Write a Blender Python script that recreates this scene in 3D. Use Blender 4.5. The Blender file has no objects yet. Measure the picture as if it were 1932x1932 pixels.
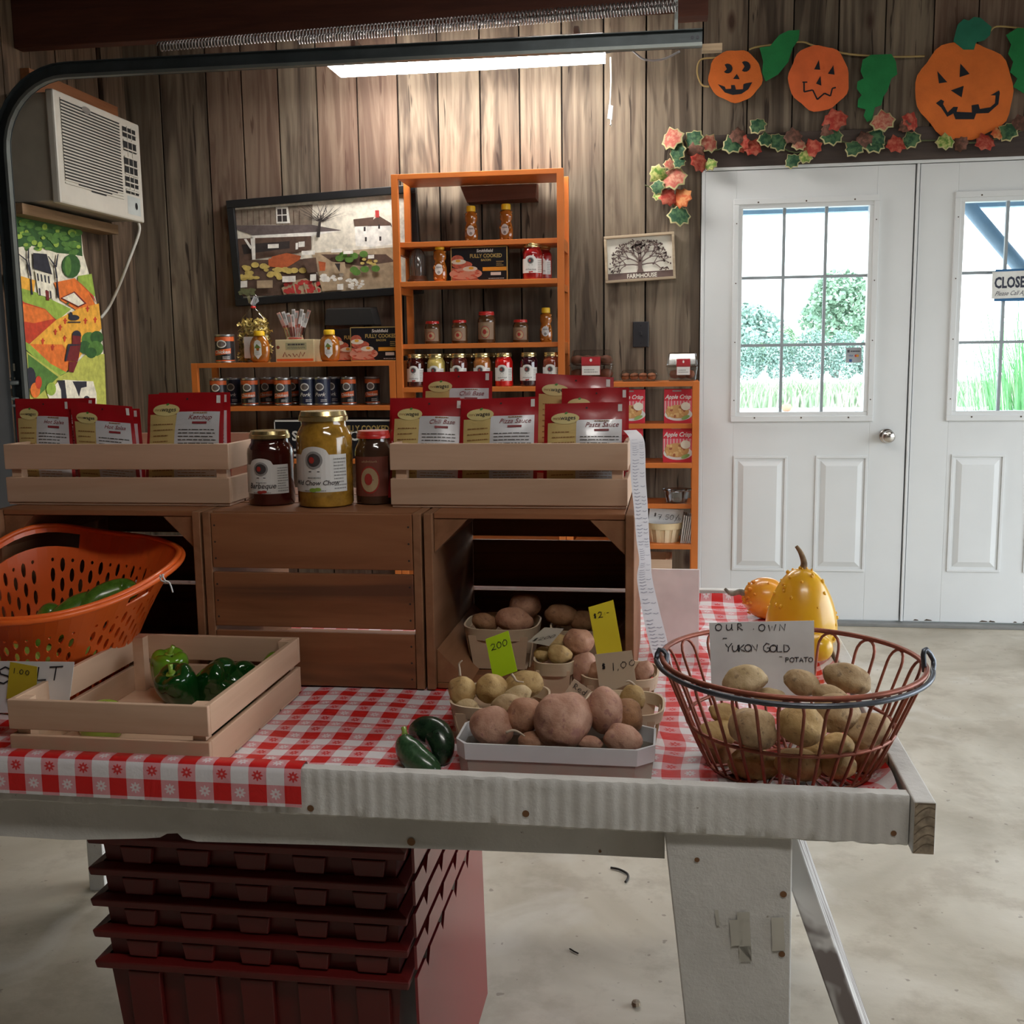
import bpy, bmesh, math, random
from mathutils import Vector, Matrix, noise
PI = math.pi
sc = bpy.context.scene
COL = sc.collection
V = Vector

# ------------------------------------------------------------------ camera
CAMZ = 1.26
FPX = 2047.0
pi_, ro_, ya_ = (math.radians(a) for a in (8.17, -0.77, 8.51))
fw = V((-math.sin(ya_) * math.cos(pi_), math.cos(ya_) * math.cos(pi_), -math.sin(pi_)))
r0 = V((math.cos(ya_), math.sin(ya_), 0)); u0 = r0.cross(fw)
rt = math.cos(ro_) * r0 + math.sin(ro_) * u0
up = -math.sin(ro_) * r0 + math.cos(ro_) * u0
camd = bpy.data.cameras.new('camera'); cam = bpy.data.objects.new('camera', camd); COL.objects.link(cam)
camd.sensor_width = 36; camd.lens = 36 * FPX / 1932; camd.clip_start = .05; camd.clip_end = 500
m = Matrix.Identity(4)
for i in range(3):
    m[i][0] = rt[i]; m[i][1] = up[i]; m[i][2] = -fw[i]
m[2][3] = CAMZ
cam.matrix_world = m
sc.camera = cam

def at(px, py, X=None, Y=None, Z=None):
    """world point seen at photo pixel (px, py) on the given plane"""
    d = rt * ((px - 966) / FPX) - up * ((py - 966) / FPX) + fw
    t = X / d.x if X is not None else Y / d.y if Y is not None else (Z - CAMZ) / d.z
    return V((0, 0, CAMZ)) + d * t
def ps(n, p):
    """length in metres of n photo pixels at point p"""
    return n * (V(p) - V((0, 0, CAMZ))).dot(fw) / FPX

# ------------------------------------------------------------------ mesh builder
I4 = Matrix.Identity(4)
def T(x, y, z): return Matrix.Translation((x, y, z))
def RX(a): return Matrix.Rotation(a, 4, 'X')
def RY(a): return Matrix.Rotation(a, 4, 'Y')
def RZ(a): return Matrix.Rotation(a, 4, 'Z')
def frame(o, x, y):
    x = V(x).normalized(); z = x.cross(V(y)).normalized(); y = z.cross(x)
    M = Matrix.Identity(4)
    for i in range(3):
        M[i][0] = x[i]; M[i][1] = y[i]; M[i][2] = z[i]; M[i][3] = o[i]
    return M
def front(o): return frame(o, (1, 0, 0), (0, 0, 1))       # a plane that faces the viewer's side (-Y)
def flat(M): return lambda x, y, l=0: M @ V((x, y, l))
def cylm(M, r): return lambda x, y, l=0: M @ V(((r + l) * math.sin(x / r), -(r + l) * math.cos(x / r), y))

_txt = {}
def text_geo(s, size, bold=0, shear=0, align='LEFT'):
    k = (s, round(size, 5), bold, shear, align)
    if k not in _txt:
        cu = bpy.data.curves.new('t', 'FONT'); cu.body = s; cu.size = size; cu.shear = shear
        cu.offset = bold * size; cu.align_x = align; cu.resolution_u = 2
        ob = bpy.data.objects.new('t', cu)
        me = bpy.data.meshes.new_from_object(ob)
        _txt[k] = ([(v.co.x, v.co.y) for v in me.vertices], [list(p.vertices) for p in me.polygons])
        bpy.data.objects.remove(ob); bpy.data.meshes.remove(me); bpy.data.curves.remove(cu)
    return _txt[k]

GL = {  # handwritten strokes on a 1 x 1.4 box
 'O': [[(.5,1.0),(.15,.8),(.05,.45),(.2,.1),(.55,0),(.85,.2),(.95,.6),(.8,.9),(.5,1.0)]],
 'U': [[(.1,.9),(.08,.3),(.3,.02),(.6,.1),(.8,.4),(.85,.95),(.85,.2),(1,0)]],
 'R': [[(.15,0),(.15,1)],[(.1,1),(.6,.95),(.7,.7),(.2,.5),(.85,0)]],
 'W': [[(.0,.9),(.2,0),(.5,.7),(.75,0),(1.05,.95)]],
 'N': [[(.1,0),(.15,.95),(.8,.05),(.9,1)]],
 'Y': [[(0,1.1),(.4,.6),(.9,1.2)],[(.42,.6),(.35,0)]],
 'K': [[(.15,0),(.15,1)],[(.85,1),(.2,.45),(.9,0)]],
 'G': [[(.9,1.1),(.5,1.25),(.1,.8),(.1,.3),(.5,0),(.9,.2),(.9,.6),(.55,.6)]],
 'L': [[(.15,1),(.12,.02),(.8,.05)]],
 'D': [[(.15,0),(.15,1),(.7,.85),(.9,.45),(.6,.05),(.1,0)]],
 'P': [[(.15,-.05),(.15,1)],[(.1,1),(.7,.95),(.8,.65),(.15,.5)]],
 'T': [[(0,1),(1,1.05)],[(.5,1),(.45,0)]],
 'A': [[(.1,0),(.45,1),(.9,0)],[(.2,.35),(.75,.35)]],
 'S': [[(.85,.9),(.5,1.05),(.15,.85),(.25,.6),(.75,.45),(.85,.2),(.5,-.02),(.1,.1)]],
 'C': [[(.9,.85),(.5,1),(.1,.6),(.2,.1),(.6,0),(.9,.15)]],
 '0': [[(.5,1.0),(.15,.75),(.1,.35),(.35,.02),(.7,.15),(.85,.6),(.7,.95),(.5,1.0),(.35,1.05)]],
 '1': [[(.5,1.15),(.42,-.05)]],
 '2': [[(.1,.8),(.35,1.05),(.75,.9),(.7,.55),(.1,.05),(.4,.12),(.9,0)]],
 '5': [[(.85,1),(.25,1),(.2,.6),(.65,.6),(.8,.3),(.5,0),(.1,.1)]],
 '7': [[(.1,1),(.8,1),(.4,0)],[(.25,.5),(.75,.5)]],
 '$': [[(.8,.85),(.4,.95),(.2,.7),(.7,.45),(.65,.15),(.15,.15)],[(.4,1.15),(.4,-.1)],[(.6,1.15),(.6,-.1)]],
 '.': [[(.3,.02),(.42,.02)]], '-': [[(.1,.5),(.7,.5)]], '/': [[(.9,1.2),(.2,-.3)]], ' ': [], ',': [[(.4,.05),(.3,-.25)]],
 ':': [[(.3,.2),(.4,.2)],[(.3,.7),(.4,.7)]],
 'e': [[(.15,.35),(.8,.4),(.6,.7),(.25,.6),(.1,.25),(.4,0),(.85,.1)]],
 'd': [[(.75,1.2),(.7,0)],[(.7,.5),(.35,.65),(.1,.3),(.35,0),(.7,.15)]],
 'o': [[(.45,.6),(.12,.35),(.35,.02),(.75,.25),(.45,.6)]],
 'b': [[(.15,1.2),(.15,0)],[(.15,.45),(.6,.6),(.8,.25),(.45,0),(.15,.1)]],
}

class MB:
    def __init__(s):
        s.v = []; s.f = []; s.mi = []; s.M = I4; s.uv = None
    def add(s, vs, fs, m=0):
        b = len(s.v); M = s.M
        s.v += [M @ V(p) for p in vs]
        for f in fs:
            s.f.append([b + i for i in f]); s.mi.append(m)
        return s
    def box(s, x0, x1, y0, y1, z0, z1, m=0):
        return s.add([(x0,y0,z0),(x1,y0,z0),(x1,y1,z0),(x0,y1,z0),(x0,y0,z1),(x1,y0,z1),(x1,y1,z1),(x0,y1,z1)],
              [(0,3,2,1),(4,5,6,7),(0,1,5,4),(1,2,6,5),(2,3,7,6),(3,0,4,7)], m)
    def hexa(s, a, b, m=0):
        """solid between two quads a (4 pts) and b (4 pts)"""
        return s.add(list(a) + list(b), [(3,2,1,0),(4,5,6,7),(0,1,5,4),(1,2,6,5),(2,3,7,6),(3,0,4,7)], m)
    def lathe(s, prof, c=(0,0,0), n=24, m=0, sx=1, sy=1):
        vs = []; fs = []; rings = []
        for r, z in prof:
            if r < 1e-6: rings.append([len(vs)]); vs.append((c[0], c[1], c[2] + z))
            else:
                rings.append(list(range(len(vs), len(vs) + n)))
                vs += [(c[0] + sx*r*math.cos(2*PI*k/n), c[1] + sy*r*math.sin(2*PI*k/n), c[2] + z) for k in range(n)]
        for a, b in zip(rings, rings[1:]):
            for k in range(n):
                k2 = (k+1) % n
                q = []
                q.append(a[k % len(a)]); 
                if len(a) > 1: q.append(a[k2])
                if len(b) > 1: q.append(b[k2])
                q.append(b[k % len(b)])
                fs.append(q)
        return s.add(vs, fs, m)
    def tube(s, pts, r, n=8, m=0, closed=False):
        pts = [V(p) for p in pts]; N = len(pts)
        rr = r if isinstance(r, (list, tuple)) else [r] * N
        tang = []
        for i in range(N):
            if closed: t = pts[(i+1) % N] - pts[i-1]
            else: t = pts[min(i+1, N-1)] - pts[max(i-1, 0)]
            tang.append(t.normalized())
        a = tang[0].orthogonal().normalized(); vs = []; fs = []
        for i in range(N):
            t = tang[i]; a = (a - t * a.dot(t)); a = a.normalized() if a.length > 1e-6 else t.orthogonal().normalized(); b = t.cross(a)
            vs += [pts[i] + (a*math.cos(2*PI*k/n) + b*math.sin(2*PI*k/n)) * rr[i] for k in range(n)]
        for i in range(N if closed else N-1):
            j = (i+1) % N
            for k in range(n):
                k2 = (k+1) % n
                fs.append((i*n+k, i*n+k2, j*n+k2, j*n+k))
        if not closed:
            fs.append(tuple(range(n))[::-1]); fs.append(tuple((N-1)*n+k for k in range(n)))
        return s.add(vs, fs, m)
    def prism(s, poly, M, t, m=0):
        """polygon in M's xy plane, extruded t along its -z (back)"""
        n = len(poly)
        vs = [M @ V((x, y, 0)) for x, y in poly] + [M @ V((x, y, -t)) for x, y in poly]
        fs = [tuple(range(n)), tuple(range(2*n-1, n-1, -1))] + [(i, n+i, n+(i+1) % n, (i+1) % n) for i in range(n)]
        return s.add(vs, fs, m)
    def rect(s, x0, x1, y0, y1, fn, m=0, l=0, nx=1, ny=1):
        vs = [fn(x0+(x1-x0)*i/nx, y0+(y1-y0)*j/ny, l) for j in range(ny+1) for i in range(nx+1)]
        return s.add(vs, [(j*(nx+1)+i, j*(nx+1)+i+1, (j+1)*(nx+1)+i+1, (j+1)*(nx+1)+i) for j in range(ny) for i in range(nx)], m)
    def poly(s, pts, fn, m=0, l=0):
        return s.add([fn(x, y, l) for x, y in pts], [tuple(range(len(pts)))], m)
    def ell(s, cx, cy, rx, ry, fn, m=0, l=0, n=20, a=0):
        ca, sa = math.cos(a), math.sin(a)
        P = [(rx*math.cos(2*PI*k/n), ry*math.sin(2*PI*k/n)) for k in range(n)]
        vs = [fn(cx, cy, l)] + [fn(cx+x*ca-y*sa, cy+x*sa+y*ca, l) for x, y in P]
        return s.add(vs, [(0, 1+k, 1+(k+1) % n) for k in range(n)], m)
    def text(s, t, size, x, y, fn, m=0, l=.0006, bold=0, shear=0, align='LEFT', sx=1):
        vs, fs = text_geo(t, size, bold, shear, align)
        return s.add([fn(x + a*sx, y + b, l) for a, b in vs], fs, m)
    def stroke(s, pts, w, fn, m=0, l=.0006):
        """flat pen stroke"""
        pts = [V((p[0], p[1])) for p in pts]; vs = []; N = len(pts)
        for i in range(N):
            t = pts[min(i+1, N-1)] - pts[max(i-1, 0)]
            t = t.normalized() if t.length > 0 else V((1, 0)); nn = V((-t.y, t.x)) * w * .5
            for q in (pts[i]+nn, pts[i]-nn): vs.append(fn(q.x, q.y, l))
        return s.add(vs, [(2*i, 2*i+1, 2*i+3, 2*i+2) for i in range(N-1)], m)
    def hand(s, t, size, x, y, fn, m=0, l=.0006, w=.1, adv=1.15):
        for ch in t:
            g = GL.get(ch, GL.get(ch.upper(), []))
            for st in g: s.stroke([(x + a*size, y + b*size) for a, b in st], w*size, fn, m, l)
            x += size * (adv if ch not in '.,:1' else adv*.6)
        return s
    def fakelines(s, x0, x1, y0, y1, n, fn, m=0, l=.0006, seed=1, h=.4):
        rnd = random.Random(seed); dy = (y1-y0)/n
        for i in range(n):
            x = x0; y = y0 + dy*i
            end = x1 - (x1-x0)*rnd.choice((0, 0, .05, .25))
            while x < end:
                w = (x1-x0)*rnd.uniform(.05, .2)
                s.rect(x, min(x+w, end), y, y+dy*h, fn, m, l); x += w + (x1-x0)*.025
        return s
    def scrib(s, x0, x1, y, h, w, fn, m=0, l=.001, seed=1):
        """illegible handwriting-like line"""
        r = random.Random(seed); pts = []; x = x0; n = max(6, int((x1-x0)/(h*.35)))
        for k in range(n+1):
            if r.random() < .12 and len(pts) > 2: s.stroke(pts, w, fn, m, l); pts = []
            pts.append((x0+(x1-x0)*k/n, y + (h*r.uniform(.55, 1) if k % 2 else h*r.uniform(0, .25))))
        if len(pts) > 1: s.stroke(pts, w, fn, m, l)
        return s
    def build(s, name, mats, parent=None, loc=None, smooth=False, bevel=0, solid=0, world=True, subd=0, auto=False):
        me = bpy.data.meshes.new(name)
        off = V(parent.location) if (parent is not None and world) else (V(loc) if loc is not None else V((0,0,0)))
        if parent is not None and world and parent.parent is not None: off = off + parent.parent.location
        me.from_pydata([tuple(p - off) for p in s.v], [], s.f)
        if not isinstance(mats, (list, tuple)): mats = [mats]
        for mm in mats: me.materials.append(mm)
        for p, k in zip(me.polygons, s.mi): p.material_index = k; p.use_smooth = smooth
        if s.uv:
            ul = me.uv_layers.new(name='UVMap')
            for lp in me.loops: ul.data[lp.index].uv = s.uv[lp.vertex_index]
        me.update()
        o = bpy.data.objects.new(name, me); COL.objects.link(o)
        if parent is not None: o.parent = parent
        elif loc is not None: o.location = loc
        if auto:
            try: me.set_sharp_from_angle(angle=math.radians(40))
            except Exception: pass
        if solid:
            md = o.modifiers.new('solid', 'SOLIDIFY'); md.thickness = solid; md.offset = 0
        if bevel:
            md = o.modifiers.new('bevel', 'BEVEL'); md.width = bevel; md.segments = 2; md.limit_method = 'ANGLE'; md.angle_limit = math.radians(40)
        if subd:
            md = o.modifiers.new('sub', 'SUBSURF'); md.levels = subd; md.render_levels = subd
        return o

def tag(o, label=None, cat=None, group=None, kind=None):
    if label: o['label'] = label
    if cat: o['category'] = cat
    if group: o['group'] = group
    if kind: o['kind'] = kind
    return o
def thing(name, label, cat, loc=(0, 0, 0), group=None):
    o = bpy.data.objects.new(name, None); COL.objects.link(o); o.location = loc; o.empty_display_size = .05
    return tag(o, label, cat, group)
def dup(o, loc, rot=None, label=None, group=None, scale=None):
    """copy of a thing with copies of its parts and sub-parts"""
    r = o.copy(); COL.objects.link(r); r.location = loc
    if rot is not None: r.rotation_euler = rot
    if scale is not None: r.scale = scale
    if label: r['label'] = label
    if group: r['group'] = group
    for ch in list(o.children):
        c = ch.copy(); COL.objects.link(c); c.parent = r
        for g in list(ch.children):
            d = g.copy(); COL.objects.link(d); d.parent = c
    return r

# ------------------------------------------------------------------ materials
_mats = {}
class NT:
    def __init__(s, name):
        s.m = bpy.data.materials.new(name); s.m.use_nodes = True
        s.t = s.m.node_tree; s.n = s.t.nodes; s.l = s.t.links
        s.b = s.n['Principled BSDF']; s.out = s.n['Material Output']
    def N(s, t, **k):
        n = s.n.new(t)
        for a, v in k.items():
            if a.startswith('i_'):
                key = a[2:]; key = int(key) if key.isdigit() else key.replace('_', ' ')
                if hasattr(v, 'is_output') or isinstance(v, bpy.types.NodeSocket): s.l.new(v, n.inputs[key])
                else: n.inputs[key].default_value = v
            else: setattr(n, a, v)
        return n
    def math(s, op, a, b=None, c=None, clamp=False):
        n = s.n.new('ShaderNodeMath'); n.operation = op; n.use_clamp = clamp
        for i, v in enumerate((a, b, c)):
            if v is None: continue
            if isinstance(v, bpy.types.NodeSocket): s.l.new(v, n.inputs[i])
            else: n.inputs[i].default_value = v
        return n.outputs[0]
    def mix(s, f, a, b, mode='MIX'):
        n = s.n.new('ShaderNodeMix'); n.data_type = 'RGBA'; n.blend_type = mode
        for k, v in ((0, f), (6, a), (7, b)):
            if isinstance(v, bpy.types.NodeSocket): s.l.new(v, n.inputs[k])
            else: n.inputs[k].default_value = v if k == 0 else (*v[:3], 1)
        return n.outputs[2]
    def coord(s, kind='Object', scale=(1, 1, 1), loc=None):
        tc = s.n.new('ShaderNodeTexCoord'); mp = s.n.new('ShaderNodeMapping'); mp.inputs['Scale'].default_value = scale
        s.l.new(tc.outputs[kind], mp.inputs['Vector'])
        if loc is not None: 
            if isinstance(loc, bpy.types.NodeSocket): s.l.new(loc, mp.inputs['Location'])
            else: mp.inputs['Location'].default_value = loc
        return mp.outputs[0]
    def noise(s, vec, scale=5, detail=4, rough=.55, dist=0):
        n = s.N('ShaderNodeTexNoise'); s.l.new(vec, n.inputs['Vector'])
        n.inputs['Scale'].default_value = scale; n.inputs['Detail'].default_value = detail
        n.inputs['Roughness'].default_value = rough; n.inputs['Distortion'].default_value = dist
        return n.outputs['Fac']
    def ramp(s, fac, stops):
        n = s.n.new('ShaderNodeValToRGB'); e = n.color_ramp.elements
        while len(e) < len(stops): e.new(.5)
        for k, (p, c) in enumerate(stops):
            e[k].position = p; e[k].color = (*c[:3], 1) if isinstance(c, (tuple, list)) else (c, c, c, 1)
        s.l.new(fac, n.inputs[0]); return n.outputs[0]
    def bump(s, h, strength=.3, dist=.01):
        n = s.n.new('ShaderNodeBump'); n.inputs['Strength'].default_value = strength; n.inputs['Distance'].default_value = dist
        s.l.new(h, n.inputs['Height']); s.l.new(n.outputs[0], s.b.inputs['Normal'])
    def col(s, c):
        if isinstance(c, bpy.types.NodeSocket): s.l.new(c, s.b.inputs['Base Color'])
        else: s.b.inputs['Base Color'].default_value = (*c[:3], 1)
    def set(s, rough=None, metal=None, spec=None, coat=None, trans=None, alpha=None, sss=None):
        b = s.b.inputs
        if rough is not None: b['Roughness'].default_value = rough
        if metal is not None: b['Metallic'].default_value = metal
        if spec is not None: b['Specular IOR Level'].default_value = spec
        if coat is not None: b['Coat Weight'].default_value = coat; b['Coat Roughness'].default_value = .08
        if trans is not None: b['Transmission Weight'].default_value = trans
        if alpha is not None: b['Alpha'].default_value = alpha
        if sss is not None: b['Subsurface Weight'].default_value = sss
        return s

def lin(r, g, b):
    f = lambda c: (c/255/12.92) if c/255 <= .04045 else ((c/255+.055)/1.055)**2.4
    return (f(r), f(g), f(b))

def pm(name, c, rough=.5, metal=0, spec=.5, var=0.12, scale=12, coat=0, bump=0, bscale=60, trans=0):
    """plain material with a soft procedural variation"""
    if name in _mats: return _mats[name]
    n = NT(name); vec = n.coord()
    if var:
        d = n.noise(vec, scale, 3)
        lo = tuple(x*(1-var) for x in c); hi = tuple(min(1, x*(1+var)) for x in c)
        n.col(n.ramp(d, [(.3, lo), (.7, hi)]))
    else: n.col(c)
    if bump: n.bump(n.noise(vec, bscale, 3), bump, .004)
    n.set(rough, metal, spec, coat, trans)
    _mats[name] = n.m; return n.m

def wood(name, c1, c2, axis='x', rough=.6, fine=1.0, dark=None, island=True, bump=.15, spec=.3):
    if name in _mats: return _mats[name]
    n = NT(name)
    sc_ = {'x': (1.2, 14, 14), 'y': (14, 1.2, 14), 'z': (14, 14, 1.2)}[axis]
    geo = n.N('ShaderNodeNewGeometry'); isl = geo.outputs['Random Per Island']
    off = n.N('ShaderNodeCombineXYZ')
    v = n.math('MULTIPLY', isl, 37.0)
    for k in range(3): n.l.new(v, off.inputs[k])
    vec = n.coord(scale=tuple(a*fine for a in sc_), loc=off.outputs[0])
    a = n.noise(vec, 1.6, 6, .6, .6); b = n.noise(vec, 6, 3, .5)
    f = n.math('ADD', n.math('MULTIPLY', a, .75), n.math('MULTIPLY', b, .25))
    c = n.ramp(f, [(.34, c1), (.62, c2)])
    if dark: c = n.mix(n.math('MULTIPLY', n.ramp(n.noise(vec, .8, 4, .7, 1.5), [(.56, 0), (.68, 1)]), .7), c, dark)
    br = n.math('ADD', n.math('MULTIPLY', isl, .35), .82)
    cc = n.mix(1.0, c, (1, 1, 1), 'MULTIPLY')
    mx = n.N('ShaderNodeHueSaturation'); n.l.new(cc, mx.inputs['Color']); n.l.new(br, mx.inputs['Value'])
    n.col(mx.outputs[0]); n.bump(f, bump, .004); n.set(rough, spec=spec)
    _mats[name] = n.m; return n.m

def emit(name, c, s):
    n = NT(name); n.col(c); n.b.inputs['Emission Color'].default_value = (*c, 1); n.b.inputs['Emission Strength'].default_value = s
    return n.m

def pane_glass(name, tint=(.9, .95, .95), refl=.06, base=.0):
    """thin clear sheet: mostly see-through with a weak reflection"""
    n = NT(name); tr = n.N('ShaderNodeBsdfTransparent'); tr.inputs[0].default_value = (*tint, 1)
    gl = n.N('ShaderNodeBsdfGlossy'); gl.inputs['Roughness'].default_value = .04
    lw = n.N('ShaderNodeLayerWeight'); lw.inputs[0].default_value = .25
    fac = n.math('ADD', n.math('MULTIPLY', lw.outputs['Fresnel'], .6), refl, clamp=True)
    mx = n.N('ShaderNodeMixShader'); n.l.new(fac, mx.inputs[0]); n.l.new(tr.outputs[0], mx.inputs[1]); n.l.new(gl.outputs[0], mx.inputs[2])
    n.l.new(mx.outputs[0], n.out.inputs['Surface'])
    return n.m
# ------------------------------------------------------------------ shared materials
M_wall = None
def wallwood(name, tintv, pale=(.190,.150,.108), mid=(.100,.074,.054), dk=(.028,.018,.014)):
    n = NT(name)
    geo = n.N('ShaderNodeNewGeometry'); isl = geo.outputs['Random Per Island']
    off = n.N('ShaderNodeCombineXYZ'); v = n.math('MULTIPLY', isl, 53.0)
    for k in range(3): n.l.new(v, off.inputs[k])
    vec = n.coord(scale=(9, 9, .8), loc=off.outputs[0])
    vec2 = n.coord(scale=(26, 26, .7), loc=off.outputs[0])
    a = n.noise(vec, 1.3, 7, .6, 1.2); b = n.noise(vec2, 1.6, 4, .6, .3)
    f = n.math('ADD', n.math('MULTIPLY', a, .6), n.math('MULTIPLY', b, .4))
    c = n.ramp(f, [(.38, mid), (.52, pale), (.64, tuple(x*1.35 for x in pale))])
    st = n.ramp(n.noise(vec, .75, 3, .55, 2.2), [(.50, 0), (.61, 1)])
    c = n.mix(n.math('MULTIPLY', st, .60), c, dk)
    tr_ = n.ramp(n.noise(n.coord(scale=(34, 34, 2.6), loc=off.outputs[0]), 1.1, 3, .5, .5), [(.655, 0), (.69, 1)])
    c = n.mix(n.math('MULTIPLY', tr_, .8), c, (.022, .014, .011))
    # knots
    kv = n.coord(scale=(5.5, 5.5, 2.2), loc=off.outputs[0])
    vo = n.N('ShaderNodeTexVoronoi'); n.l.new(kv, vo.inputs['Vector']); vo.inputs['Scale'].default_value = 1
    kn = n.ramp(vo.outputs['Distance'], [(.05, 1), (.13, 0)])
    c = n.mix(n.math('MULTIPLY', kn, .85), c, (.045, .018, .012))
    pk = n.mix(n.math('MULTIPLY', n.math('GREATER_THAN', isl, .72), .35), c, (.19, .10, .07))
    hs = n.N('ShaderNodeHueSaturation'); n.l.new(pk, hs.inputs['Color'])
    n.l.new(n.math('ADD', n.math('MULTIPLY', n.math('FRACT', n.math('MULTIPLY', isl, 7.3)), .34), tintv), hs.inputs['Value'])
    n.col(hs.outputs[0]); n.bump(f, .25, .006); n.set(.75, spec=.2)
    return n.m
M_wallb = wallwood('weathered_planks', .80)
M_walll = wallwood('brown_planks', .70, (.17,.115,.075), (.10,.066,.042), (.03,.018,.012))
M_dark = pm('dark_gap', (.012,.009,.008), .9)
M_beam = wood('dark_red_beam', (.06,.018,.012), (.10,.032,.018), 'x', .7)
M_ceil = wood('ceiling_boards', (.05,.025,.016), (.09,.045,.028), 'x', .8)
M_hdr = wood('header_wood', (.055,.04,.035), (.095,.07,.058), 'x', .7)

def floor_mat():
    n = NT('worn_concrete'); vec = n.coord()
    big = n.noise(vec, 1.3, 5, .6, .6); med = n.noise(vec, 5, 6, .65); fine = n.noise(vec, 60, 3, .6)
    c = n.ramp(big, [(.32, (.34,.295,.22)), (.5, (.50,.45,.36)), (.68, (.66,.61,.52))])
    c = n.mix(n.ramp(med, [(.5, 0), (.62, .45)]), c, (.30, .25, .185))
    c = n.mix(n.ramp(n.noise(vec, 2.3, 4, .5, 1), [(.56, 0), (.64, .5)]), c, (.62, .59, .53))
    sp = n.ramp(n.noise(vec, 34, 2, .5), [(.70, 0), (.73, 1)])
    c = n.mix(n.math('MULTIPLY', sp, .6), c, (.16, .12, .09))
    n.col(c); n.l.new(n.math('ADD', n.math('MULTIPLY', med, .35), .24), n.b.inputs['Roughness']); n.bump(fine, .12, .003)
    n.set(spec=.45)
    return n.m
M_floor = floor_mat()

def structure(o): o['kind'] = 'structure'; return o

YW = 5.136; XL = -2.65; XR = 3.5; YF = -2.6; ZC = 2.92
# floor and ceiling
structure(MB().box(XL-.1, XR+.1, YF-.1, YW+.12, -.12, 0).build('floor', M_floor))
b = MB()
for k in range(0, 40):
    y = YF - .1 + k*.2
    b.box(XL-.1, XR+.1, y, y+.194, ZC, ZC+.03)
b.box(XL-.1, XR+.1, YF-.1, YW+.12, ZC+.03, ZC+.06, 1)
structure(b.build('ceiling', [M_ceil, M_dark]))
# back wall: vertical boards, open where the doors stand
DX0, DX1, DZ = .118, 1.975, 2.085
bounds = [XL, -2.45, -2.216, -2.04, -1.86, -1.671, -1.475, -1.281, -1.09, -.892, -.709, -.515, -.324, -.133, DX0]
b = MB(); rnd = random.Random(3)
for a, c in zip(bounds, bounds[1:]):
    b.box(a+.004, c-.004, YW + rnd.uniform(0, .004), YW+.02, 0, ZC)
x = DX0
while x < XR:
    w = rnd.uniform(.17, .21); x1 = min(x+w, XR)
    z0 = DZ+.02 if x < DX1 else 0
    if x < DX1 < x1: x1 = DX1
    b.box(x+.003, x1-.003, YW + rnd.uniform(0, .003), YW+.02, z0, ZC); x = x1
b.box(XL-.1, DX0, YW+.02, YW+.12, 0, ZC, 1); b.box(DX0, DX1, YW+.02, YW+.12, DZ, ZC, 1); b.box(DX1, XR+.1, YW+.02, YW+.12, 0, ZC, 1)
structure(b.build('wall_back', [M_wallb, M_dark]))
b = MB(); y = YF
while y < YW:
    w = rnd.uniform(.16, .21); b.box(XL-.02, XL - rnd.uniform(0, .003), y+.003, min(y+w, YW)-.003, 0, ZC); y += w
b.box(XL-.1, XL-.02, YF-.1, YW+.1, 0, ZC, 1)
structure(b.build('wall_left', [M_walll, M_dark]))
# right wall and front wall each hold one wide open bay (daylight comes in there)
def bay_wall(name, along, c, o0, o1, ztop, a0, a1):
    b = MB(); t = .1
    def bx(u0, u1, z0, z1):
        if along == 'y': b.box(c, c+t, u0, u1, z0, z1)
        else: b.box(u0, u1, c-t, c, z0, z1)
    bx(a0, o0, 0, ZC); bx(o1, a1, 0, ZC); bx(o0, o1, ztop, ZC)
    structure(b.build(name, M_walll))
bay_wall('wall_right', 'y', XR, .3, 4.7, 2.3, YF, YW)
structure(MB().box(XL-.1, XR+.1, YF-.1, YF, 0, ZC).build('wall_front', M_walll))
# header board above the doors, corner board, beam
structure(MB().box(DX0-.03, XR, YW-.022, YW, 2.085, 2.225).build('trim_1', M_hdr, bevel=.003))
structure(MB().box(XL, XL+.022, 4.93, YW, 0, ZC).build('trim_2', M_walll, bevel=.002))
b = MB().box(XL, .0, 4.27, 4.33, 2.52, ZC).box(-.002, .115, 4.26, 4.345, 2.49, ZC)
structure(b.build('trim_3', M_beam, bevel=.003))
b = MB().box(XL, XR, 2.9, 2.99, 2.66, ZC).box(XL, XR, .255, .345, 2.66, ZC)
structure(b.build('trim_4', M_beam, bevel=.003))

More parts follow.
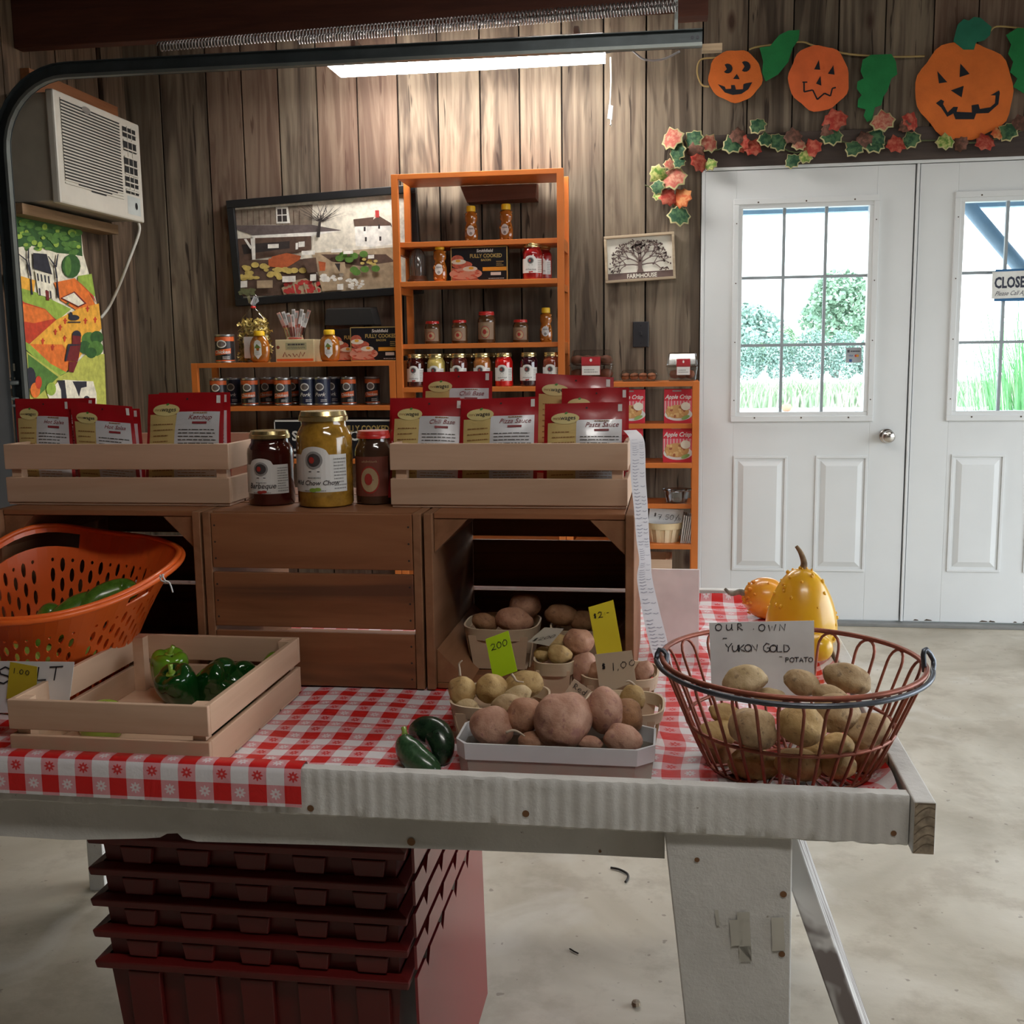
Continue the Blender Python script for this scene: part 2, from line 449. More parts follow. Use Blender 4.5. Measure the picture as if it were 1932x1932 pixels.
# ------------------------------------------------------------------ doors
M_door = pm('door_white_paint', (.74,.76,.76), .42, var=.03, scale=3)
M_dirt = pm('door_dirt', (.10,.075,.055), .9)
M_chrome = pm('brushed_nickel', (.62,.59,.55), .22, 1, var=.05)
M_mun = pm('grey_muntin', (.30,.34,.36), .5)
M_pane = pane_glass('door_pane', (.93, .97, .97), .05)
YD = 5.118
def door(idx, x0, x1, gx0, gx1, gz0, gz1, panels, knob=None):
    d = MB(); zb, zt = .022, 2.068
    fo = .030
    a0, a1, c0, c1 = gx0-fo, gx1+fo, gz0-fo, gz1+fo      # hole
    d.box(x0, a0, YD, YD+.044, zb, zt).box(a1, x1, YD, YD+.044, zb, zt)
    d.box(a0, a1, YD, YD+.044, zb, c0).box(a0, a1, YD, YD+.044, c1, zt)
    for (p0, p1, q0, q1) in panels:
        for (s0, s1, h) in ((.0, .012, .006),):
            # bead round the panel
            d.box(p0, p1, YD-h, YD, q1-s1, q1).box(p0, p1, YD-h, YD, q0, q0+s1)
            d.box(p0, p0+s1, YD-h, YD, q0+s1, q1-s1).box(p1-s1, p1, YD-h, YD, q0+s1, q1-s1)
        e, g = .022, .046
        d.hexa([(p0+e, YD, q0+e), (p1-e, YD, q0+e), (p1-e, YD, q1-e), (p0+e, YD, q1-e)],
               [(p0+g, YD-.009, q0+g), (p1-g, YD-.009, q0+g), (p1-g, YD-.009, q1-g), (p0+g, YD-.009, q1-g)])
    rr = random.Random(idx)
    for k in range(10):      # chipped and rusted bottom edge
        xx = rr.uniform(x0+.02, x1-.06); w = rr.uniform(.008, .045)
        if idx == 2 or k < 4:
            d.poly([(xx, 0), (xx+w*.3, .006+.004*rr.random()), (xx+w*.8, .005), (xx+w, 0)], flat(front((0, YD, zb+.002))), 1, .0008)
    D = structure(d.build('door_%d' % idx, [M_door, M_dirt], bevel=.0015))
    f = MB()
    for (u0, u1, v0, v1) in ((a0-.012, a1+.012, c1-.012, c1+.014), (a0-.012, a1+.012, c0-.014, c0+.012), (a0-.012, a0+.012, c0+.012, c1-.012), (a1-.012, a1+.012, c0+.012, c1-.012)):
        f.box(u0, u1, YD-.012, YD, v0, v1)
    for (u0, u1, v0, v1) in ((a0, a1, gz1, c1), (a0, a1, c0, gz0), (a0, gx0, gz0, gz1), (gx1, a1, gz0, gz1)):
        f.box(u0, u1, YD-.006, YD+.04, v0, v1)
    for k in range(3):
        for zz in (c1-.004, c0+.004):
            p = (gx0 + (gx1-gx0)*(.12+.38*k), YD-.0125, zz)
            f.ell(0, 0, .004, .004, flat(front(p)), 1, .0006, 8)
    for k in range(4):
        for xx in (a0+.002, a1-.002):
            p = (xx, YD-.0125, gz0 + (gz1-gz0)*(.06+.29*k))
            f.ell(0, 0, .003, .003, flat(front(p)), 1, .0006, 8)
    W = f.build('window_frame', [M_door, M_dirt], D, bevel=.002)
    mu = MB()
    for k in (1, 2):
        xx = gx0 + (gx1-gx0)*k/3; mu.box(xx-.0065, xx+.0065, YD+.010, YD+.026, gz0, gz1)
        zz = gz0 + (gz1-gz0)*k/3; mu.box(gx0, gx1, YD+.011, YD+.025, zz-.0065, zz+.0065)
    mu.build('muntin', M_mun, D)
    MB().box(gx0, gx1, YD+.027, YD+.030, gz0, gz1).build('glass', M_pane, D)
    if knob:
        k = MB(); k.M = T(*knob) @ RX(PI/2)
        k.lathe([(0,0),(.033,0),(.033,.004),(.030,.008),(.013,.010),(.012,.028),(.022,.034),(.0285,.044),(.0275,.056),(.020,.063),(0,.064)], n=28)
        k.build('knob', M_chrome, D, smooth=True)
    return D
g1a, g1b = at(1397, 700, Y=YD), at(1631, 700, Y=YD)
gzt, gzb = at(1520, 391, Y=YD).z, at(1510, 777, Y=YD).z
def pan(pxa, pxb, pya, pyb):
    a = at(pxa, (pya+pyb)/2, Y=YD); c = at(pxb, (pya+pyb)/2, Y=YD)
    return (a.x, c.x, at((pxa+pxb)/2, pyb, Y=YD).z, at((pxa+pxb)/2, pya, Y=YD).z)
d1 = door(1, .1345, 1.040, g1a.x, g1b.x, gzb, gzt, [pan(1382, 1483, 860, 1076), pan(1536, 1634, 860, 1078)], knob=(at(1676.6, 824, Y=YD-.05).x, YD, at(1676.6, 824, Y=YD-.05).z))
g2 = at(1811, 600, Y=YD).x; gw = g1b.x - g1a.x
pA = pan(1790, 1891, 857, 1079)
door(2, 1.062, 1.9645, g2, g2+gw, gzb, gzt, [pA, (pA[1]+.10, pA[1]+.10+(pA[1]-pA[0]), pA[2], pA[3])])
b = MB().box(DX0, .134, YW-.02, YW+.08, 0, DZ).box(1.965, DX1, YW-.02, YW+.08, 0, DZ).box(DX0, DX1, YW-.02, YW+.08, 2.071, DZ)
b.box(1.046, 1.058, YD-.006, YD+.06, .02, 2.07)
structure(b.build('trim_5', M_door, bevel=.002))
structure(MB().box(1.034, 1.068, YD+.046, YD+.06, .02, 2.07).box(DX0, DX1, YD+.046, YD+.06, 2.062, 2.08).build('trim_9', M_dark))
structure(MB().box(DX0, DX1, YW-.06, YW+.11, 0, .014).build('trim_6', pm('grey_threshold', (.2,.2,.19), .6), bevel=.002))

# sticker on the pane
p = at(1611, 670, Y=YD+.02)
F = flat(front((p.x, YD+.0262, p.z)))
b = MB().rect(-.034, .034, -.034, .034, F, 0)
b.rect(-.028, -.018, .012, .024, F, 1, .0004); b.fakelines(-.014, .028, .014, .022, 1, F, 1, .0004, 3, .8)
b.text('VISA', .010, -.022, -.006, F, 2, .0004, bold=.02); b.ell(.010, -.003, .006, .006, F, 3, .0004); b.ell(.017, -.003, .006, .006, F, 4, .0005)
b.rect(-.019, -.007, -.030, -.018, F, 2, .0004)
tag(b.build('sticker', [pm('sticker_grey', (.42,.44,.46), .6), pm('sticker_dark', (.08,.08,.10), .6), pm('sticker_blue', (.05,.12,.35), .6), pm('sticker_red', (.6,.05,.04), .6), pm('sticker_orange', (.75,.35,.05), .6)]),
    'small grey payment card sticker in the corner of the left door window', 'sticker')
# closed sign
p0, p1 = at(1874, 512, Y=YD-.02), at(1869, 563, Y=YD-.02)
t = thing('closed_sign', 'white and blue CLOSED sign hanging in the right door window', 'sign', (p0.x, YD-.014, p1.z))
W_, H_ = .29, p0.z - p1.z
F = flat(frame((p0.x, YD-.014, p1.z-.002), (1, 0, .02), (0, 0, 1)))
bm_ = MB(); bm_.prism([(.012, -.012), (W_+.01, -.016), (W_+.01, H_+.012), (.012, H_+.008)], front((p0.x, YD-.0105, p1.z)), .002)
bm_.build('blue_backing', pm('sign_blue', (.02,.14,.33), .5), t)
s_ = MB().rect(0, W_, 0, H_, F, 0)
s_.text('CLOSED', H_*.56, .010, H_*.40, F, 1, .0006, bold=.035, sx=.66); s_.text('Please Call Again', H_*.24, .012, H_*.11, F, 1, .0006, shear=.5, sx=.80)
s_.build('face', [pm('sign_white', (.78,.78,.74), .5), pm('sign_ink', (.02,.025,.05), .5)], t)
# ------------------------------------------------------------------ outdoors
M_gr = pm('pale_field', (.86,.86,.80), .95, var=.25, scale=.6)
tag(MB().box(-60, 60, YW+.13, 140, -.16, -.10).build('field', M_gr), kind='structure')
structure(MB().box(XR+.1, 40, -30, YW+.13, -.16, -.10).box(-30, XR+.1, -30, YF-.1, -.16, -.10).build('ground', pm('unseen_dark_yard', (.20,.19,.16), .95, var=.3, scale=3)))  # unseen yard, added dark so little light bounces up through the bay
structure(MB().box(-1.5, 4.5, YW+.13, 6.3, 2.18, 2.24).build('trim_7', pm('porch_soffit', (.30,.42,.52), .7)))
fz = at(1500, 403, Y=6.33).z
structure(MB().box(-1.5, 4.5, 6.3, 6.36, fz, 2.20).build('trim_8', _mats['porch_soffit']))
b = MB(); p0, p1 = at(1812, 372, Y=6.2), at(1945, 528, Y=6.2)
b.tube([V(p0)+V((-.05,0,.12)), p0, p0*.5+p1*.5, p1, p1 + (p1-p0)*.6], .038, 12)
tag(b.build('downspout', pm('downspout_blue_grey', (.20,.28,.36), .5), smooth=True), 'blue-grey diagonal downspout outside the right door window', 'downspout')
def leafmat(name, c1, c2):
    n = NT(name); vec = n.coord(); n.col(n.ramp(n.noise(vec, 1.4, 5, .7), [(.35, c1), (.65, c2)])); n.set(.9, spec=.1); return n.m
LT = [leafmat('hazy_foliage_a', (.22,.35,.25), (.42,.56,.40)), leafmat('hazy_foliage_b', (.27,.40,.35), (.44,.57,.48)), leafmat('hazy_foliage_c', (.24,.40,.25), (.42,.56,.36))]  # leaf colours lightened to paint in the pale outdoor haze
M_bark = pm('bark', (.16,.14,.12), .9)
def tree(px, pytop, pw, Y, label, mt, seed, trunk=True, group='trees beyond the field'):
    rnd = random.Random(seed); base = at(px, 690, Y=Y); base.z = -.1; top = at(px, pytop, Y=Y)
    H = top.z; W = ps(pw, top)
    t = thing(*(('tree', label, 'tree') if trunk else ('wooded_hill', label, 'trees') if pw > 150 else ('bush', label, 'bush')), base, group)
    c = MB()
    for k in range(2900):
        # leaf sprays filling an egg shaped crown
        u = rnd.uniform(-1, 1); a = rnd.uniform(0, 2*PI); q = rnd.random()**.33
        z = (.30 if trunk else .0) + (.70 if trunk else 1.0)*(.5+.5*u*q); wz = math.sqrt(max(0, 1-(u*q)**2)) * (1.05-.35*(z))
        r = q*wz*W*.5*(.85+.3*noise.noise(V((math.cos(a)*1.5, math.sin(a)*1.5, z*4+seed))))
        s_ = W*.024*rnd.uniform(.6, 1.3)
        o = V((r*math.cos(a), r*math.sin(a)*.8, z*H))
        R = Matrix.Rotation(rnd.uniform(0, 6), 4, V((rnd.uniform(-1,1), rnd.uniform(-1,1), rnd.uniform(-1,1))).normalized())
        vs = [base + o + (R @ V((s_*math.cos(j*PI/3)*rnd.uniform(.6,1.2), s_*math.sin(j*PI/3)*rnd.uniform(.6,1.2), rnd.uniform(-.2,.2)*s_))) for j in range(6)]
        c.add(vs, [(0,1,2,3), (0,3,4,5)])
    c.build('crown', LT[mt], t)
    if trunk:
        MB().tube([base, base + V((.1,0,H*.3)), base + V((0,0,H*.7))], [H*.035, H*.025, H*.01], 8).build('trunk', M_bark, t, smooth=True)
tree(1576, 505, 185, 60, 'big pale green tree at the right of the left door window', 0, 5)
tree(1482, 612, 60, 64, 'mid-sized pale green tree left of the big tree', 2, 6)
tree(1425, 642, 70, 66, 'low rounded tree at the left edge of the door window', 2, 7)
tree(1405, 570, 200, 120, 'distant bluish wooded rise seen at the left of the door window', 1, 8, False)
for i, (px, top, w) in enumerate(((1412, 628, 88), (1470, 622, 84), (1530, 615, 88), (1590, 620, 88), (1650, 622, 90))):
    tree(px, top, w, 56, ['low leafy bush at the left end of the field edge', 'low leafy bush second from the left along the field edge', 'low leafy bush in the middle of the field edge', 'low leafy bush under the big tree', 'low leafy bush at the right end of the field edge'][i], 1, 20+i, False, 'bushes along the field edge')
# low corn strip: nobody could count the blades
b = MB(); rnd = random.Random(9)
for k in range(4800):
    x = rnd.uniform(.5, 15); y = rnd.uniform(27.5, 30.5); h = rnd.uniform(.40, .72); a = rnd.uniform(-.5, .5)
    w = rnd.uniform(.012, .03); z0 = -.1
    b.add([(x-w, y, z0), (x+w, y, z0), (x+a*.2+w*.8, y+.05, z0+h*.6), (x+a*.2-w*.8, y+.05, z0+h*.6), (x+a*.5, y, z0+h)], [(0,1,2,3), (3,2,4)], 0 if rnd.random() < .6 else 1)
tag(b.build('corn_strip', [leafmat('corn_green', (.24,.36,.20), (.44,.54,.36)), pm('corn_straw', (.56,.51,.43), .9)]), 'low strip of green and straw coloured corn across the field', 'crop', kind='stuff')
# ornamental grass near the right door
b = MB(); rnd = random.Random(12); c = at(1905, 770, Y=9.2); cx = c.x+.25
for k in range(900):
    a = rnd.uniform(0, 2*PI); r0_ = rnd.uniform(0, .55); x = cx + r0_*math.cos(a); y = 9.2 + r0_*math.sin(a)
    h = rnd.uniform(.9, 1.95); lean = rnd.uniform(.05, .45); w = rnd.uniform(.006, .014); pts = []
    dx, dy = math.cos(a)*lean, math.sin(a)*lean
    for j in range(5):
        s_ = j/4; pts.append((x+dx*s_*s_, y+dy*s_*s_, -.1 + h*(s_ - .22*lean*s_**3)))
    ax, ay = math.cos(a+PI/2+rnd.uniform(-.6,.6)), math.sin(a+PI/2)
    vs = []
    for j, p in enumerate(pts):
        ww = w*(1-j/4.3); vs += [(p[0]-ax*ww, p[1]-ay*ww, p[2]), (p[0]+ax*ww, p[1]+ay*ww, p[2])]
    b.add(vs, [(2*j, 2*j+1, 2*j+3, 2*j+2) for j in range(4)], 0 if rnd.random() < .8 else 1)
tag(b.build('ornamental_grass', [leafmat('grass_green', (.12,.36,.12), (.30,.58,.28)), pm('grass_pale', (.62,.68,.45), .8)]), 'tall clump of ornamental grass behind the right door window', 'grass', kind='stuff')
p = at(1484, 777, Z=-.1); rr = ps(10, p); p.z += rr*.78
b = MB().lathe([(0,-rr*.8),(rr*.7,-rr*.6),(rr,0),(rr*.75,rr*.6),(0,rr*.8)], p, 16)
tag(b.build('field_pumpkin', pm('pale_red', (.75,.25,.16), .6), smooth=True), 'small reddish pumpkin far out on the pale ground', 'pumpkin')

# ------------------------------------------------------------------ light
w = bpy.data.worlds.new('overcast'); sc.world = w; w.use_nodes = True
nt = w.node_tree; bg = nt.nodes['Background']; bg.inputs[1].default_value = 5.0
tc = nt.nodes.new('ShaderNodeTexCoord'); sx = nt.nodes.new('ShaderNodeSeparateXYZ'); cr = nt.nodes.new('ShaderNodeValToRGB')
nt.links.new(tc.outputs['Generated'], sx.inputs[0]); nt.links.new(sx.outputs['Z'], cr.inputs[0]); nt.links.new(cr.outputs[0], bg.inputs[0])
cr.color_ramp.elements[0].position = 0; cr.color_ramp.elements[0].color = (.93, .97, 1, 1); cr.color_ramp.elements[1].position = .6; cr.color_ramp.elements[1].color = (.80, .90, 1, 1)
def portal(name, loc, rot, sx_, sy_):
    l = bpy.data.lights.new(name, 'AREA'); l.shape = 'RECTANGLE'; l.size = sx_; l.size_y = sy_
    try: l.cycles.is_portal = True
    except Exception: pass
    o = bpy.data.objects.new(name, l); COL.objects.link(o); o.location = loc; o.rotation_euler = rot
portal('bay_right_daylight', (XR+.02, 2.5, 1.15), (0, PI/2, 0), 2.3, 4.4)
portal('door_daylight', (1.05, YD+.05, 1.4), (-PI/2, 0, 0), 1.8, 1.0)

# wraparound tube fixture under the beam
lz = 2.50; a0, a1 = at(627, 118, Z=lz), at(1141, 97, Z=lz); c0, c1 = at(650, 148, Z=lz), at(1143, 124, Z=lz)
lx0, lx1 = c0.x-.01, c1.x; ly0, ly1 = a0.y+.02, c0.y
t = thing('tube_light', 'bright white wraparound tube light hanging under the door track', 'ceiling light', ((lx0+lx1)/2, (ly0+ly1)/2, lz))
M_tube = emit('lit_diffuser', (1, .97, .93), 32)
b = MB(); n_ = 10
prof = [(ly0, lz+.045), (ly0+.003, lz+.012), (ly0+.012, lz+.002), (ly0+.03, lz), (ly1-.03, lz), (ly1-.012, lz+.002), (ly1-.003, lz+.012), (ly1, lz+.045)]; n_ = 7
vs = [(lx0, y, z) for y, z in prof] + [(lx1, y, z) for y, z in prof]
b.add(vs, [(k, k+1, n_+1+k+1, n_+1+k) for k in range(n_)]); b.add(vs[:n_+1], [tuple(range(n_+1))]); b.add(vs[n_+1:], [tuple(range(n_, -1, -1))])
b.build('diffuser', M_tube, t, smooth=False)
MB().box(lx0-.004, lx1+.004, ly0+.01, ly1-.01, lz+.046, lz+.07).build('housing', pm('white_enamel', (.7,.7,.68), .4), t, bevel=.003)
MB().box(lx0+.1, lx0+.12, ly0+.05, ly1-.05, lz+.07, lz+.11).box(lx1-.12, lx1-.1, ly0+.05, ly1-.05, lz+.07, lz+.11).build('hanger', pm('white_enamel', (.7,.7,.68), .4), t)
# second fixture of the same kind further forward over the aisle, above the picture
t2 = dup(t, (1.5, 2.95, 2.60), (0, 0, 0), 'twin tube light on the beam over the aisle')
t3 = dup(t, (-.05, 2.95, 2.60), (0, 0, 0), 'twin tube light on the beam over the sales table')
t4 = dup(t, (.45, .30, 2.60), (0, 0, 0), 'added unseen tube light above the front edge of the table')  # added fixture, out of view, to light the rails and front faces
for t_ in (t2, t3, t4):
    for c_ in t_.children:
        if c_.name.startswith('diffuser'):
            c_.data = c_.data.copy(); c_.data.materials[0] = emit('lit_diffuser_b', (1, .96, .90), 7 if t_ is t2 else 13 if t_ is t3 else 17)
# pull string with a tag
p0 = at(1152, 108, Y=4.90); p1 = at(1151, 200, Y=4.90); p2 = at(1153, 238, Y=4.90)
t = thing('pull_string', 'thin white pull string with a small tag beside the tube light', 'pull string', p0)
MB().tube([p0, p0*.5+p1*.5+V((.003,0,0)), p1, p2], .0030, 6).build('string', pm('string_white', (.8,.78,.72), .8), t)
MB().hexa([V(p1)+V(q) for q in ((-.012,-.003,-.052),(.009,-.003,-.060),(.014,-.003,0),(-.005,-.003,.006))], [V(p1)+V(q) for q in ((-.012,.003,-.052),(.009,.003,-.060),(.014,.003,0),(-.005,.003,.006))]).build('tag', pm('tag_clear', (.45,.46,.46), .2), t, bevel=.001)
b = MB(); b.lathe([(0,-.006),(.006,0),(0,.006)], at(1152, 236, Y=4.90), 10); b.build('pull_bead', pm('brushed_nickel', (.6,.6,.6), .2, 1), t, smooth=True)
# power cord of the light
pts = [at(1143, 100, Y=4.5), at(1185, 92, Y=4.5), at(1215, 112, Y=4.45), at(1250, 112, Y=4.4), at(1282, 97, Y=4.34)]
def smooth_pts(pts, n=6):
    pts = [V(p) for p in pts]; out = []
    for i in range(len(pts)-1):
        p0, p1, p2, p3 = pts[max(i-1, 0)], pts[i], pts[i+1], pts[min(i+2, len(pts)-1)]
        for k in range(n):
            s = k/n; out.append(.5*((2*p1) + (-p0+p2)*s + (2*p0-5*p1+4*p2-p3)*s*s + (-p0+3*p1-3*p2+p3)*s**3))
    out.append(pts[-1]); return out
tag(MB().tube(smooth_pts(pts), .004, 8).build('power_cord', pm('cord_grey', (.35,.35,.36), .5), smooth=True), 'thin grey power cord drooping right of the tube light', 'cord')

# ------------------------------------------------------------------ overhead door track and springs
M_trk = pm('galvanised_steel', (.055,.068,.072), .5, .4, var=.2, scale=8)
M_trk2 = pm('steel_lip', (.17,.19,.18), .45, .5)
YT = 4.05
zt, zb = at(1325, 56, Y=YT).z, at(1325, 90, Y=YT).z; xe = at(1325, 70, Y=YT).x
zc = (zt+zb)/2; hh = (zt-zb)/2
t = thing('door_track', 'dark galvanised overhead door track with a curved left end', 'track', (xe, YT, zc))
path = [V((xe, YT, zc)), V((-1.0, YT, zc+.006)), V((-2.05, YT, zc+.010))]
xv = XL+.06; R_ = .29
for k in range(0, 11):
    a = PI/2 * k/10; path.append(V((xv+R_ - R_*math.sin(a), YT, zc+.01-R_ + R_*math.cos(a))))
path.append(V((xv, YT, .9))); path.append(V((xv, YT, .02)))
def ribbon(mb, path, w0, w1, y0, y1, m=0):
    """bar swept along a path in the XZ plane; w = offset to the outer side"""
    vs = []
    for i, p in enumerate(path):
        tg = (path[min(i+1, len(path)-1)] - path[max(i-1, 0)]).normalized(); nn = V((tg.z, 0, -tg.x))
        for w_, y_ in ((w0, y0), (w1, y0), (w1, y1), (w0, y1)): q = p + nn*w_; vs.append((q.x, y_, q.z))
    n = len(path); fs = [(4*i+k, 4*i+(k+1) % 4, 4*i+4+(k+1) % 4, 4*i+4+k) for i in range(n-1) for k in range(4)]
    fs += [(0,1,2,3), (4*n-1, 4*n-2, 4*n-3, 4*n-4)]
    mb.add(vs, fs, m)
nsgn = V((path[1]-path[0]).normalized()); # path runs to -X: normal (tg.z,0,-tg.x) points up
b = MB(); ribbon(b, path, -hh, hh, YT, YT+.003); ribbon(b, path, hh-.003, hh, YT-.02, YT); b.build('web', M_trk, t)
b = MB(); ribbon(b, path, -hh, -hh+.012, YT-.028, YT-.0035); b.build('lip', M_trk2, t)
b = MB()
for dx in (-.012, -.03):
    b.ell(0, 0, .006, .006, flat(front((xe+dx*1.0-.004, YT-.001, zc+.005))), 0, .002, 12)
b.build('bolt', pm('dark_steel', (.03,.03,.035), .4, .8), t)
# hanger angle at the right end
ax = at(1278, 40, Y=YT+.05).x
tag(MB().box(ax-.010, ax+.002, YT+.006, YT+.03, zt-.03, ZC).build('track_hanger', M_trk2), 'thin upright steel strip holding the right end of the door track', 'bracket')
tag(MB().box(xe-.0, xe+.07, YT+.02, YT+.06, zb-.005, zb+.018).build('wood_block', wood('pale_block', (.35,.25,.15), (.5,.37,.24), 'x')), 'small pale wood block at the right end of the door track', 'block')
def coil(p0, p1, r, turns, wire, n=9):
    p0, p1 = V(p0), V(p1); d = (p1-p0); L = d.length; t_ = d/L; a = t_.cross(V((0,0,1))).normalized(); c_ = a.cross(t_); pts = []
    for k in range(int(turns*n)+1):
        s_ = k/(turns*n); an = 2*PI*k/n; pts.append(p0 + d*s_ + (a*math.cos(an)+c_*math.sin(an))*r)
    return MB().tube(pts, wire, 4)
s1 = coil(at(300, 88, Y=YT+.12), at(1278, 6, Y=YT+.02), .017, 150, .0028)
tag(s1.build('extension_spring', pm('spring_steel', (.18,.17,.165), .4, .8), smooth=True), 'long thin extension spring running up to the frame top', 'spring', 'door springs above the track')
s2 = coil(at(560, 76, Y=YT-.02), at(1278, 14, Y=YT-.05), .013, 130, .0026)
tag(s2.build('extension_spring', _mats['spring_steel'], smooth=True), 'second extension spring just below the upper one, above the track', 'spring', 'door springs above the track')
# latch bars of the big door at the far left
t = thing('door_latch', 'galvanised latch and roller bracket on the left track', 'latch', at(20, 745, Y=YT))
b = MB()
for py, r_ in ((722, .009), (752, .006), (765, .006)):
    p = at(-30, py+2, Y=YT-.02); q = at(36, py, Y=YT-.02); b.tube([p, q], r_, 8)
b.build('roller_rod', M_trk2, t, smooth=True)
b = MB()
for py0, py1 in ((686, 700), (712, 716), (733, 748)):
    p = at(20, py0, Y=YT-.004); q = at(29, py1, Y=YT-.004); b.box(p.x, q.x, YT-.006, YT-.0045, q.z, p.z)
b.build('slot_light', pm('pale_plate', (.55,.52,.42), .5), t)
b = MB(); p = at(8, 800, Y=YT-.03); b.box(p.x-.06, p.x+.012, YT-.05, YT-.01, p.z-.12, p.z+.09); b.build('bracket_plate', pm('dark_steel', (.03,.03,.035), .4, .8), t, bevel=.004)
# closed sectional door along the left wall in front of the track (only its dark edge shows)
structure(MB().box(XL+.002, XL+.03, 1.6, 4.02, 0, 2.2).build('door_3', pm('dark_door', (.03,.03,.03), .6)))
# ------------------------------------------------------------------ window air conditioner
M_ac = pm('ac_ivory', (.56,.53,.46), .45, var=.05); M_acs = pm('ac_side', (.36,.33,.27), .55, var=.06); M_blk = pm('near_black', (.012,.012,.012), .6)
AX = -2.44; AY0, AY1, AZ0, AZ1 = 4.175, 4.885, 1.895, 2.335
t = thing('air_conditioner', 'ivory window air conditioner sticking out of the plank wall', 'air conditioner', (-2.55, 4.53, AZ0))
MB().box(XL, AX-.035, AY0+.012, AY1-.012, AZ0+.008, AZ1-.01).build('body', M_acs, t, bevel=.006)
W_, H_ = AY1-AY0, AZ1-AZ0
F = flat(frame((AX, AY0, AZ0), (0, 1, 0), (0, 0, 1)))
MB().box(AX-.036, AX, AY0, AY1, AZ0, AZ1).build('front_panel', M_ac, t, bevel=.008)
g = MB(); nsl = 27
g0, g1, gz0, gz1 = .045, .52, .075, .415
for k in range(nsl):
    z = gz0 + (gz1-gz0)*k/nsl; e1 = g1 if k > 2 else g1-.05*(3-k); e0 = g0 if k > 1 else g0+.1*(2-k)
    g.rect(e0, e1, z, z+.0065, F, 0, .0015)
g.build('grille_slot', M_blk, t)
g = MB()
for k in range(nsl):
    z = gz0 + (gz1-gz0)*k/nsl + .0065
    g.box(AX, AX+.004, AY0+g0, AY0+g1, AZ0+z, AZ0+z+.0058)
g.build('grille_louver', M_ac, t)
g = MB()
for (z0, z1) in ((.36, .41), (.30, .355), (.20, .275), (.145, .195), (.115, .14)):
    g.rect(.545, .665, z0, z1-.006, F, 0, .0015)
g.build('vent_opening', M_blk, t)
g = MB()
for k in range(8):
    z = .125 + k*.036; g.box(AX, AX+.006, AY0+.545, AY0+.668, AZ0+z, AZ0+z+.006)
for y in (.585, .625): g.box(AX, AX+.003, AY0+y, AY0+y+.004, AZ0+.115, AZ0+.41)
g.build('vent_louver', M_ac, t)
g = MB().rect(.555, .675, .025, .105, F, 0, .001).ell(.635, .066, .012, .016, F, 1, .002)
g.build('control_panel', [pm('ac_panel_grey', (.44,.47,.45), .5), M_blk], t)
MB().ell(.24, .405, .035, .014, F, 0, .005).build('badge', pm('badge_silver', (.5,.5,.48), .3, .8), t)
MB().rect(AX-.012-AX, .0, 0, 0.001, F).build('seam', M_blk, t)
# cord
pts = [at(270, 412, X=-2.45), at(262, 440, X=-2.46), at(240, 500, X=-2.5), at(222, 545, X=-2.56), at(205, 580, X=-2.61), at(190, 600, X=-2.63)]
pts[0] = V((-2.46, 4.86, AZ0+.004))
MB().tube(smooth_pts(pts), .007, 8).build('power_cord', pm('cord_ivory', (.52,.50,.44), .5), t, smooth=True)
M_cl = wood('cleat_wood', (.20,.12,.06), (.32,.20,.11), 'y')
tag(MB().box(XL, XL+.09, 4.10, 4.86, 1.845, 1.888).build('support_cleat', M_cl, bevel=.002), 'wooden cleat under the air conditioner', 'cleat')
tag(MB().box(XL, XL+.04, 4.30, 5.02, AZ1+.005, AZ1+.115).build('filler_board', wood('orange_board', (.22,.085,.035), (.32,.13,.055), 'y')), 'reddish filler board above the air conditioner', 'board')

# ------------------------------------------------------------------ garden flag (folk farm scene)
XFL = XL+.02
def FX(zx, zy): p = at(zx*.20704, 380 + zy*.20704, X=XFL); return (p.y, p.z)
FF = lambda y, z, l=0: V((XFL + l, y, z))
def mc(n, c, r=.8): return pm(n, c, r, var=.22, scale=38)
FM = [mc('flag_cream', lin(232,226,204)), mc('flag_green', lin(52,92,45)), mc('flag_lime', lin(150,178,72)), mc('flag_orange', lin(226,118,48)),
      mc('flag_yellow', lin(238,172,62)), mc('flag_red', lin(196,66,40)), mc('flag_navy', lin(44,44,54)), mc('flag_maroon', lin(112,34,36)), mc('flag_midgreen', lin(84,126,56)), mc('flag_olive', lin(186,188,88))]
b = MB(); L_ = [0]
def fp(pts, m, dl=.00008):
    L_[0] += dl; b.poly([FX(*p) for p in pts], FF, m, L_[0])
def fe(x, y, rx, ry, m, dl=.00008, n=14):
    L_[0] += dl; b.poly([FX(x+rx*math.cos(2*PI*k/n), y+ry*math.sin(2*PI*k/n)) for k in range(n)], FF, m, L_[0])
fp([(58,90),(735,235),(760,480),(850,800),(915,1060),(945,1400),(975,2300),(200,2300),(150,1200),(85,430)], 0)
fp([(58,90),(735,235),(752,500),(640,480),(520,470),(400,430),(270,400),(160,420),(80,370)], 1)
rr = random.Random(4)
for k in range(60):
    x = rr.uniform(80, 730); y = rr.uniform(130 + x*.2, 400 + x*.12); fe(x, y, rr.uniform(18, 45), rr.uniform(14, 30), 8 if k % 3 else 2)
fe(640, 590, 85, 110, 1); fe(610, 590, 30, 90, 8)
fe(120, 700, 60, 90, 1)
fp([(700,680),(825,660),(860,870),(700,760)], 2)
fp([(180,680),(310,720),(300,830),(160,790)], 4); fp([(140,780),(320,830),(640,980),(520,1080),(200,950)], 2)
fp([(480,740),(670,700),(800,830),(870,960),(700,1000),(540,900)], 3); fp([(670,700),(800,830),(870,930),(840,860),(740,760)], 5)
fp([(130,850),(210,920),(400,980),(500,1080),(420,1160),(250,1300),(155,1230)], 5); fp([(200,930),(400,985),(480,1070),(300,1110),(180,1090)], 3)
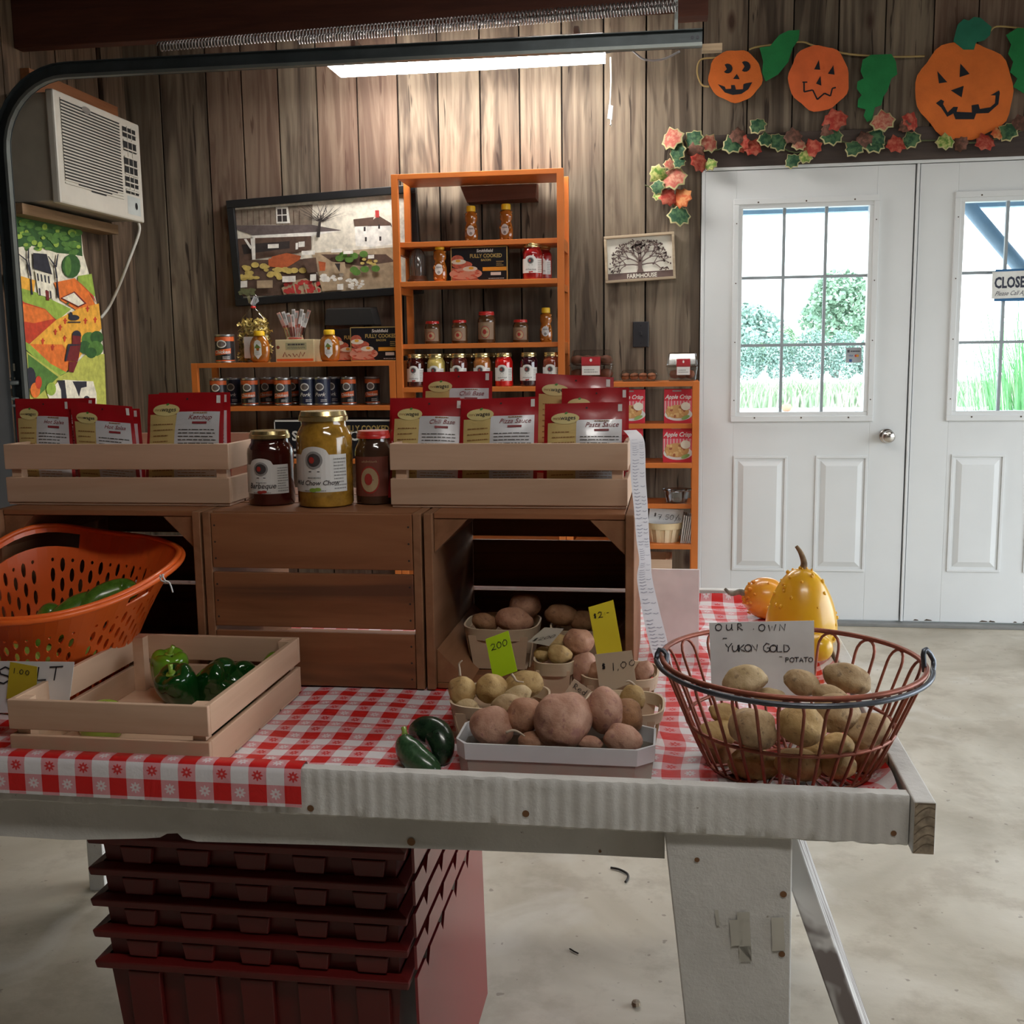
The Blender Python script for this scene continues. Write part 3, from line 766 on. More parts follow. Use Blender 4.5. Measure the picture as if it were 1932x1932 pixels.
fp([(500,1080),(700,980),(890,930),(915,1160),(800,1300),(620,1550),(420,1450),(255,1300)], 4)
fp([(260,1300),(560,1305),(640,1420),(590,1560),(450,1480)], 3)
fp([(255,1300),(450,1480),(600,1560),(530,1590),(280,1400),(160,1290),(150,1240)], 2)
fp([(150,1310),(540,1590),(600,1560),(760,1400),(940,1390),(975,2300),(200,2300)], 9); fp([(240,1390),(520,1600),(330,1780),(250,1600)], 8)
for x, y, r in ((800,1260,70),(870,1240,60),(760,1330,60),(860,1340,70),(820,1380,50)): fe(x, y, r, r, 8 if r > 60 else 1)
for x, y in ((785,980),(855,1080),(765,1090),(580,1090),(535,1150),(490,1190),(575,1250),(375,1275),(465,1330)): fe(x, y, 9, 30, 5); fe(x, y-6, 20, 7, 5)
fp([(285,470),(410,480),(440,590),(460,668),(290,610)], 6); fp([(300,625),(460,668),(480,890),(335,850)], 0)
for k in range(4):
    fp([(318+k*33,655+k*8),(332+k*33,658+k*8),(340+k*33,725+k*8),(326+k*33,722+k*8)], 6); 
    if k != 1: fp([(335+k*33,790+k*8),(350+k*33,794+k*8),(355+k*33,860+k*8),(342+k*33,856+k*8)], 6)
fp([(395,810),(428,818),(432,905),(405,900)], 7)
for tr_ in ([(275,850),(262,680),(225,540),(90,430)], [(262,680),(240,520),(240,430)], [(515,880),(500,700),(485,590),(420,500)], [(490,600),(510,480)]):
    for p, q in zip(tr_, tr_[1:]): fp([(p[0]-9,p[1]),(p[0]+9,p[1]),(q[0]+5,q[1]),(q[0]-5,q[1])], 6)
fe(600, 930, 10, 10, 1)
fp([(535,880),(660,820),(770,930),(700,965)], 7); fp([(550,880),(655,832),(750,928),(695,955)], 0)
fp([(600,1300),(720,1290),(700,1420),(690,1460),(580,1450)], 7); fp([(600,1300),(720,1290),(722,1310),(620,1320),(585,1460),(570,1455)], 6); fe(680, 1225, 42, 50, 6); fp([(640,1220),(720,1230),(715,1305),(640,1300)], 7); fp([(610,1460),(690,1460),(650,1560),(605,1550)], 7)
fp([(600,1095),(715,1095),(715,1106),(600,1106)], 6); fe(655, 1060, 50, 26, 6); fe(625, 1030, 18, 22, 6)
fp([(500,1650),(560,1625),(830,1640),(860,1750),(865,1900),(480,1900),(410,1760)], 0); fp([(500,1630),(570,1630),(590,1800),(540,1810),(535,1720)], 6); fp([(640,1640),(770,1640),(770,1690),(720,1700),(700,1780),(670,1700)], 6); fe(770, 1800, 28, 28, 6); fe(445, 1710, 45, 60, 2)
fe(255, 1610, 50, 100, 6); fe(300, 1720, 45, 70, 3); fe(330, 1650, 30, 60, 5)
for a in (0, 1, 2): fe(230 + a*14, 1530 + a*20, 45, 8, 6)
tag(b.build('garden_flag', FM), 'colourful farm scene flag with a cow hanging under the air conditioner', 'flag')

# ------------------------------------------------------------------ market painting
pA = at(415, 380, Y=5.10); pB = at(445, 578, Y=5.10); pC = at(740, 352, Y=5.10)
ang = math.atan2(pC.z-pA.z, pC.x-pA.x); hgt = (pA-pB).length
PF = frame((pB.x, 5.10, pB.z), (math.cos(ang), 0, math.sin(ang)), (-math.sin(ang), 0, math.cos(ang)))
PWD = .93; t = thing('market_picture', 'black framed picture of a farm market hanging left of the tall shelf', 'picture', (pB.x, 5.10, pB.z))
b = MB(); b.M = PF; fwid = .036
for (a, c, d_, e) in ((0, PWD, 0, fwid), (0, PWD, hgt-fwid, hgt), (0, fwid, fwid, hgt-fwid), (PWD-fwid, PWD, fwid, hgt-fwid)):
    b.box(a, c, d_, e, -.034, .006)
b.build('frame', pm('black_frame', (.012,.012,.013), .4), t, bevel=.003)
PI_ = PF.inverted()
def PX(zx, zy): q = PI_ @ at(340+zx*.22774, 320+zy*.22774, Y=5.10); return (q.x, q.y)
PFn = lambda x, y, l=0: PF @ V((x, y, -.012 + l))
PM = [mc('paint_cream', lin(214,206,190)), mc('paint_barn', lin(128,114,100)), mc('paint_brown', lin(88,66,54)), mc('paint_grey', lin(96,84,82)), mc('paint_tan', lin(170,148,120)),
      mc('paint_orange', lin(176,88,48)), mc('paint_yellow', lin(196,172,96)), mc('paint_red', lin(176,54,50)), mc('paint_green', lin(84,122,48)), mc('paint_dark', lin(48,40,38)), mc('paint_white', lin(226,222,214)), mc('paint_olive', lin(102,104,70))]
b = MB(); L_ = [0]
def pp(pts, m): L_[0] += .00008; b.poly([PX(*p) for p in pts], PFn, m, L_[0])
def pe(x, y, rx, ry, m, n=10): L_[0] += .00006; b.poly([PX(x+rx*math.cos(2*PI*k/n), y+ry*math.sin(2*PI*k/n)) for k in range(n)], PFn, m, L_[0])
b.rect(fwid, PWD-fwid, fwid, hgt-fwid, PFn, 0, 0)
pp([(440,330),(1090,285),(1085,460),(780,455),(450,460)], 1)
for k in range(12): x = 450+k*48; pp([(x,335),(x+5,335),(x+8,455),(x+3,455)], 2)
pp([(785,310),(885,305),(905,440),(790,445)], 10); pp([(797,325),(872,322),(880,428),(800,430)], 9); pp([(832,322),(838,322),(842,430),(836,430)], 10); pp([(797,372),(876,368),(877,376),(797,380)], 10)
pp([(450,460),(1085,455),(1330,500),(1280,525),(600,545),(470,500)], 3); pp([(580,545),(1300,505),(1340,530),(1300,548),(600,570)], 10)
pp([(470,570),(1080,548),(1080,660),(960,690),(480,760)], 2); pp([(500,620),(900,590),(900,650),(520,700)], 9)
pp([(1330,500),(1760,440),(1770,700),(1080,690),(1090,548)], 0)
pp([(1430,410),(1600,390),(1580,460),(1440,470)], 2); pp([(1540,450),(1640,380),(1740,440),(1750,470),(1550,470)], 2); pp([(1440,470),(1740,462),(1750,620),(1570,640),(1450,630)], 10); pp([(1610,335),(1642,335),(1645,395),(1614,395)], 7)
for x, y in ((1515,490),(1635,470),(1525,575),(1645,570)): pp([(x,y-18),(x+16,y-18),(x+16,y+18),(x,y+18)], 9)
pp([(1085,690),(1775,640),(1780,1000),(1200,1030),(1150,900)], 4); pp([(1160,700),(1700,700),(1775,760),(1500,800),(1250,760)], 2)
for k in range(26):
    a = PI*k/25; x, y = 1160, 430
    for j in range(3):
        x2 = x + (60+20*j)*math.cos(a + rr.uniform(-.5,.5)); y2 = y - (28+12*j)*abs(math.sin(a))-8
        pp([(x-5+j,y),(x+5-j,y),(x2+3-j,y2),(x2-3+j,y2)], 9); x, y = x2, y2
pp([(1125,560),(1155,560),(1165,430),(1145,430)], 9)
pp([(480,750),(1060,740),(1150,900),(1180,1030),(500,1050)], 2)
pp([(580,570),(618,565),(622,745),(595,745)], 10); pp([(525,575),(545,572),(590,640),(580,660)], 10)
for k in range(14): a = k/13; pp([(870,760),(875+a*10,740),(1000-a*270, 700+abs(a-.4)*60),(730+ (1-a)*260, 720+a*90)], 5)
pp([(730,800),(760,720),(880,690),(1000,715),(990,745),(900,800),(850,820)], 5)
for k in range(26): pe(rr.uniform(500, 850), rr.uniform(800, 900), rr.uniform(20, 38), rr.uniform(12, 22), 6)
for x, y in ((620,790),(690,800),(900,840),(870,830),(1015,835),(945,835)): pe(x, y, 34, 24, 6)
for x, y in ((1320,735),(1400,745),(1350,710),(1440,715),(1520,700),(1460,850),(1530,825),(1620,820),(1440,830)): pe(x, y, 36, 28, 8)
for k in range(10): pe(rr.uniform(1500, 1620), rr.uniform(740, 790), 18, 12, 6)
pp([(840,980),(940,920),(1040,900),(1190,1000),(1150,1025),(860,1035)], 4)
for k in range(34): pe(rr.uniform(870, 1150), rr.uniform(930, 1015), 20, 17, 7)
for k in range(3): pp([(930+k*90,940),(945+k*90,935),(965+k*90,1020),(955+k*90,1025)], 4)
pp([(1150,900),(1350,890),(1360,990),(1180,1010)], 4)
for k in range(20): pe(rr.uniform(1170, 1340), rr.uniform(865, 920), 18, 13, 10)
for k in range(24): pe(rr.uniform(1380, 1520), rr.uniform(910, 985), 14, 10, 10)
for q in ((730,620,90,30),(960,610,20,50),(1010,675,110,30),(1255,660,90,25),(1355,675,80,22),(850,885,110,45),(640,920,130,60),(505,925,55,50),(1080,870,50,50),(1560,710,50,25),(985,600,50,40),(1305,950,50,45)):
    x, y, w_, h_ = q; pp([(x,y),(x+w_,y-4),(x+w_,y+h_),(x,y+h_+4)], 10 if w_ < 120 else 4)
for k in range(30): pe(rr.uniform(500, 620), rr.uniform(990, 1040), 16, 10, 11)
pp([(1020,740),(1130,730),(1145,850),(1060,860)], 2); pp([(1150,760),(1210,770),(1205,840),(1160,840)], 5); pp([(1265,770),(1370,768),(1375,860),(1290,860)], 4); pp([(1285,780),(1330,778),(1325,850)], 9)
b.build('canvas', PM, t)

# ------------------------------------------------------------------ FARMHOUSE sign and switch plate
pA = at(1139, 447, Y=5.115); pB = at(1272, 437, Y=5.115); pD = at(1143, 535, Y=5.115)
ang = math.atan2(pB.z-pA.z, pB.x-pA.x); wW = (pB-pA).length; hH = (pA-pD).length
SF = frame((pD.x, 5.115, pD.z), (math.cos(ang), 0, math.sin(ang)), (-math.sin(ang), 0, math.cos(ang)))
t = thing('farmhouse_sign', 'small framed FARMHOUSE tree sign on the plank wall', 'sign', (pD.x, 5.115, pD.z))
b = MB(); b.M = SF; q = .012
for (a, c, d_, e) in ((0, wW, 0, q), (0, wW, hH-q, hH), (0, q, q, hH-q), (wW-q, wW, q, hH-q)): b.box(a, c, d_, e, -.018, .012)
b.build('frame', wood('sign_frame', (.32,.24,.16), (.45,.36,.25), 'x'), t, bevel=.002)
Fn = lambda x, y, l=0: SF @ V((x, y, -.004 + l))
b = MB().rect(q, wW-q, q, hH-q, Fn, 0); b.rect(q, wW-q, q, .042, Fn, 1, .0008)
b.text('FARMHOUSE', .026, wW*.52, .017, Fn, 0, .0016, bold=.03, align='CENTER', sx=.92)
b.build('board', [pm('sign_cream', (.72,.69,.60), .7), pm('sign_brown', (.13,.085,.075), .7)], t)
b = MB(); cx = wW*.5
b.prism([(cx-.016,.040),(cx+.016,.040),(cx+.009,.06),(cx+.008,.11),(cx-.008,.11),(cx-.009,.06)], SF @ T(0,0,.001), .003)
rr = random.Random(8)
def branch(x, y, a, ln, w, d_):
    x2, y2 = x+ln*math.cos(a), y+ln*math.sin(a); y2 = min(max(y2, .05), hH-q-.005); x2 = min(max(x2, q+.004), wW-q-.004)
    b.stroke([(x, y), ((x+x2)/2, (y+y2)/2+.002), (x2, y2)], w, lambda u, v_, l: SF @ V((u, v_, .0012)), 0, 0)
    if d_ > 0:
        for s_ in (-.7, .05, .75): branch(x2, y2, a+s_+rr.uniform(-.2, .2), ln*.68, w*.7, d_-1)
    for k in range(3):
        b.ell(x2+rr.uniform(-.007,.007), y2+rr.uniform(-.005,.005), .0045, .003, lambda u, v_, l: SF @ V((u, v_, .0016)), 0, 0, 6, rr.uniform(0, 3))
for a in (.1, .5, .95, 1.4, 1.75, 2.2, 2.65, 3.05): branch(cx, .070 + .02*math.sin(a), a, .030 + .034*abs(math.cos(a)), .0052, 2)
b.build('tree_cutout', pm('sign_brown', (.13,.085,.075), .7), t)
pA = at(1194, 607, Y=5.128); pB = at(1224, 655, Y=5.128)
t = thing('switch_plate', 'black switch plate on the plank wall below the tree sign', 'switch', (pA.x, 5.13, pB.z))
MB().box(pA.x, pB.x, 5.127, 5.136, pB.z, pA.z).build('plate', pm('black_plastic', (.02,.02,.024), .4), t, bevel=.003)
cx, cz = (pA.x+pB.x)/2, (pA.z+pB.z)/2
MB().box(cx-.005, cx+.005, 5.115, 5.128, cz-.002, cz+.012).build('toggle', pm('black_plastic', (.02,.02,.024), .4), t, bevel=.001)
b = MB()
for s_ in (-1, 1): b.ell(cx, cz+s_*.04, .0028, .0028, flat(front((0, 5.1265, 0))), 0, .0004, 8)
b.build('screw', pm('dark_steel', (.03,.03,.035), .4, .8), t)
# reddish shelf board fixed to the wall behind the tall shelf and the black one by the painting
pA, pB = at(869, 352, Y=5.07), at(1013, 378, Y=5.07)
tag(MB().hexa([(pA.x, 5.06, pA.z), (pB.x, 5.06, pA.z), (pB.x-.005, 5.06, pB.z+.01), (pA.x+.03, 5.06, pB.z)], [(pA.x, 5.135, pA.z+.005), (pB.x, 5.135, pA.z+.005), (pB.x, 5.135, pB.z), (pA.x+.03, 5.135, pB.z)]).build('wall_bracket', wood('bracket_red', (.12,.045,.03), (.17,.07,.045), 'x')), 'dark reddish wooden bracket on the wall behind the tall shelf', 'bracket')

# ------------------------------------------------------------------ felt pumpkin garland
YG = YW-.03
M_felt = [pm('felt_orange_a', (.70,.165,.028), .95, var=.1, bump=.3, bscale=200), pm('felt_orange_b', (.75,.15,.04), .95, var=.1, bump=.3, bscale=200)]
M_fblk = pm('felt_black', (.012,.013,.018), .95); M_fgr = pm('felt_green', (.015,.20,.055), .95, var=.15, bump=.3, bscale=200); M_fgr2 = pm('felt_teal', (.02,.17,.10), .95, var=.15)
t = thing('pumpkin_garland', 'felt jack-o-lantern garland strung above the double doors', 'garland', at(1560, 90, Y=YG))
def gpt(zx, zy, y=YG): p = at(1180+zx*.38923, zy*.38923, Y=y); return p
def gfn(y=YG): return lambda zx, zy, l=0: gpt(zx, zy, y-l)
def gprism(b, pts, y, th, m=0):
    n = len(pts); vs = [gpt(x, z, y) for x, z in pts] + [gpt(x, z, y)+V((0, th, 0)) for x, z in pts]
    b.add(vs, [tuple(range(n)), tuple(range(2*n-1, n-1, -1))] + [(i, n+i, n+(i+1) % n, (i+1) % n) for i in range(n)], m)
b = MB(); b.tube(smooth_pts([gpt(405,420), gpt(370,410), gpt(348,350), gpt(365,290), gpt(440,280)], 5), .004, 6)
b.tube(smooth_pts([gpt(600,240), gpt(650,225), gpt(820,205), gpt(870,205), gpt(910,220), gpt(1060,258), gpt(1180,270), gpt(1310,275), gpt(1450,272)], 4), .004, 6)
b.tube(smooth_pts([gpt(1770,150), gpt(1800,128), gpt(1900,135), gpt(2000,150)], 4), .004, 6)
b.build('string', pm('jute', (.42,.30,.12), .9), t)
def pumpkin(cx, cy, rx, ry, m, seed, face):
    r_ = random.Random(seed); pts = []
    for k in range(40):
        a = 2*PI*k/40; f = 1 + .025*math.cos(5*a+seed) + .02*math.cos(9*a+seed*2)
        pts.append((cx+rx*f*math.cos(a), cy-ry*f*math.sin(a)))
    b = MB(); gprism(b, pts, YG-.008, .003); P = b.build('felt_pumpkin', M_felt[m], t)
    b = MB()
    for f_ in face: gprism(b, f_, YG-.0095, .0012)
    b.build('face_shape', M_fblk, P, world=True)
def arc_(cx, cy, r, a0, a1, n=9): return [(cx+r*math.cos(a0+(a1-a0)*k/n), cy+r*math.sin(a0+(a1-a0)*k/n)) for k in range(n+1)]
pumpkin(532, 368, 130, 127, 0, 1, [
    arc_(495, 332, 24, -2.2, 2.4) + [(492, 335)], arc_(580, 322, 26, -2.2, 2.2) + [(578, 322)], [(522,382),(540,358),(554,384)],
    [(448,408),(482,420),(486,432),(512,430),(512,412),(530,412),(536,434),(570,432),(572,408),(582,404),(615,398),(596,432),(562,455),(520,460),(482,448)]])
pumpkin(938, 378, 147, 160, 1, 2, [
    [(915,336),(938,290),(944,338)], [(982,357),(1008,316),(1014,362)], [(924,405),(946,368),(950,415)]])
S2 = flat(I4)
bm2 = MB()
def gl(pts, w):
    for p, q in zip(pts, pts[1:]):
        d = V((q[0]-p[0], q[1]-p[1])); n_ = V((-d.y, d.x)).normalized()*w/2
        gprism(bm2, [(p[0]+n_.x,p[1]+n_.y),(q[0]+n_.x,q[1]+n_.y),(q[0]-n_.x,q[1]-n_.y),(p[0]-n_.x,p[1]-n_.y)], YG-.0095, .0012)
gl([(858,398),(882,398)], 6); gl([(866,400),(866,445),(908,436),(930,482),(965,452),(994,465),(1003,428),(1020,424)], 7)
bm2.build('stitched_mouth', M_fblk, t)
pumpkin(1645, 440, 238, 240, 0, 3, [
    [(1512,345),(1560,398),(1520,404)], [(1624,308),(1668,358),(1620,374)], [(1578,438),(1640,416),(1630,472)],
    [(1505,500),(1530,482),(1545,490),(1540,505),(1562,545),(1590,518),(1612,518),(1605,542),(1680,545),(1678,510),(1712,505),(1718,528),(1768,520),(1792,500),(1795,462),(1770,462),(1812,438),(1815,450),(1808,505),(1760,548),(1700,550),(1690,578),(1600,578),(1590,550),(1560,566),(1530,520)]])
for pts, m in (([(650,230),(700,225),(745,170),(790,148),(845,145),(840,190),(810,235),(790,300),(740,360),(680,395),(662,350),(668,300)], M_fgr),
             ([(1150,290),(1190,265),(1290,262),(1312,300),(1318,360),(1290,380),(1270,440),(1250,470),(1240,510),(1210,520),(1195,580),(1172,592),(1155,560),(1165,530),(1125,520),(1128,480),(1145,460),(1122,430),(1125,395),(1155,380),(1140,345)], M_fgr),
             ([(1590,200),(1610,120),(1640,92),(1665,100),(1690,82),(1720,85),(1775,130),(1768,170),(1740,195),(1700,205),(1690,240),(1640,240)], M_fgr2),
             ([(1845,170),(1900,135),(1990,140),(2010,430),(1930,452),(1880,420),(1900,380),(1865,350),(1880,300),(1855,260),(1870,215)], M_fgr)):
    b = MB(); gprism(b, pts, YG-.012, .003); b.build('felt_leaf', m, t)

# ------------------------------------------------------------------ autumn leaf garland
YL = YW-.04
t = thing('leaf_garland', 'red and green artificial leaf garland draped along the door header', 'garland', at(1300, 280, Y=YL))
def lp(zx, zy, y=YL): return at(1180+zx*.38923, zy*.38923, Y=y)
b = MB(); b.tube(smooth_pts([lp(250,1060), lp(215,950), lp(190,900), lp(240,790), lp(250,700), lp(330,680), lp(420,730), lp(560,690), lp(700,690), lp(830,740), lp(980,680), lp(1130,700), lp(1300,690), lp(1500,680), lp(1720,690), lp(1960,620)], 4), .003, 5)
b.tube([lp(95,897), lp(125,910), lp(180,905)], .003, 5)
b.build('vine', pm('vine_green', (.10,.12,.05), .8), t)
def leaf2col(name, c1, c2, edge):
    n = NT(name); vec = n.coord('Generated'); n.col(n.mix(n.ramp(n.noise(n.coord(), 45, 4, .6), [(.42, 0), (.60, 1)]), c1, c2)); n.set(.7, spec=.3); return n.m
ML = {'r': leaf2col('leaf_red', (.34,.035,.022), (.50,.13,.08), 0), 'p': leaf2col('leaf_pink_shaded', (.42,.10,.07), (.56,.28,.18), 0), 'o': leaf2col('leaf_orange_shaded', (.50,.10,.03), (.58,.25,.09), 0),  # pink and orange leaf colours darkened to stand in for shade
      'g': leaf2col('leaf_green', (.02,.07,.035), (.08,.16,.07), 0), 'y': leaf2col('leaf_lime', (.12,.24,.04), (.52,.52,.18), 0), 'd': leaf2col('leaf_dark', (.10,.05,.035), (.22,.10,.07), 0), 'e': pm('leaf_edge', (.46,.42,.20), .7)}
def maple(px, py, r, ang, kind, tilt):
    outl = [(0,-1),(.33,-.66),(.70,-.66),(.76,-.26),(.98,.04),(.74,.26),(.58,.60),(.36,.58),(0,1.0),(-.36,.58),(-.58,.60),(-.74,.26),(-.98,.04),(-.76,-.26),(-.70,-.66),(-.33,-.66)]
    c = lp(px, py); R_ = ps(r*.389*1.22, c)
    M = T(*c) @ front((0, -.012 - .012*rr.random(), 0)) @ RZ(ang) @ RX(tilt) @ RY(rr.uniform(-.5, .5))
    b = MB()
    def ring(s_, l): return [M @ V((x*R_*s_, y*R_*s_, l - .25*R_*(x*x)*s_)) for x, y in outl]
    inner = ring(.87, .003); outer = ring(1, 0); n = len(outl)
    b.add([M @ V((0, -.1*R_, .008))] + inner, [(0, 1+k, 1+(k+1) % n) for k in range(n)], 0)
    b.add(inner + outer, [(k, (k+1) % n, n+(k+1) % n, n+k) for k in range(n)], 1 if kind in 'gpy' else 0)
    b.build('leaf', [ML[kind], ML['e']], t, smooth=True)
for (x, y, r, a, k) in ((225,672,52,.2,'p'),(250,738,42,.9,'g'),(232,862,58,.1,'p'),(158,850,44,2.2,'y'),(155,910,34,1.4,'g'),(165,945,30,.3,'y'),(207,955,42,-.6,'r'),(272,962,46,.5,'o'),(262,1045,52,.05,'g'),
    (330,678,44,.8,'g'),(405,695,44,-.5,'p'),(360,790,44,-.4,'r'),(412,800,30,.3,'y'),(340,735,40,1.8,'d'),(260,790,30,1,'g'),(215,800,28,0,'p'),(520,700,48,.5,'g'),(548,660,40,.1,'d'),(560,700,38,1,'r'),(615,715,42,-.5,'r'),(640,610,40,.9,'g'),(680,680,38,.2,'g'),(740,690,44,-.9,'g'),
    (812,662,40,.1,'d'),(840,700,34,.5,'p'),(900,720,44,.3,'r'),(868,762,34,-.3,'y'),(808,782,36,.6,'g'),(1010,585,54,.2,'r'),(1000,660,48,.1,'g'),(975,640,30,2,'d'),(1105,720,44,1,'g'),(1150,680,40,.2,'d'),(1200,700,50,.4,'g'),(1243,590,52,.1,'p'),(1215,670,46,-.6,'g'),
    (1310,700,44,.3,'r'),(1383,590,44,-.3,'r'),(1380,680,42,.4,'g'),(1350,620,28,2,'d'),(1545,690,40,0,'y'),(1620,700,34,.7,'d'),(1740,690,44,.4,'r'),(1800,650,30,.2,'o'),(1850,640,44,1,'g'),(1905,600,40,.2,'d')):
    maple(x, y, r, a, k, -.35)
# ------------------------------------------------------------------ orange shelves
M_or = pm('orange_paint', (.60,.165,.030), .42, var=.10, scale=6, bump=.06, bscale=40)
SY0, SY1 = 4.83, 5.08
def zpx(px, py, Y=SY0): return at(px, py, Y=Y).z
def shelf_unit(name, label, x0, x1, ztop, shelves, pw=.030, low=0.0, t_=.022):
    t = thing(name, label, 'shelf', ((x0+x1)/2, (SY0+SY1)/2, low))
    for xa in (x0, x1-pw):
        for ya in (SY0, SY1-.022):
            MB().box(xa, xa+pw, ya, ya+.022, low, ztop).build('post', M_or, t, bevel=.0015)
    MB().box(x0+pw, x1-pw, SY0, SY1, ztop-t_, ztop).build('top_board', M_or, t, bevel=.0015)
    for z, fl in shelves:
        if fl: MB().box(x0+pw, x1-pw, SY0, SY1, z-t_, z).build('shelf_board', M_or, t, bevel=.0015)
        else: MB().box(x0+.004, x1-.004, SY0+.022, SY1-.022, z-t_, z).build('shelf_board', M_or, t, bevel=.0015)
    for xa in (x0, x1-pw):      # side rungs
        for z in [s_[0] for s_ in shelves]:
            MB().box(xa+.004, xa+pw-.004, SY0+.022, SY1-.022, z-t_-.03, z-t_).build('side_rung', M_or, t)
    return t
TX0, TX1 = -1.245, -.478
ZT = zpx(900, 323); Z1 = zpx(1054, 449, 4.86); Z2 = zpx(1000, 526); Z3 = zpx(1054, 645, 4.86); Z4 = zpx(1000, 729)
shelf_unit('tall_shelf', 'tall open orange painted shelf standing against the plank wall', TX0, TX1, ZT, [(Z1, 0), (Z2, 1), (Z3, 0), (Z4, 1), (.80, 0), (.42, 1), (.08, 1)])
LX0 = at(360, 690, Y=SY0).x; ZL = zpx(560, 683); ZL2 = zpx(560, 766)
shelf_unit('low_shelf', 'low orange shelf to the left of the tall shelf', LX0, TX0-.003, ZL, [(ZL2, 1), (.80, 1), (.42, 1), (.08, 1)])
RX1 = at(1320, 720, Y=SY0).x; ZR = zpx(1240, 720); ZR2 = zpx(1250, 799, 4.86); ZR3 = zpx(1250, 874); ZR4 = zpx(1250, 950, 4.86); ZR5 = zpx(1250, 1027)
shelf_unit('side_shelf', 'narrow orange shelf between the tall shelf and the left door', TX1+.003, RX1, ZR, [(ZR2, 0), (ZR3, 1), (ZR4, 0), (ZR5, 1), (.06, 1)])

# ------------------------------------------------------------------ goods: makers (local coordinates, base at 0)
C_lab = pm('label_white', (.74,.73,.70), .55, var=.03); C_ink = pm('label_ink', (.06,.05,.05), .6); C_lgrey = pm('label_grey', (.32,.31,.30), .6); C_red = pm('label_red', (.42,.04,.03), .5)
C_gold = pm('gold_lid', (.72,.58,.28), .25, .9, var=.1); C_redlid = pm('red_lid', (.62,.03,.025), .3, coat=.5); C_ylid = pm('yellow_cap', (.85,.52,.02), .4)
def glassy(name, c, **k): return pm(name, c, .12, coat=.8, spec=.6, **k)
JP = [(0,0),(.86,0),(.97,.015),(1,.04),(1,.70),(.97,.76),(.86,.82),(.80,.85),(.80,.90)]
def jar(p, R, H, content, lid, label, title='', prod=C_ink, lab=True, labmat=None, cat='jar', group=None, mode=0, accent=None, yaw=0, name='jar', big=False):
    t = thing(name, label, cat, p, group); t.rotation_euler = (0, 0, yaw); n = 28 if big else 20
    MB().lathe([(r*R, z*H) for r, z in JP], n=n).build('jar_body', content, t, smooth=True, world=False, auto=True)
    lh = .10*H if big else .12*H
    b = MB().lathe([(0, H), (.80*R, H), (.86*R, H-.006*big-.002), (.87*R, H-lh*.45), (.85*R, H-lh*.5), (.88*R, H-lh*.6), (.88*R, H-lh), (.80*R, H-lh)], n=n)
    b.build('lid', lid, t, smooth=True, world=False, auto=True)
    if lab:
        F = cylm(I4, R*1.002); w = R*1.15; z0, z1 = .17*H, .56*H; b = MB()
        lm = labmat or C_lab
        if mode == 0:
            b.rect(-w, w, z0, z1, F, 0, .0004, 14, 1)
            ac = -.08*R
            for k in range(12):
                ua, ub = -1+k/6, -1+(k+1)/6; ha, hb = .085*H*math.sqrt(max(0, 1-ua*ua)), .085*H*math.sqrt(max(0, 1-ub*ub))
                b.poly([(ac+ua*R*.54, z1-.001), (ac+ub*R*.54, z1-.001), (ac+ub*R*.54, z1+hb), (ac+ua*R*.54, z1+ha)], F, 0, .0006)
            cx = -.08*R; cz = z1 - .055*H
            b.ell(cx, cz, R*.32, .092*H, F, 2, .0010); b.ell(cx, cz, R*.24, .068*H, F, 1, .0014)
            b.ell(cx-R*.07, cz, R*.1, .035*H, F, 3, .0018, 10); b.rect(cx-R*.2, cx+R*.2, cz-.125*H, cz-.115*H, F, 1, .001)
            if title == '~': b.scrib(cx-R*.5, cx+R*.5, z0+.07*H, .05*H, R*.05, F, 1, .001, int(R*1e5+p[0]*100) % 97)
            elif title: 
                s_ = R*(.30 if len(title) < 9 else .225); b.text(title, s_*1.08, cx, z0+.075*H, F, 1, .001, shear=.25, align='CENTER', bold=.012)
                b.fakelines(cx-R*.25, cx+R*.25, z0+.145*H, z0+.16*H, 1, F, 2, .001, 7, .8)
                b.fakelines(cx-R*.4, cx+R*.4, z0+.012*H, z0+.035*H, 1, F, 2, .001, 3)
            b.fakelines(R*.62, w*.97, z0+.03*H, z1-.02*H, 10 if big else 7, F, 2, .001, 5)
            if accent: 
                b.ell(cx-.06*R, z0+.055*H*.2+.012*H, .14*R, .022*H, F, 4, .0012, 12); b.ell(cx+.12*R, z0+.03*H, .12*R, .02*H, F, 4, .0014, 12)
            b.build('label', [lm, C_ink, C_lgrey, C_red, accent or C_ink], t, world=False)
        else:      # brown paper label with a round picture
            b.rect(-w*.9, w*.9, z0-.05*H, z1+.10*H, F, 0, .0004, 12, 1)
            b.ell(0, (z0+z1)/2-.02*H, R*.52, .19*H, F, 1, .0008); b.ell(0, (z0+z1)/2-.02*H, R*.46, .165*H, F, 2, .0012)
            b.ell(-.05*R, (z0+z1)/2-.01*H, R*.20, .08*H, F, 1, .0016); b.scrib(-R*.4, R*.4, z1+.02*H, .03*H, R*.03, F, 2, .001, 4)
            b.build('label', [labmat, C_red, pm('label_tan', (.50,.36,.20), .6)], t, world=False)
    return t
M_bbq = glassy('jar_dark_red', (.055,.008,.006), var=.2); M_chow = glassy('jar_mustard', (.36,.19,.025), var=.35, scale=60)
M_lpap = pm('label_kraft_red', (.22,.06,.04), .6); M_krf = pm('label_kraft', (.33,.22,.14), .6)

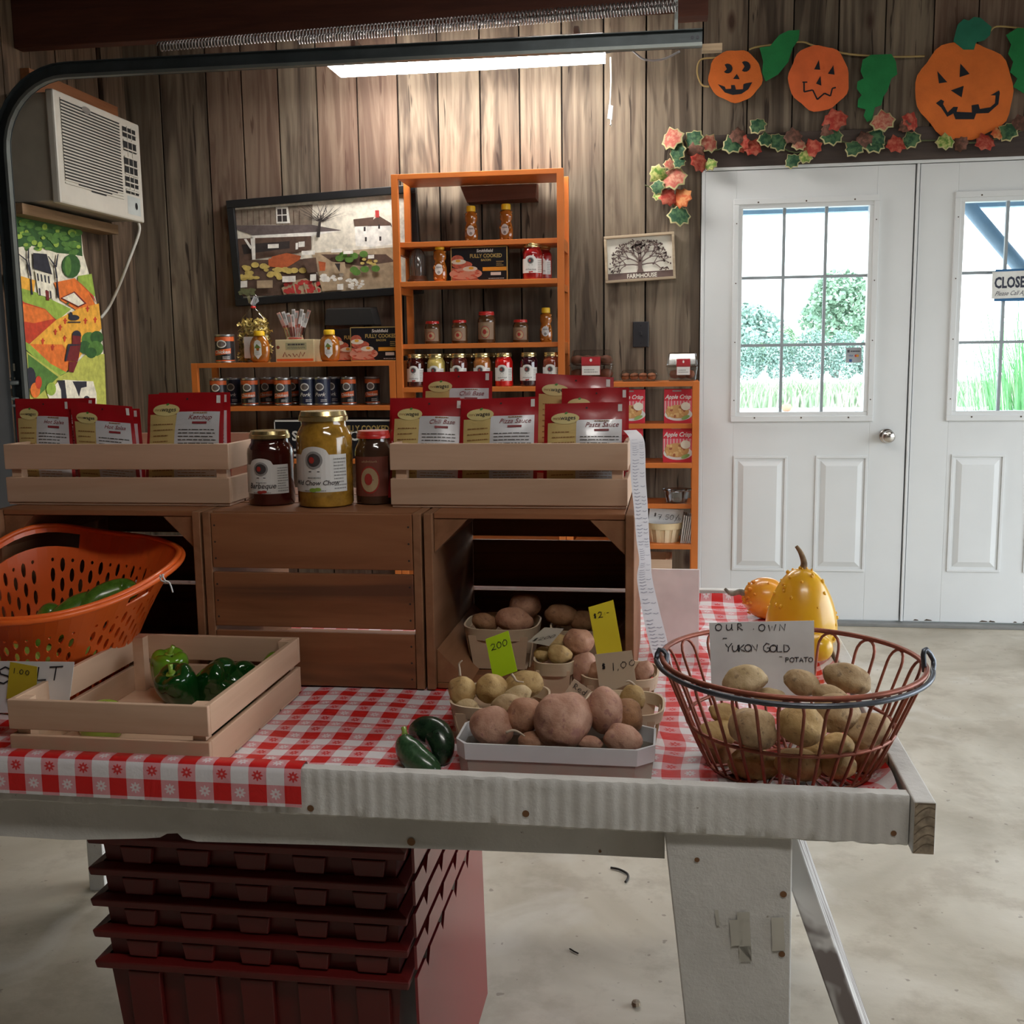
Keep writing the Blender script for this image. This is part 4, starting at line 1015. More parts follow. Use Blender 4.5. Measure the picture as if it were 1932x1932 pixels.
def bear(p, s, label, yaw=0, cap=C_ylid, group=None):
    t = thing('honey_bear_bottle', label, 'bottle', p, group); t.rotation_euler = (0, 0, yaw)
    M_h = glassy('honey', (.42,.13,.015), var=.15)
    b = MB().lathe([(0,0),(.024*s,0),(.029*s,.006*s),(.031*s,.03*s),(.030*s,.06*s),(.026*s,.078*s),(.022*s,.088*s),(.028*s,.10*s),(.029*s,.115*s),(.024*s,.13*s),(.015*s,.138*s),(.015*s,.142*s)], n=20, sy=.8)
    for a in (-1, 1):
        b.lathe([(0,-.008*s),(.008*s,0),(0,.008*s)], (a*.022*s, 0, .128*s), 8); b.lathe([(0,-.016*s),(.009*s,0),(0,.016*s)], (a*.020*s, -.018*s, .060*s), 8)
        b.lathe([(0,-.010*s),(.011*s,0),(0,.010*s)], (a*.018*s, -.016*s, .014*s), 8)
    b.build('bear_body', M_h, t, smooth=True, world=False)
    MB().lathe([(.020*s,.138*s),(.021*s,.139*s),(.021*s,.158*s),(.019*s,.163*s),(0,.163*s)], n=20).build('cap', cap, t, smooth=True, world=False, auto=True)
    F = lambda x, y, l=0: V((x, -.0262*s - l + x*x*10, y))
    b = MB().ell(0, .052*s, .018*s, .024*s, F, 0, .0004, 18).ell(0, .040*s, .007*s, .007*s, F, 1, .0009, 10); b.fakelines(-.011*s, .011*s, .058*s, .066*s, 1, F, 1, .0009, 3, .8)
    b.build('label', [C_lab, C_lgrey], t, world=False)
    return t
def queen(p, s, label, yaw=0):
    t = thing('honey_bottle', label, 'bottle', p, 'round honey bottles on the low shelf'); t.rotation_euler = (0, 0, yaw)
    MB().lathe([(0,0),(.034*s,0),(.043*s,.012*s),(.048*s,.045*s),(.048*s,.07*s),(.044*s,.095*s),(.032*s,.115*s),(.022*s,.122*s),(.022*s,.125*s)], n=26, sy=.55).build('bottle_body', glassy('honey_amber', (.36,.12,.015), var=.1), t, smooth=True, world=False)
    MB().lathe([(.024*s,.122*s),(.026*s,.123*s),(.026*s,.14*s),(.023*s,.145*s),(0,.145*s)], n=20, sy=.8).build('cap', C_ylid, t, smooth=True, world=False, auto=True)
    F = lambda x, y, l=0: V((x, -.0268*s - l + x*x*6, y))
    b = MB().poly([(-.018*s,.035*s),(0,.015*s),(.018*s,.035*s),(.018*s,.085*s),(.012*s,.098*s),(0,.104*s),(-.012*s,.098*s),(-.018*s,.085*s)], F, 0, .0005)
    b.poly([(-.016*s,.065*s),(-.004*s,.085*s),(.004*s,.078*s),(.016*s,.067*s)], F, 1, .001); b.fakelines(-.013*s, .013*s, .035*s, .058*s, 4, F, 2, .001, 2)
    b.build('label', [C_lab, pm('label_green', (.16,.24,.05), .6), C_lgrey], t, world=False)
    return t
M_cblk = pm('can_black', (.02,.018,.02), .35); M_corg = pm('can_orange', (.70,.13,.03), .45); M_cblue = pm('can_navy', (.02,.025,.06), .4); M_tin = pm('tin_rim', (.5,.5,.5), .3, .9)
def can(p, R, H, kind, label, group):
    t = thing('can', label, 'can', p, group); chick = kind == 'chicken'
    MB().lathe([(0,0),(R*.94,0),(R,.003),(R,.006),(R*.985,.008),(R*.985,H-.008),(R,H-.006),(R,H-.002),(R*.93,H),(R*.93,H-.004),(0,H-.004)], n=22).build('can_body', M_tin, t, smooth=True, world=False, auto=True)
    F = cylm(I4, R*.987); b = MB(); w = R*1.5
    m2 = 1 if chick else 3
    b.rect(-w, w, .009, H-.009, F, 0 if chick else 3, .0004, 16)
    if chick: b.rect(-w, w, H*.76, H*.91, F, 1, .0008, 16); b.rect(-w, w, .009, H*.10, F, 1, .0008, 16)
    b.ell(0, H*.66, R*.52, H*.14, F, 2, .0012, 18); b.ell(0, H*.66, R*.38, H*.10, F, 4, .0016, 16)
    vs = [(-R*.95, H*.26), (R*.95, H*.36), (R*.95, H*.52), (-R*.95, H*.42)]
    if chick:
        for k in range(8):
            xa, xb = -R*.95 + R*1.9*k/8, -R*.95 + R*1.9*(k+1)/8; f = lambda x: (x/(R*.95))*H*.04
            b.poly([(xa, H*.29+f(xa)), (xb, H*.29+f(xb)), (xb, H*.47+f(xb)), (xa, H*.47+f(xa))], F, 1, .002)
    b.text('Chicken' if chick else 'Pork', R*.50 if chick else R*.6, 0, H*.33, F, 2, .0026, shear=.3, bold=.02, align='CENTER')
    b.fakelines(R*.1, R*.8, H*.14, H*.25, 2, F, 2, .001, 4)
    b.build('label', [M_cblk, M_corg, C_lab, M_cblue, pm('can_oval', (.16,.13,.12), .5)], t, world=False)
    return t
M_bkbox = pm('carton_black', (.012,.012,.016), .35); M_gline = pm('gold_print', (.62,.45,.16), .4, .4); M_food = pm('bacon_print', (.55,.13,.08), .5, var=.35, scale=50)
M_food2 = pm('bacon_print_light', (.72,.36,.26), .5); M_egg = pm('egg_white_print', (.80,.74,.62), .5); M_yolk = pm('yolk_print', (.80,.42,.04), .5); M_ost = pm('orange_print', (.80,.36,.03), .5)
def bacon_box(p, W, H, D, label, group=None, yaw=0, gold=True):
    t = thing('bacon_carton', label, 'box', p, group); t.rotation_euler = (0, 0, yaw)
    MB().box(-W/2, W/2, 0, D, 0, H).build('carton', M_bkbox, t, world=False, bevel=.001)
    F = lambda x, y, l=0: V((x-W/2, -l-.0002, y)); b = MB()
    if gold:
        for q in ((0, W, H-.004, H), (0, W, 0, .004), (0, .004, 0, H), (W-.005, W, 0, H)): b.rect(*q, F, 1, .0005)
    b.text('Smithfield', H*.125, W*.60, H*.84, F, 0, .001, bold=.03, align='CENTER', shear=.1)
    b.text('FULLY COOKED', H*.155, W*.62, H*.68, F, 1, .001, bold=.035, align='CENTER', sx=.86); b.text('BACON', H*.085, W*.62, H*.58, F, 1, .001, bold=.04, align='CENTER')
    b.ell(W*.12, H*.64, W*.11, H*.13, F, 2, .0006, 14); b.ell(W*.2, H*.48, W*.18, H*.12, F, 2, .0008, 14); b.ell(W*.14, H*.57, W*.13, H*.075, F, 4, .0012, 18); b.ell(W*.13, H*.60, W*.045, H*.04, F, 5, .0016, 14)
    b.ell(W*.26, H*.22, W*.29, H*.17, F, 3, .0010, 20); b.poly([(.005, .005), (W*.5, .005), (W*.3, H*.3), (.005, H*.4)], F, 2, .0008)
    rr_ = random.Random(5)
    for k in range(22): b.ell(rr_.uniform(W*.05, W*.48), rr_.uniform(H*.08, H*.33), W*.045, H*.025, F, 2 if k % 2 else 3, .0013+k*.00004, 8, rr_.uniform(-.6, .6))
    b.ell(W*.34, H*.36, W*.13, H*.075, F, 4, .0026, 18); b.ell(W*.36, H*.38, W*.045, H*.04, F, 5, .0030, 14)
    b.rect(W*.56, W-.006, H*.29, H*.40, F, 6, .0008); b.rect(W*.70, W*.88, H*.16, H*.25, F, 0, .0008); b.fakelines(W*.66, W*.94, H*.06, H*.10, 1, F, 0, .0008)
    b.fakelines(W*.80, W*.93, H*.44, H*.60, 3, F, 1, .0008)
    b.build('front_print', [C_lab, M_gline, M_food, M_food2, M_egg, M_yolk, M_ost], t, world=False)
    return t
M_acr = pm('crisp_red', (.66,.03,.055), .45, var=.06); M_acr2 = pm('crisp_pink', (.74,.12,.16), .5)
def crisp_box(p, W, H, D, label):
    t = thing('dessert_mix_box', label, 'box', p, 'apple crisp boxes on the side shelf')
    MB().box(-W/2, W/2, 0, D, 0, H).build('carton', M_acr, t, world=False, bevel=.001)
    F = lambda x, y, l=0: V((x-W/2, -l-.0002, y)); b = MB()
    b.rect(W*.3, W*.62, H*.93, H*.97, F, 3, .0005); b.text('Apple Crisp', H*.175, W*.5, H*.72, F, 0, .001, shear=.35, bold=.02, align='CENTER', sx=.88)
    b.rect(0, W, H*.30, H*.66, F, 1, .0005)
    for k in range(9): b.rect(W*(.04+k*.11), W*(.06+k*.11), H*.34, H*.66, F, 0, .0008)
    b.ell(W*.52, H*.26, W*.50, H*.19, F, 0, .0012, 26); b.ell(W*.48, H*.34, W*.42, H*.20, F, 2, .0016, 24)
    rr_ = random.Random(6)
    for k in range(26): b.ell(rr_.uniform(W*.14, W*.8), rr_.uniform(H*.18, H*.5), W*.06, H*.035, F, rr_.choice((2, 4, 5)), .0020+k*.00003, 8, rr_.uniform(0, 3))
    b.ell(W*.78, H*.50, W*.17, H*.12, F, 6, .0034, 18); b.ell(W*.78, H*.17, W*.16, H*.05, F, 7, .0034, 12, .4)
    b.build('front_print', [C_lab, M_acr2, pm('crisp_tan', (.62,.33,.12), .5), C_lgrey, pm('crisp_brown', (.38,.12,.05), .5), pm('crisp_gold', (.74,.48,.20), .5), M_egg, pm('crisp_green', (.30,.48,.15), .5)], t, world=False)
    return t
M_clr = pane_glass('clear_plastic', (.88,.90,.90), .10)
def clamshell(p, W, H, D, label, inner, group=None):
    t = thing('clear_container', label, 'container', p, group)
    a = .86
    q0 = [(-W/2*a, -D/2*a, 0), (W/2*a, -D/2*a, 0), (W/2*a, D/2*a, 0), (-W/2*a, D/2*a, 0)]
    q1 = [(-W/2, -D/2, H*.52), (W/2, -D/2, H*.52), (W/2, D/2, H*.52), (-W/2, D/2, H*.52)]
    q2 = [(x*a, y*a, H) for x, y, _ in [(-W/2, -D/2, 0), (W/2, -D/2, 0), (W/2, D/2, 0), (-W/2, D/2, 0)]]
    b = MB(); b.hexa(q0, q1); b.build('tray', M_clr, t, world=False, bevel=.006)
    b = MB(); b.hexa([V(v_)+V((0,0,.002)) for v_ in q1], q2); b.build('lid', M_clr, t, world=False, bevel=.006)
    MB().box(-W/2-.004, W/2+.004, -D/2-.004, D/2+.004, H*.51, H*.53).build('rim', M_clr, t, world=False, bevel=.002)
    return t
def clam_label(t, W, H, D, cx=.1, two=True):
    F = lambda x, y, l=0: V((x, -D/2*.93 - .004 - l, y)); b = MB()
    b.rect(cx-W*.22, cx+W*.22, H*.22, H*.78, F, 0, .001); b.rect(cx-W*.21, cx+W*.21, H*.22, H*.50, F, 1, .002); b.fakelines(cx-W*.16, cx+W*.16, H*.30, H*.44, 2, F, 2, .003, 3)
    b.ell(cx, H*.68, W*.03, H*.05, F, 1, .002, 8); b.fakelines(cx-W*.16, cx+W*.16, H*.54, H*.60, 1, F, 3, .002)
    b.build('label', [pm('label_crimson', (.45,.02,.03), .5), C_lab, C_lgrey, C_red], t, world=False)
def lumps(t, name, mat_, spots, seed=1):
    b = MB(); r_ = random.Random(seed)
    for (x, y, z, r) in spots:
        b.lathe([(0,-r*.8),(r*.75,-r*.6),(r,0),(r*.75,r*.6),(0,r*.8)], (x, y, z), 10)
    b.build(name, mat_, t, smooth=True, world=False)
def S(px, py, Y, z): v = at(px, py, Y=Y); return V((v.x, Y, z))

# ------------------------------------------------------------------ goods on the low shelf
YF_ = 4.90
can(S(425, 660, 4.90, ZL), .046, .132, 'chicken', 'orange and black canned chicken on top of the low shelf, left end', 'canned meat')
queen(S(490, 655, 4.875, ZL), 1.0, 'round honey bottle in front of the pasta bag')
queen(S(622, 655, 4.875, ZL), 1.0, 'round honey bottle beside the black cartons on the low shelf', .1)
# pasta bag
p = S(481, 650, 4.97, ZL); t = thing('pasta_bag', 'clear bag of yellow pasta tied with a red band on the low shelf', 'bag', p)
b = MB(); rr = random.Random(2)
for k in range(620):
    z = rr.uniform(.01, .20); w_ = .070*(1-.25*max(0, (z-.15)/.05)); x = rr.uniform(-w_, w_); y = rr.uniform(-.03, .03); 
    M = T(x, y, z) @ Matrix.Rotation(rr.uniform(0, 6), 4, V((rr.uniform(-1,1), rr.uniform(-1,1), rr.uniform(-1,1))).normalized()); a = .012
    b.add([M @ V(q) for q in ((-a,-a*.6,0),(-a,a*.6,.002),(0,a*.2,.002),(0,-a*.2,.003),(a,-a*.6,.001),(a,a*.6,0))], [(0,3,2,1),(3,4,5,2)])
b.build('pasta', pm('pasta_yellow', (.90,.68,.24), .6, var=.2, scale=40), t, world=False)
b = MB().lathe([(0,0),(.065,.002),(.076,.02),(.078,.10),(.075,.16),(.062,.205),(.035,.235),(.012,.255),(.010,.262),(.022,.285),(.030,.30),(.018,.315)], n=22, sy=.5)
b.build('film', pane_glass('cellophane', (.985,.985,.98), .03), t, smooth=True, world=False)
b = MB(); b.lathe([(0,.252),(.013,.254),(.013,.262),(0,.264)], n=12); b.build('tie', C_redlid, t, smooth=True, world=False)
b = MB()
for k in range(7):
    a = k*.9; b.add([(0,0,.262),(.03*math.cos(a),.02*math.sin(a),.285+.02*math.sin(k*2)),(.026*math.cos(a+.8),.02*math.sin(a+.8),.312)], [(0,1,2)])
b.build('gathered_top', pm('silver_film', (.62,.63,.66), .2, .3), t, world=False)
MB().box(-.038, .042, -.042, -.040, .02, .12).build('label', C_lab, t, world=False)
# beige box with a cup of honey sticks
p = S(556, 660, 4.87, ZL); t = thing('candy_box', 'beige printed box on the low shelf under the cup of sticks', 'box', p)
Wb, Hb = .185, .103
MB().box(-Wb/2, Wb/2, 0, .11, 0, Hb).build('carton', pm('box_beige', (.66,.56,.33), .6), t, world=False, bevel=.002)
F = lambda x, y, l=0: V((x-Wb/2, -l-.0002, y)); b = MB()
b.rect(.05, .15, Hb*.54, Hb*.86, F, 0, .0005); b.fakelines(.06, .14, Hb*.74, Hb*.83, 1, F, 1, .001, 3, .8); b.scrib(.058, .142, Hb*.58, .012, .0022, F, 1, .001, 6)
b.ell(.013, Hb*.66, .008, .008, F, 2, .001, 12); b.scrib(.035, .15, Hb*.20, .026, .0045, F, 2, .001, 9); b.rect(.005, Wb-.005, .004, .015, F, 3, .0006)
b.build('front_print', [pm('box_olive', (.40,.38,.22), .6), C_ink, pm('box_brown', (.25,.06,.03), .6), M_corg], t, world=False)
p = S(556, 620, 4.945, ZL+Hb); t = thing('stick_cup', 'clear cup holding white honey stick packets on the beige box', 'cup', p)
b = MB().lathe([(0,0),(.040,.0),(.052,.055),(.053,.055),(.041,-.0),(0,-.0)], n=20); b.build('cup', M_clr, t, smooth=True, world=False, auto=True)
MB().lathe([(.036,.002),(.0415,.003),(.0425,.010),(.037,.010)], n=20).build('red_band', C_redlid, t, smooth=True, world=False)
rr = random.Random(11)
for k in range(11):
    a = -1 + 2*k/10; M = T(a*.026, rr.uniform(-.01, .01), .004) @ RY(a*.38 + rr.uniform(-.08, .08)) @ RX(rr.uniform(-.15, .1)); h = rr.uniform(.11, .155)
    b = MB(); b.M = M; b.box(-.0085, .0085, -.002, .002, 0, h, 0 if k % 3 else 1); b.rect(-.006, .006, h-.035, h-.008, lambda x, y, l=0: V((x, -.0025-l, y)), 2, 0); b.rect(-.006, .006, .01, h*.5, lambda x, y, l=0: V((x, -.0025-l, y)), 3, 0)
    b.build('packet', [pm('packet_white', (.62,.61,.60), .4), pm('packet_pink', (.55,.30,.26), .4), C_lgrey, pm('packet_red', (.40,.10,.07), .5)], t, world=False, bevel=.001)
bacon_box(S(708, 650, 4.90, ZL), .235, .155, .05, 'black bacon carton on the low shelf touching the tall shelf', 'black bacon cartons')
bacon_box(S(668, 650, 4.97, ZL), .215, .150, .05, 'black bacon carton half hidden behind another on the low shelf', 'black bacon cartons', gold=False)
pA, pB = at(604, 584, Y=5.05), at(711, 612, Y=5.05)
tag(MB().hexa([(pA.x+.02, 5.05, pB.z), (pB.x-.01, 5.05, pB.z), (pB.x-.03, 5.05, pA.z), (pA.x+.03, 5.05, pA.z)], [(pA.x, 5.134, pB.z), (pB.x, 5.134, pB.z), (pB.x-.02, 5.134, pA.z+.01), (pA.x+.02, 5.134, pA.z+.01)]).build('wall_bracket', pm('bracket_black', (.02,.018,.017), .6)), 'black bracket on the wall above the black bacon cartons', 'bracket')
for i, (px, k, y) in enumerate(((413,'chicken',4.90),(472,'chicken',4.90),(534,'chicken',4.89),(580,'pork',4.90),(608,'pork',4.90),(629,'pork',4.98),(658,'chicken',4.91),(703,'chicken',4.96),(441,'pork',5.0),(505,'chicken',5.02),(556,'chicken',5.03))):
    can(S(px, 740, y, ZL2), .040 if i < 5 else .036, .130, k, ['orange canned chicken first from the left on the lower can row','orange canned chicken second from the left on the lower can row','orange canned chicken right in the middle of the lower can row','navy canned pork next to the middle chicken can','navy canned pork between another pork can and a chicken can','dark navy can standing behind the two pork cans','orange canned chicken right of the pork cans','dim canned chicken at the right end of the can row, by the tall shelf','dark can in the back row behind the first two chicken cans','can in the back row between the second and third chicken cans','can in the back row behind the middle chicken can'][i], 'canned meat')
# large carton under the cans
p = S(628, 850, 4.86, .80); t = thing('bulk_carton', 'large black carton with a white top edge behind the three front jars', 'box', p)
Wb = .56; Hb = zpx(628, 792, 4.86) - .80
MB().box(-Wb/2, Wb/2, 0, .18, 0, Hb).build('carton', M_bkbox, t, world=False, bevel=.002)
F = lambda x, y, l=0: V((x-Wb/2, -l-.0002, y)); b = MB()
b.rect(0, Wb, Hb-.008, Hb, F, 0, .0008); b.rect(0, .005, Hb-.06, Hb, F, 0, .0008); b.text('FULLY COOKED', .040, Wb-.235, Hb-.055, F, 1, .001, bold=.03, sx=.78)
b.text('S', .062, .085, Hb-.095, F, 0, .001, bold=.03); b.text('C', .062, .36, Hb-.095, F, 0, .001, bold=.03); b.fakelines(.09, .3, Hb-.17, Hb-.12, 2, F, 0, .001)
b.build('front_print', [C_lab, M_gline], t, world=False)

# ------------------------------------------------------------------ goods on the tall shelf
bear(S(889, 430, 4.97, Z1), 1.0, 'dim honey bear on the top board of the tall shelf, left one', .1)
bear(S(955, 430, 4.97, Z1), 1.02, 'dim honey bear on the top board of the tall shelf, right one', -.1)
bear(S(830, 500, 4.89, Z2), 1.02, 'bright honey bear with a yellow cap left of the bacon carton')
bear(S(1030, 620, 4.97, Z3), .95, 'honey bear at the right end of the small jar row')
bacon_box(S(904, 495, 4.89, Z2), .258, .150, .045, 'bright black and gold bacon carton standing in the tall shelf', 'black bacon cartons')
def darkjar(p, R, H, label):
    return jar(p, R, H, glassy('jar_smoke', (.06,.055,.05), var=.2), pm('lid_dark', (.05,.045,.04), .5), label, lab=False)
t = thing('lantern', 'dim ribbed glass lantern at the left end of the tall shelf', 'lantern', S(788, 500, 4.93, Z2))
MB().lathe([(0,0),(.045,0),(.050,.012),(.040,.02),(.038,.03)], n=18).build('base', pm('lantern_base', (.14,.06,.03), .5), t, smooth=True, world=False)
b = MB().lathe([(.036,.03),(.038,.04),(.037,.12),(.028,.14),(.012,.155),(0,.16)], n=24)
for k in range(12):
    a = 2*PI*k/12; b.tube([(.038*math.cos(a), .038*math.sin(a), .035), (.037*math.cos(a), .037*math.sin(a), .12), (.026*math.cos(a), .026*math.sin(a), .142)], .0016, 4)
b.build('glass', glassy('lantern_glass', (.12,.11,.10), var=.2), t, smooth=True, world=False)
jar(S(1005, 495, 4.89, Z2), .046, .158, glassy('jar_crimson', (.30,.012,.012), var=.2), C_gold, 'gold-lidded red jar on the tall shelf right of the bacon carton', '~', accent=C_red)
jar(S(1023, 495, 4.985, Z2), .044, .155, _mats['jar_crimson'], C_gold, 'red jar tucked behind the gold-lidded red jar on the tall shelf', '~', accent=C_red)
mk = glassy('jar_brown', (.11,.05,.02), var=.2)
for i, (px, R, H, y) in enumerate(((816,.036,.103,4.93),(867,.037,.106,4.93),(918,.041,.142,4.94),(982,.036,.103,4.94))):
    jar(S(px, 620, y, Z3), R, H, mk, C_redlid, ['small red-lidded jar first from the left in the small jar row','small red-lidded jar second in the small jar row','taller red-lidded jar in the middle of the small jar row','small red-lidded jar right of the taller one in the small jar row'][i], labmat=M_krf, mode=1, group='red-lidded jars on the tall shelf')
cols = [('jar_dark_red', None), ('jar_relish', (.55,.42,.12)), ('jar_plum', (.10,.02,.015)), ('jar_amber', (.34,.12,.03)), ('jar_red', (.55,.012,.01)), ('jar_berry', (.035,.006,.01)), ('jar_rust', (.20,.04,.02))]
for i, (px, tt) in enumerate(((785,'~'),(823,'~'),(866,'~'),(910,'~'),(951,'~'),(998,'~'),(1041,'~'))):
    cm = M_bbq if i == 0 else glassy(cols[i][0], cols[i][1], var=.25, scale=50)
    jar(S(px, 700, 4.88, Z4), .0415, .150, cm, C_gold, ['gold-lidded jar with dark red sauce at the left end of the jar row','gold-lidded jar with yellow relish, second in the jar row','gold-lidded jar with plum coloured filling, third in the jar row','gold-lidded jar with amber filling in the middle of the jar row','gold-lidded jar with bright red filling in the jar row','gold-lidded jar with nearly black filling in the jar row','gold-lidded jar with rust filling at the right end of the jar row'][i], tt, group='gold-lidded jars on the tall shelf', accent=C_red)
for i, px in enumerate((804, 845, 890, 932)):
    jar(S(px, 700, 4.99, Z4), .0415, .150, mk, C_gold, ['gold-lidded jar in the back row behind the sauce jar','gold-lidded jar in the back row behind the relish jar','gold-lidded jar in the back row behind the plum jar','gold-lidded jar in the back row behind the amber jar'][i], lab=False, group='gold-lidded jars on the tall shelf')
    
# ------------------------------------------------------------------ goods on the side shelf
p = S(1117, 690, 4.93, ZR); t = clamshell(p, .19, .142, .14, 'large clear container of brown doughnuts on the side shelf', None, 'clear food containers')
lumps(t, 'doughnut', pm('doughnut_brown', (.22,.075,.04), .7, var=.3), [(x*.045, y*.04, z, .030) for x in (-1.4,-.45,.5,1.4) for y in (-.8, .8) for z in (.035, .095)])
clam_label(t, .19, .142, .14, .0)
p = S(1206, 708, 4.93, ZR); t = clamshell(p, .165, .052, .13, 'flat clear container of brown cookies on the side shelf', None, 'clear food containers')
lumps(t, 'cookie', pm('cookie_brown', (.36,.13,.06), .7, var=.4), [(x*.035, y*.035, .022, .02) for x in (-1.7,-.6,.5,1.6) for y in (-1, 0, 1)])
p = S(1287, 690, 4.92, ZR); t = clamshell(p, .135, .125, .12, 'upright clear container with a red label at the right end of the side shelf', None, 'clear food containers')
lumps(t, 'pastry', pm('pastry_brown', (.30,.09,.04), .7), [(x*.032, y*.03, .03, .024) for x in (-1, 0, 1) for y in (-1, 1)]); clam_label(t, .135, .125, .12, .005)
crisp_box(S(1279, 765, 4.88, ZR2), .122, .150, .05, 'apple crisp box on the upper board, right side of the side shelf')
crisp_box(S(1189, 765, 4.88, ZR2), .130, .150, .05, 'apple crisp box on the upper board, mostly behind the red pouches')
crisp_box(S(1278, 840, 4.87, ZR3), .128, .160, .05, 'brighter apple crisp box on the middle board, right side')
crisp_box(S(1184, 840, 4.87, ZR3), .135, .160, .05, 'apple crisp box on the middle board, hidden behind the wooden crate')
t = thing('clear_tub', 'dim clear plastic tub on the fourth board of the side shelf', 'tub', S(1277, 940, 4.90, ZR4))
b = MB().lathe([(0,0),(.045,0),(.055,.05),(.066,.058),(.066,.062),(.053,.056),(.043,.004),(0,.004)], n=24, sy=.8); b.build('tub', pane_glass('tub_plastic', (.72,.74,.76), .14), t, smooth=True, world=False, auto=True)
# round splint basket with a price card and napkins
p = S(1252, 1010, 4.92, ZR5); t = thing('splint_basket', 'round pale splint basket holding a price card on the side shelf', 'basket', p)
M_spl = wood('splint_pale', (.56,.40,.22), (.72,.55,.34), 'z', .7)
MB().lathe([(0,0),(.066,0),(.080,.085),(.077,.085),(.063,.004),(0,.004)], n=28, sy=.8).build('body', M_spl, t, smooth=True, world=False, auto=True)
MB().lathe([(.079,.060),(.0825,.060),(.0845,.088),(.081,.088)], n=28, sy=.8).build('rim_band', wood('splint_band', (.66,.50,.28), (.80,.64,.40), 'x', .7), t, smooth=True, world=False, auto=True)
b = MB()
for a in (-1.35, -.9, -1.9, -2.5, -.4):
    b.hexa([(.0665*math.cos(a-.14), .8*.0675*math.sin(a-.14), .0), (.0665*math.cos(a+.14), .8*.0675*math.sin(a+.14), 0), (.0795*math.cos(a+.13), .8*.081*math.sin(a+.13), .062), (.0795*math.cos(a-.13), .8*.081*math.sin(a-.13), .062)],
           [(.064*math.cos(a-.14), .8*.064*math.sin(a-.14), .0), (.064*math.cos(a+.14), .8*.064*math.sin(a+.14), 0), (.077*math.cos(a+.13), .8*.077*math.sin(a+.13), .062), (.077*math.cos(a-.13), .8*.077*math.sin(a-.13), .062)])
b.build('stave', wood('splint_stave', (.70,.56,.34), (.82,.68,.46), 'z', .7), t, world=False)
def card(name, label, pts, Y, mat_, draw=None, cat='price card', thick=.0008, group=None, Y2=None):
    """stiff card whose corners (photo pixels, clockwise from top left) lie on the plane Y (Y2 = plane of the lower corners)"""
    ys = [Y, Y, Y2 or Y, Y2 or Y]
    P = [at(*q, Y=y) for q, y in zip(pts, ys)]
    b = MB(); o = V((0, thick, 0))
    b.add(P + [q + o for q in P], [(0,1,2,3), (7,6,5,4), (0,4,5,1), (1,5,6,2), (2,6,7,3), (3,7,4,0)], 0)
    W = (P[1]-P[0]).length; H = (P[0]-P[3]).length
    def F(x, y, l=0):
        u, v_ = x/W, y/H; q = (P[3]*(1-u) + P[2]*u)*(1-v_) + (P[0]*(1-u) + P[1]*u)*v_
        return q - V((0, l, 0))
    if draw: draw(b, F, W, H)
    t = tag(b.build(name, mat_), label, cat, group); return t
M_ink = pm('marker_ink', (.012,.012,.02), .5); M_cardw = pm('card_white', (.72,.73,.74), .6)
card('price_card', 'white 7.50 price card standing in the round splint basket', [(1226, 959), (1290, 962), (1284, 996), (1222, 993)], 4.90, [M_cardw, M_ink],
     lambda b, F, W, H: b.hand('$', .014, W*.14, H*.58, F, 1, .001, .13).hand('7.50/', .022, W*.26, H*.42, F, 1, .001, .10, .95).hand('lb', .014, W*.80, H*.42, F, 1, .001, .13, .9), group='handwritten price cards')
t = thing('napkin_stack', 'stack of white folded bags leaning at the right side of the shelf', 'bags', S(1295, 1010, 4.87, ZR5))
for k in range(6):
    b = MB(); b.M = T(-.024+k*.0085, 0, 0) @ RY(.12+.01*k); b.box(-.003, .003, -.005, .10, 0, .128-.002*k); b.build('folded_bag', pm('bag_white', (.70,.69,.66), .7), t, world=False, bevel=.001)
# ------------------------------------------------------------------ the white market table
S_ = .715; TZ = .745; YR = 1.262
def paint_mat():
    n = NT('chipped_white_paint'); vec = n.coord()
    c = n.ramp(n.noise(vec, 7, 4, .6), [(.3, (.57,.56,.53)), (.7, (.71,.70,.67))])
    ch = n.ramp(n.noise(vec, 55, 4, .7, .6), [(.69, 0), (.73, 1)])
    c = n.mix(n.math('MULTIPLY', ch, .75), c, (.17, .13, .09))
    st = n.ramp(n.noise(n.coord(scale=(2, 2, 2)), 3, 3, .5), [(.55, 0), (.75, .35)])
    c = n.mix(st, c, (.36, .35, .31))
    n.col(c); n.bump(n.noise(vec, 90, 4, .65), .35, .003); n.set(.55, spec=.4); return n.m
M_pt = paint_mat(); M_bare = pm('bare_wood_end', (.30,.24,.17), .8, var=.4, scale=90); M_nail = pm('rusty_nail', (.22,.11,.05), .6, .4)
def streak_mat():
    n = NT('streaked_white_paint'); vec = n.coord(scale=(1, 5, 22))
    c = n.ramp(n.noise(n.coord(scale=(3, 24, 3.2)), 1.7, 4, .6, .5), [(.46, (.66,.65,.63)), (.53, (.20,.17,.16))]); n.col(c); n.set(.6); return n.m
zr0 = at(1300, 1576, Y=YR).z; RXE = at(1715, 1540, Y=YR).x; AX1 = at(1254, 1600, Y=1.288).x
t = thing('market_table', 'chipped white painted wooden market table with a raised edge', 'table', (-.6, 1.8, 0))
b = MB(); nx = 620; x0 = -1.75; rr = random.Random(1)
def rip(x, z): return (.00055+.0006*noise.noise(V((x*6, 4, 1))))*math.sin(x*2*PI/.0175 + 1.2*noise.noise(V((x*9, 0, 0)))*3) * (1 if x > -.6 else .5) + .0012*noise.noise(V((x*30, z*60, 3)))
zs = [zr0, zr0+.003, zr0+.016, zr0+.034, TZ-.012, TZ-.003, TZ]
vs = []
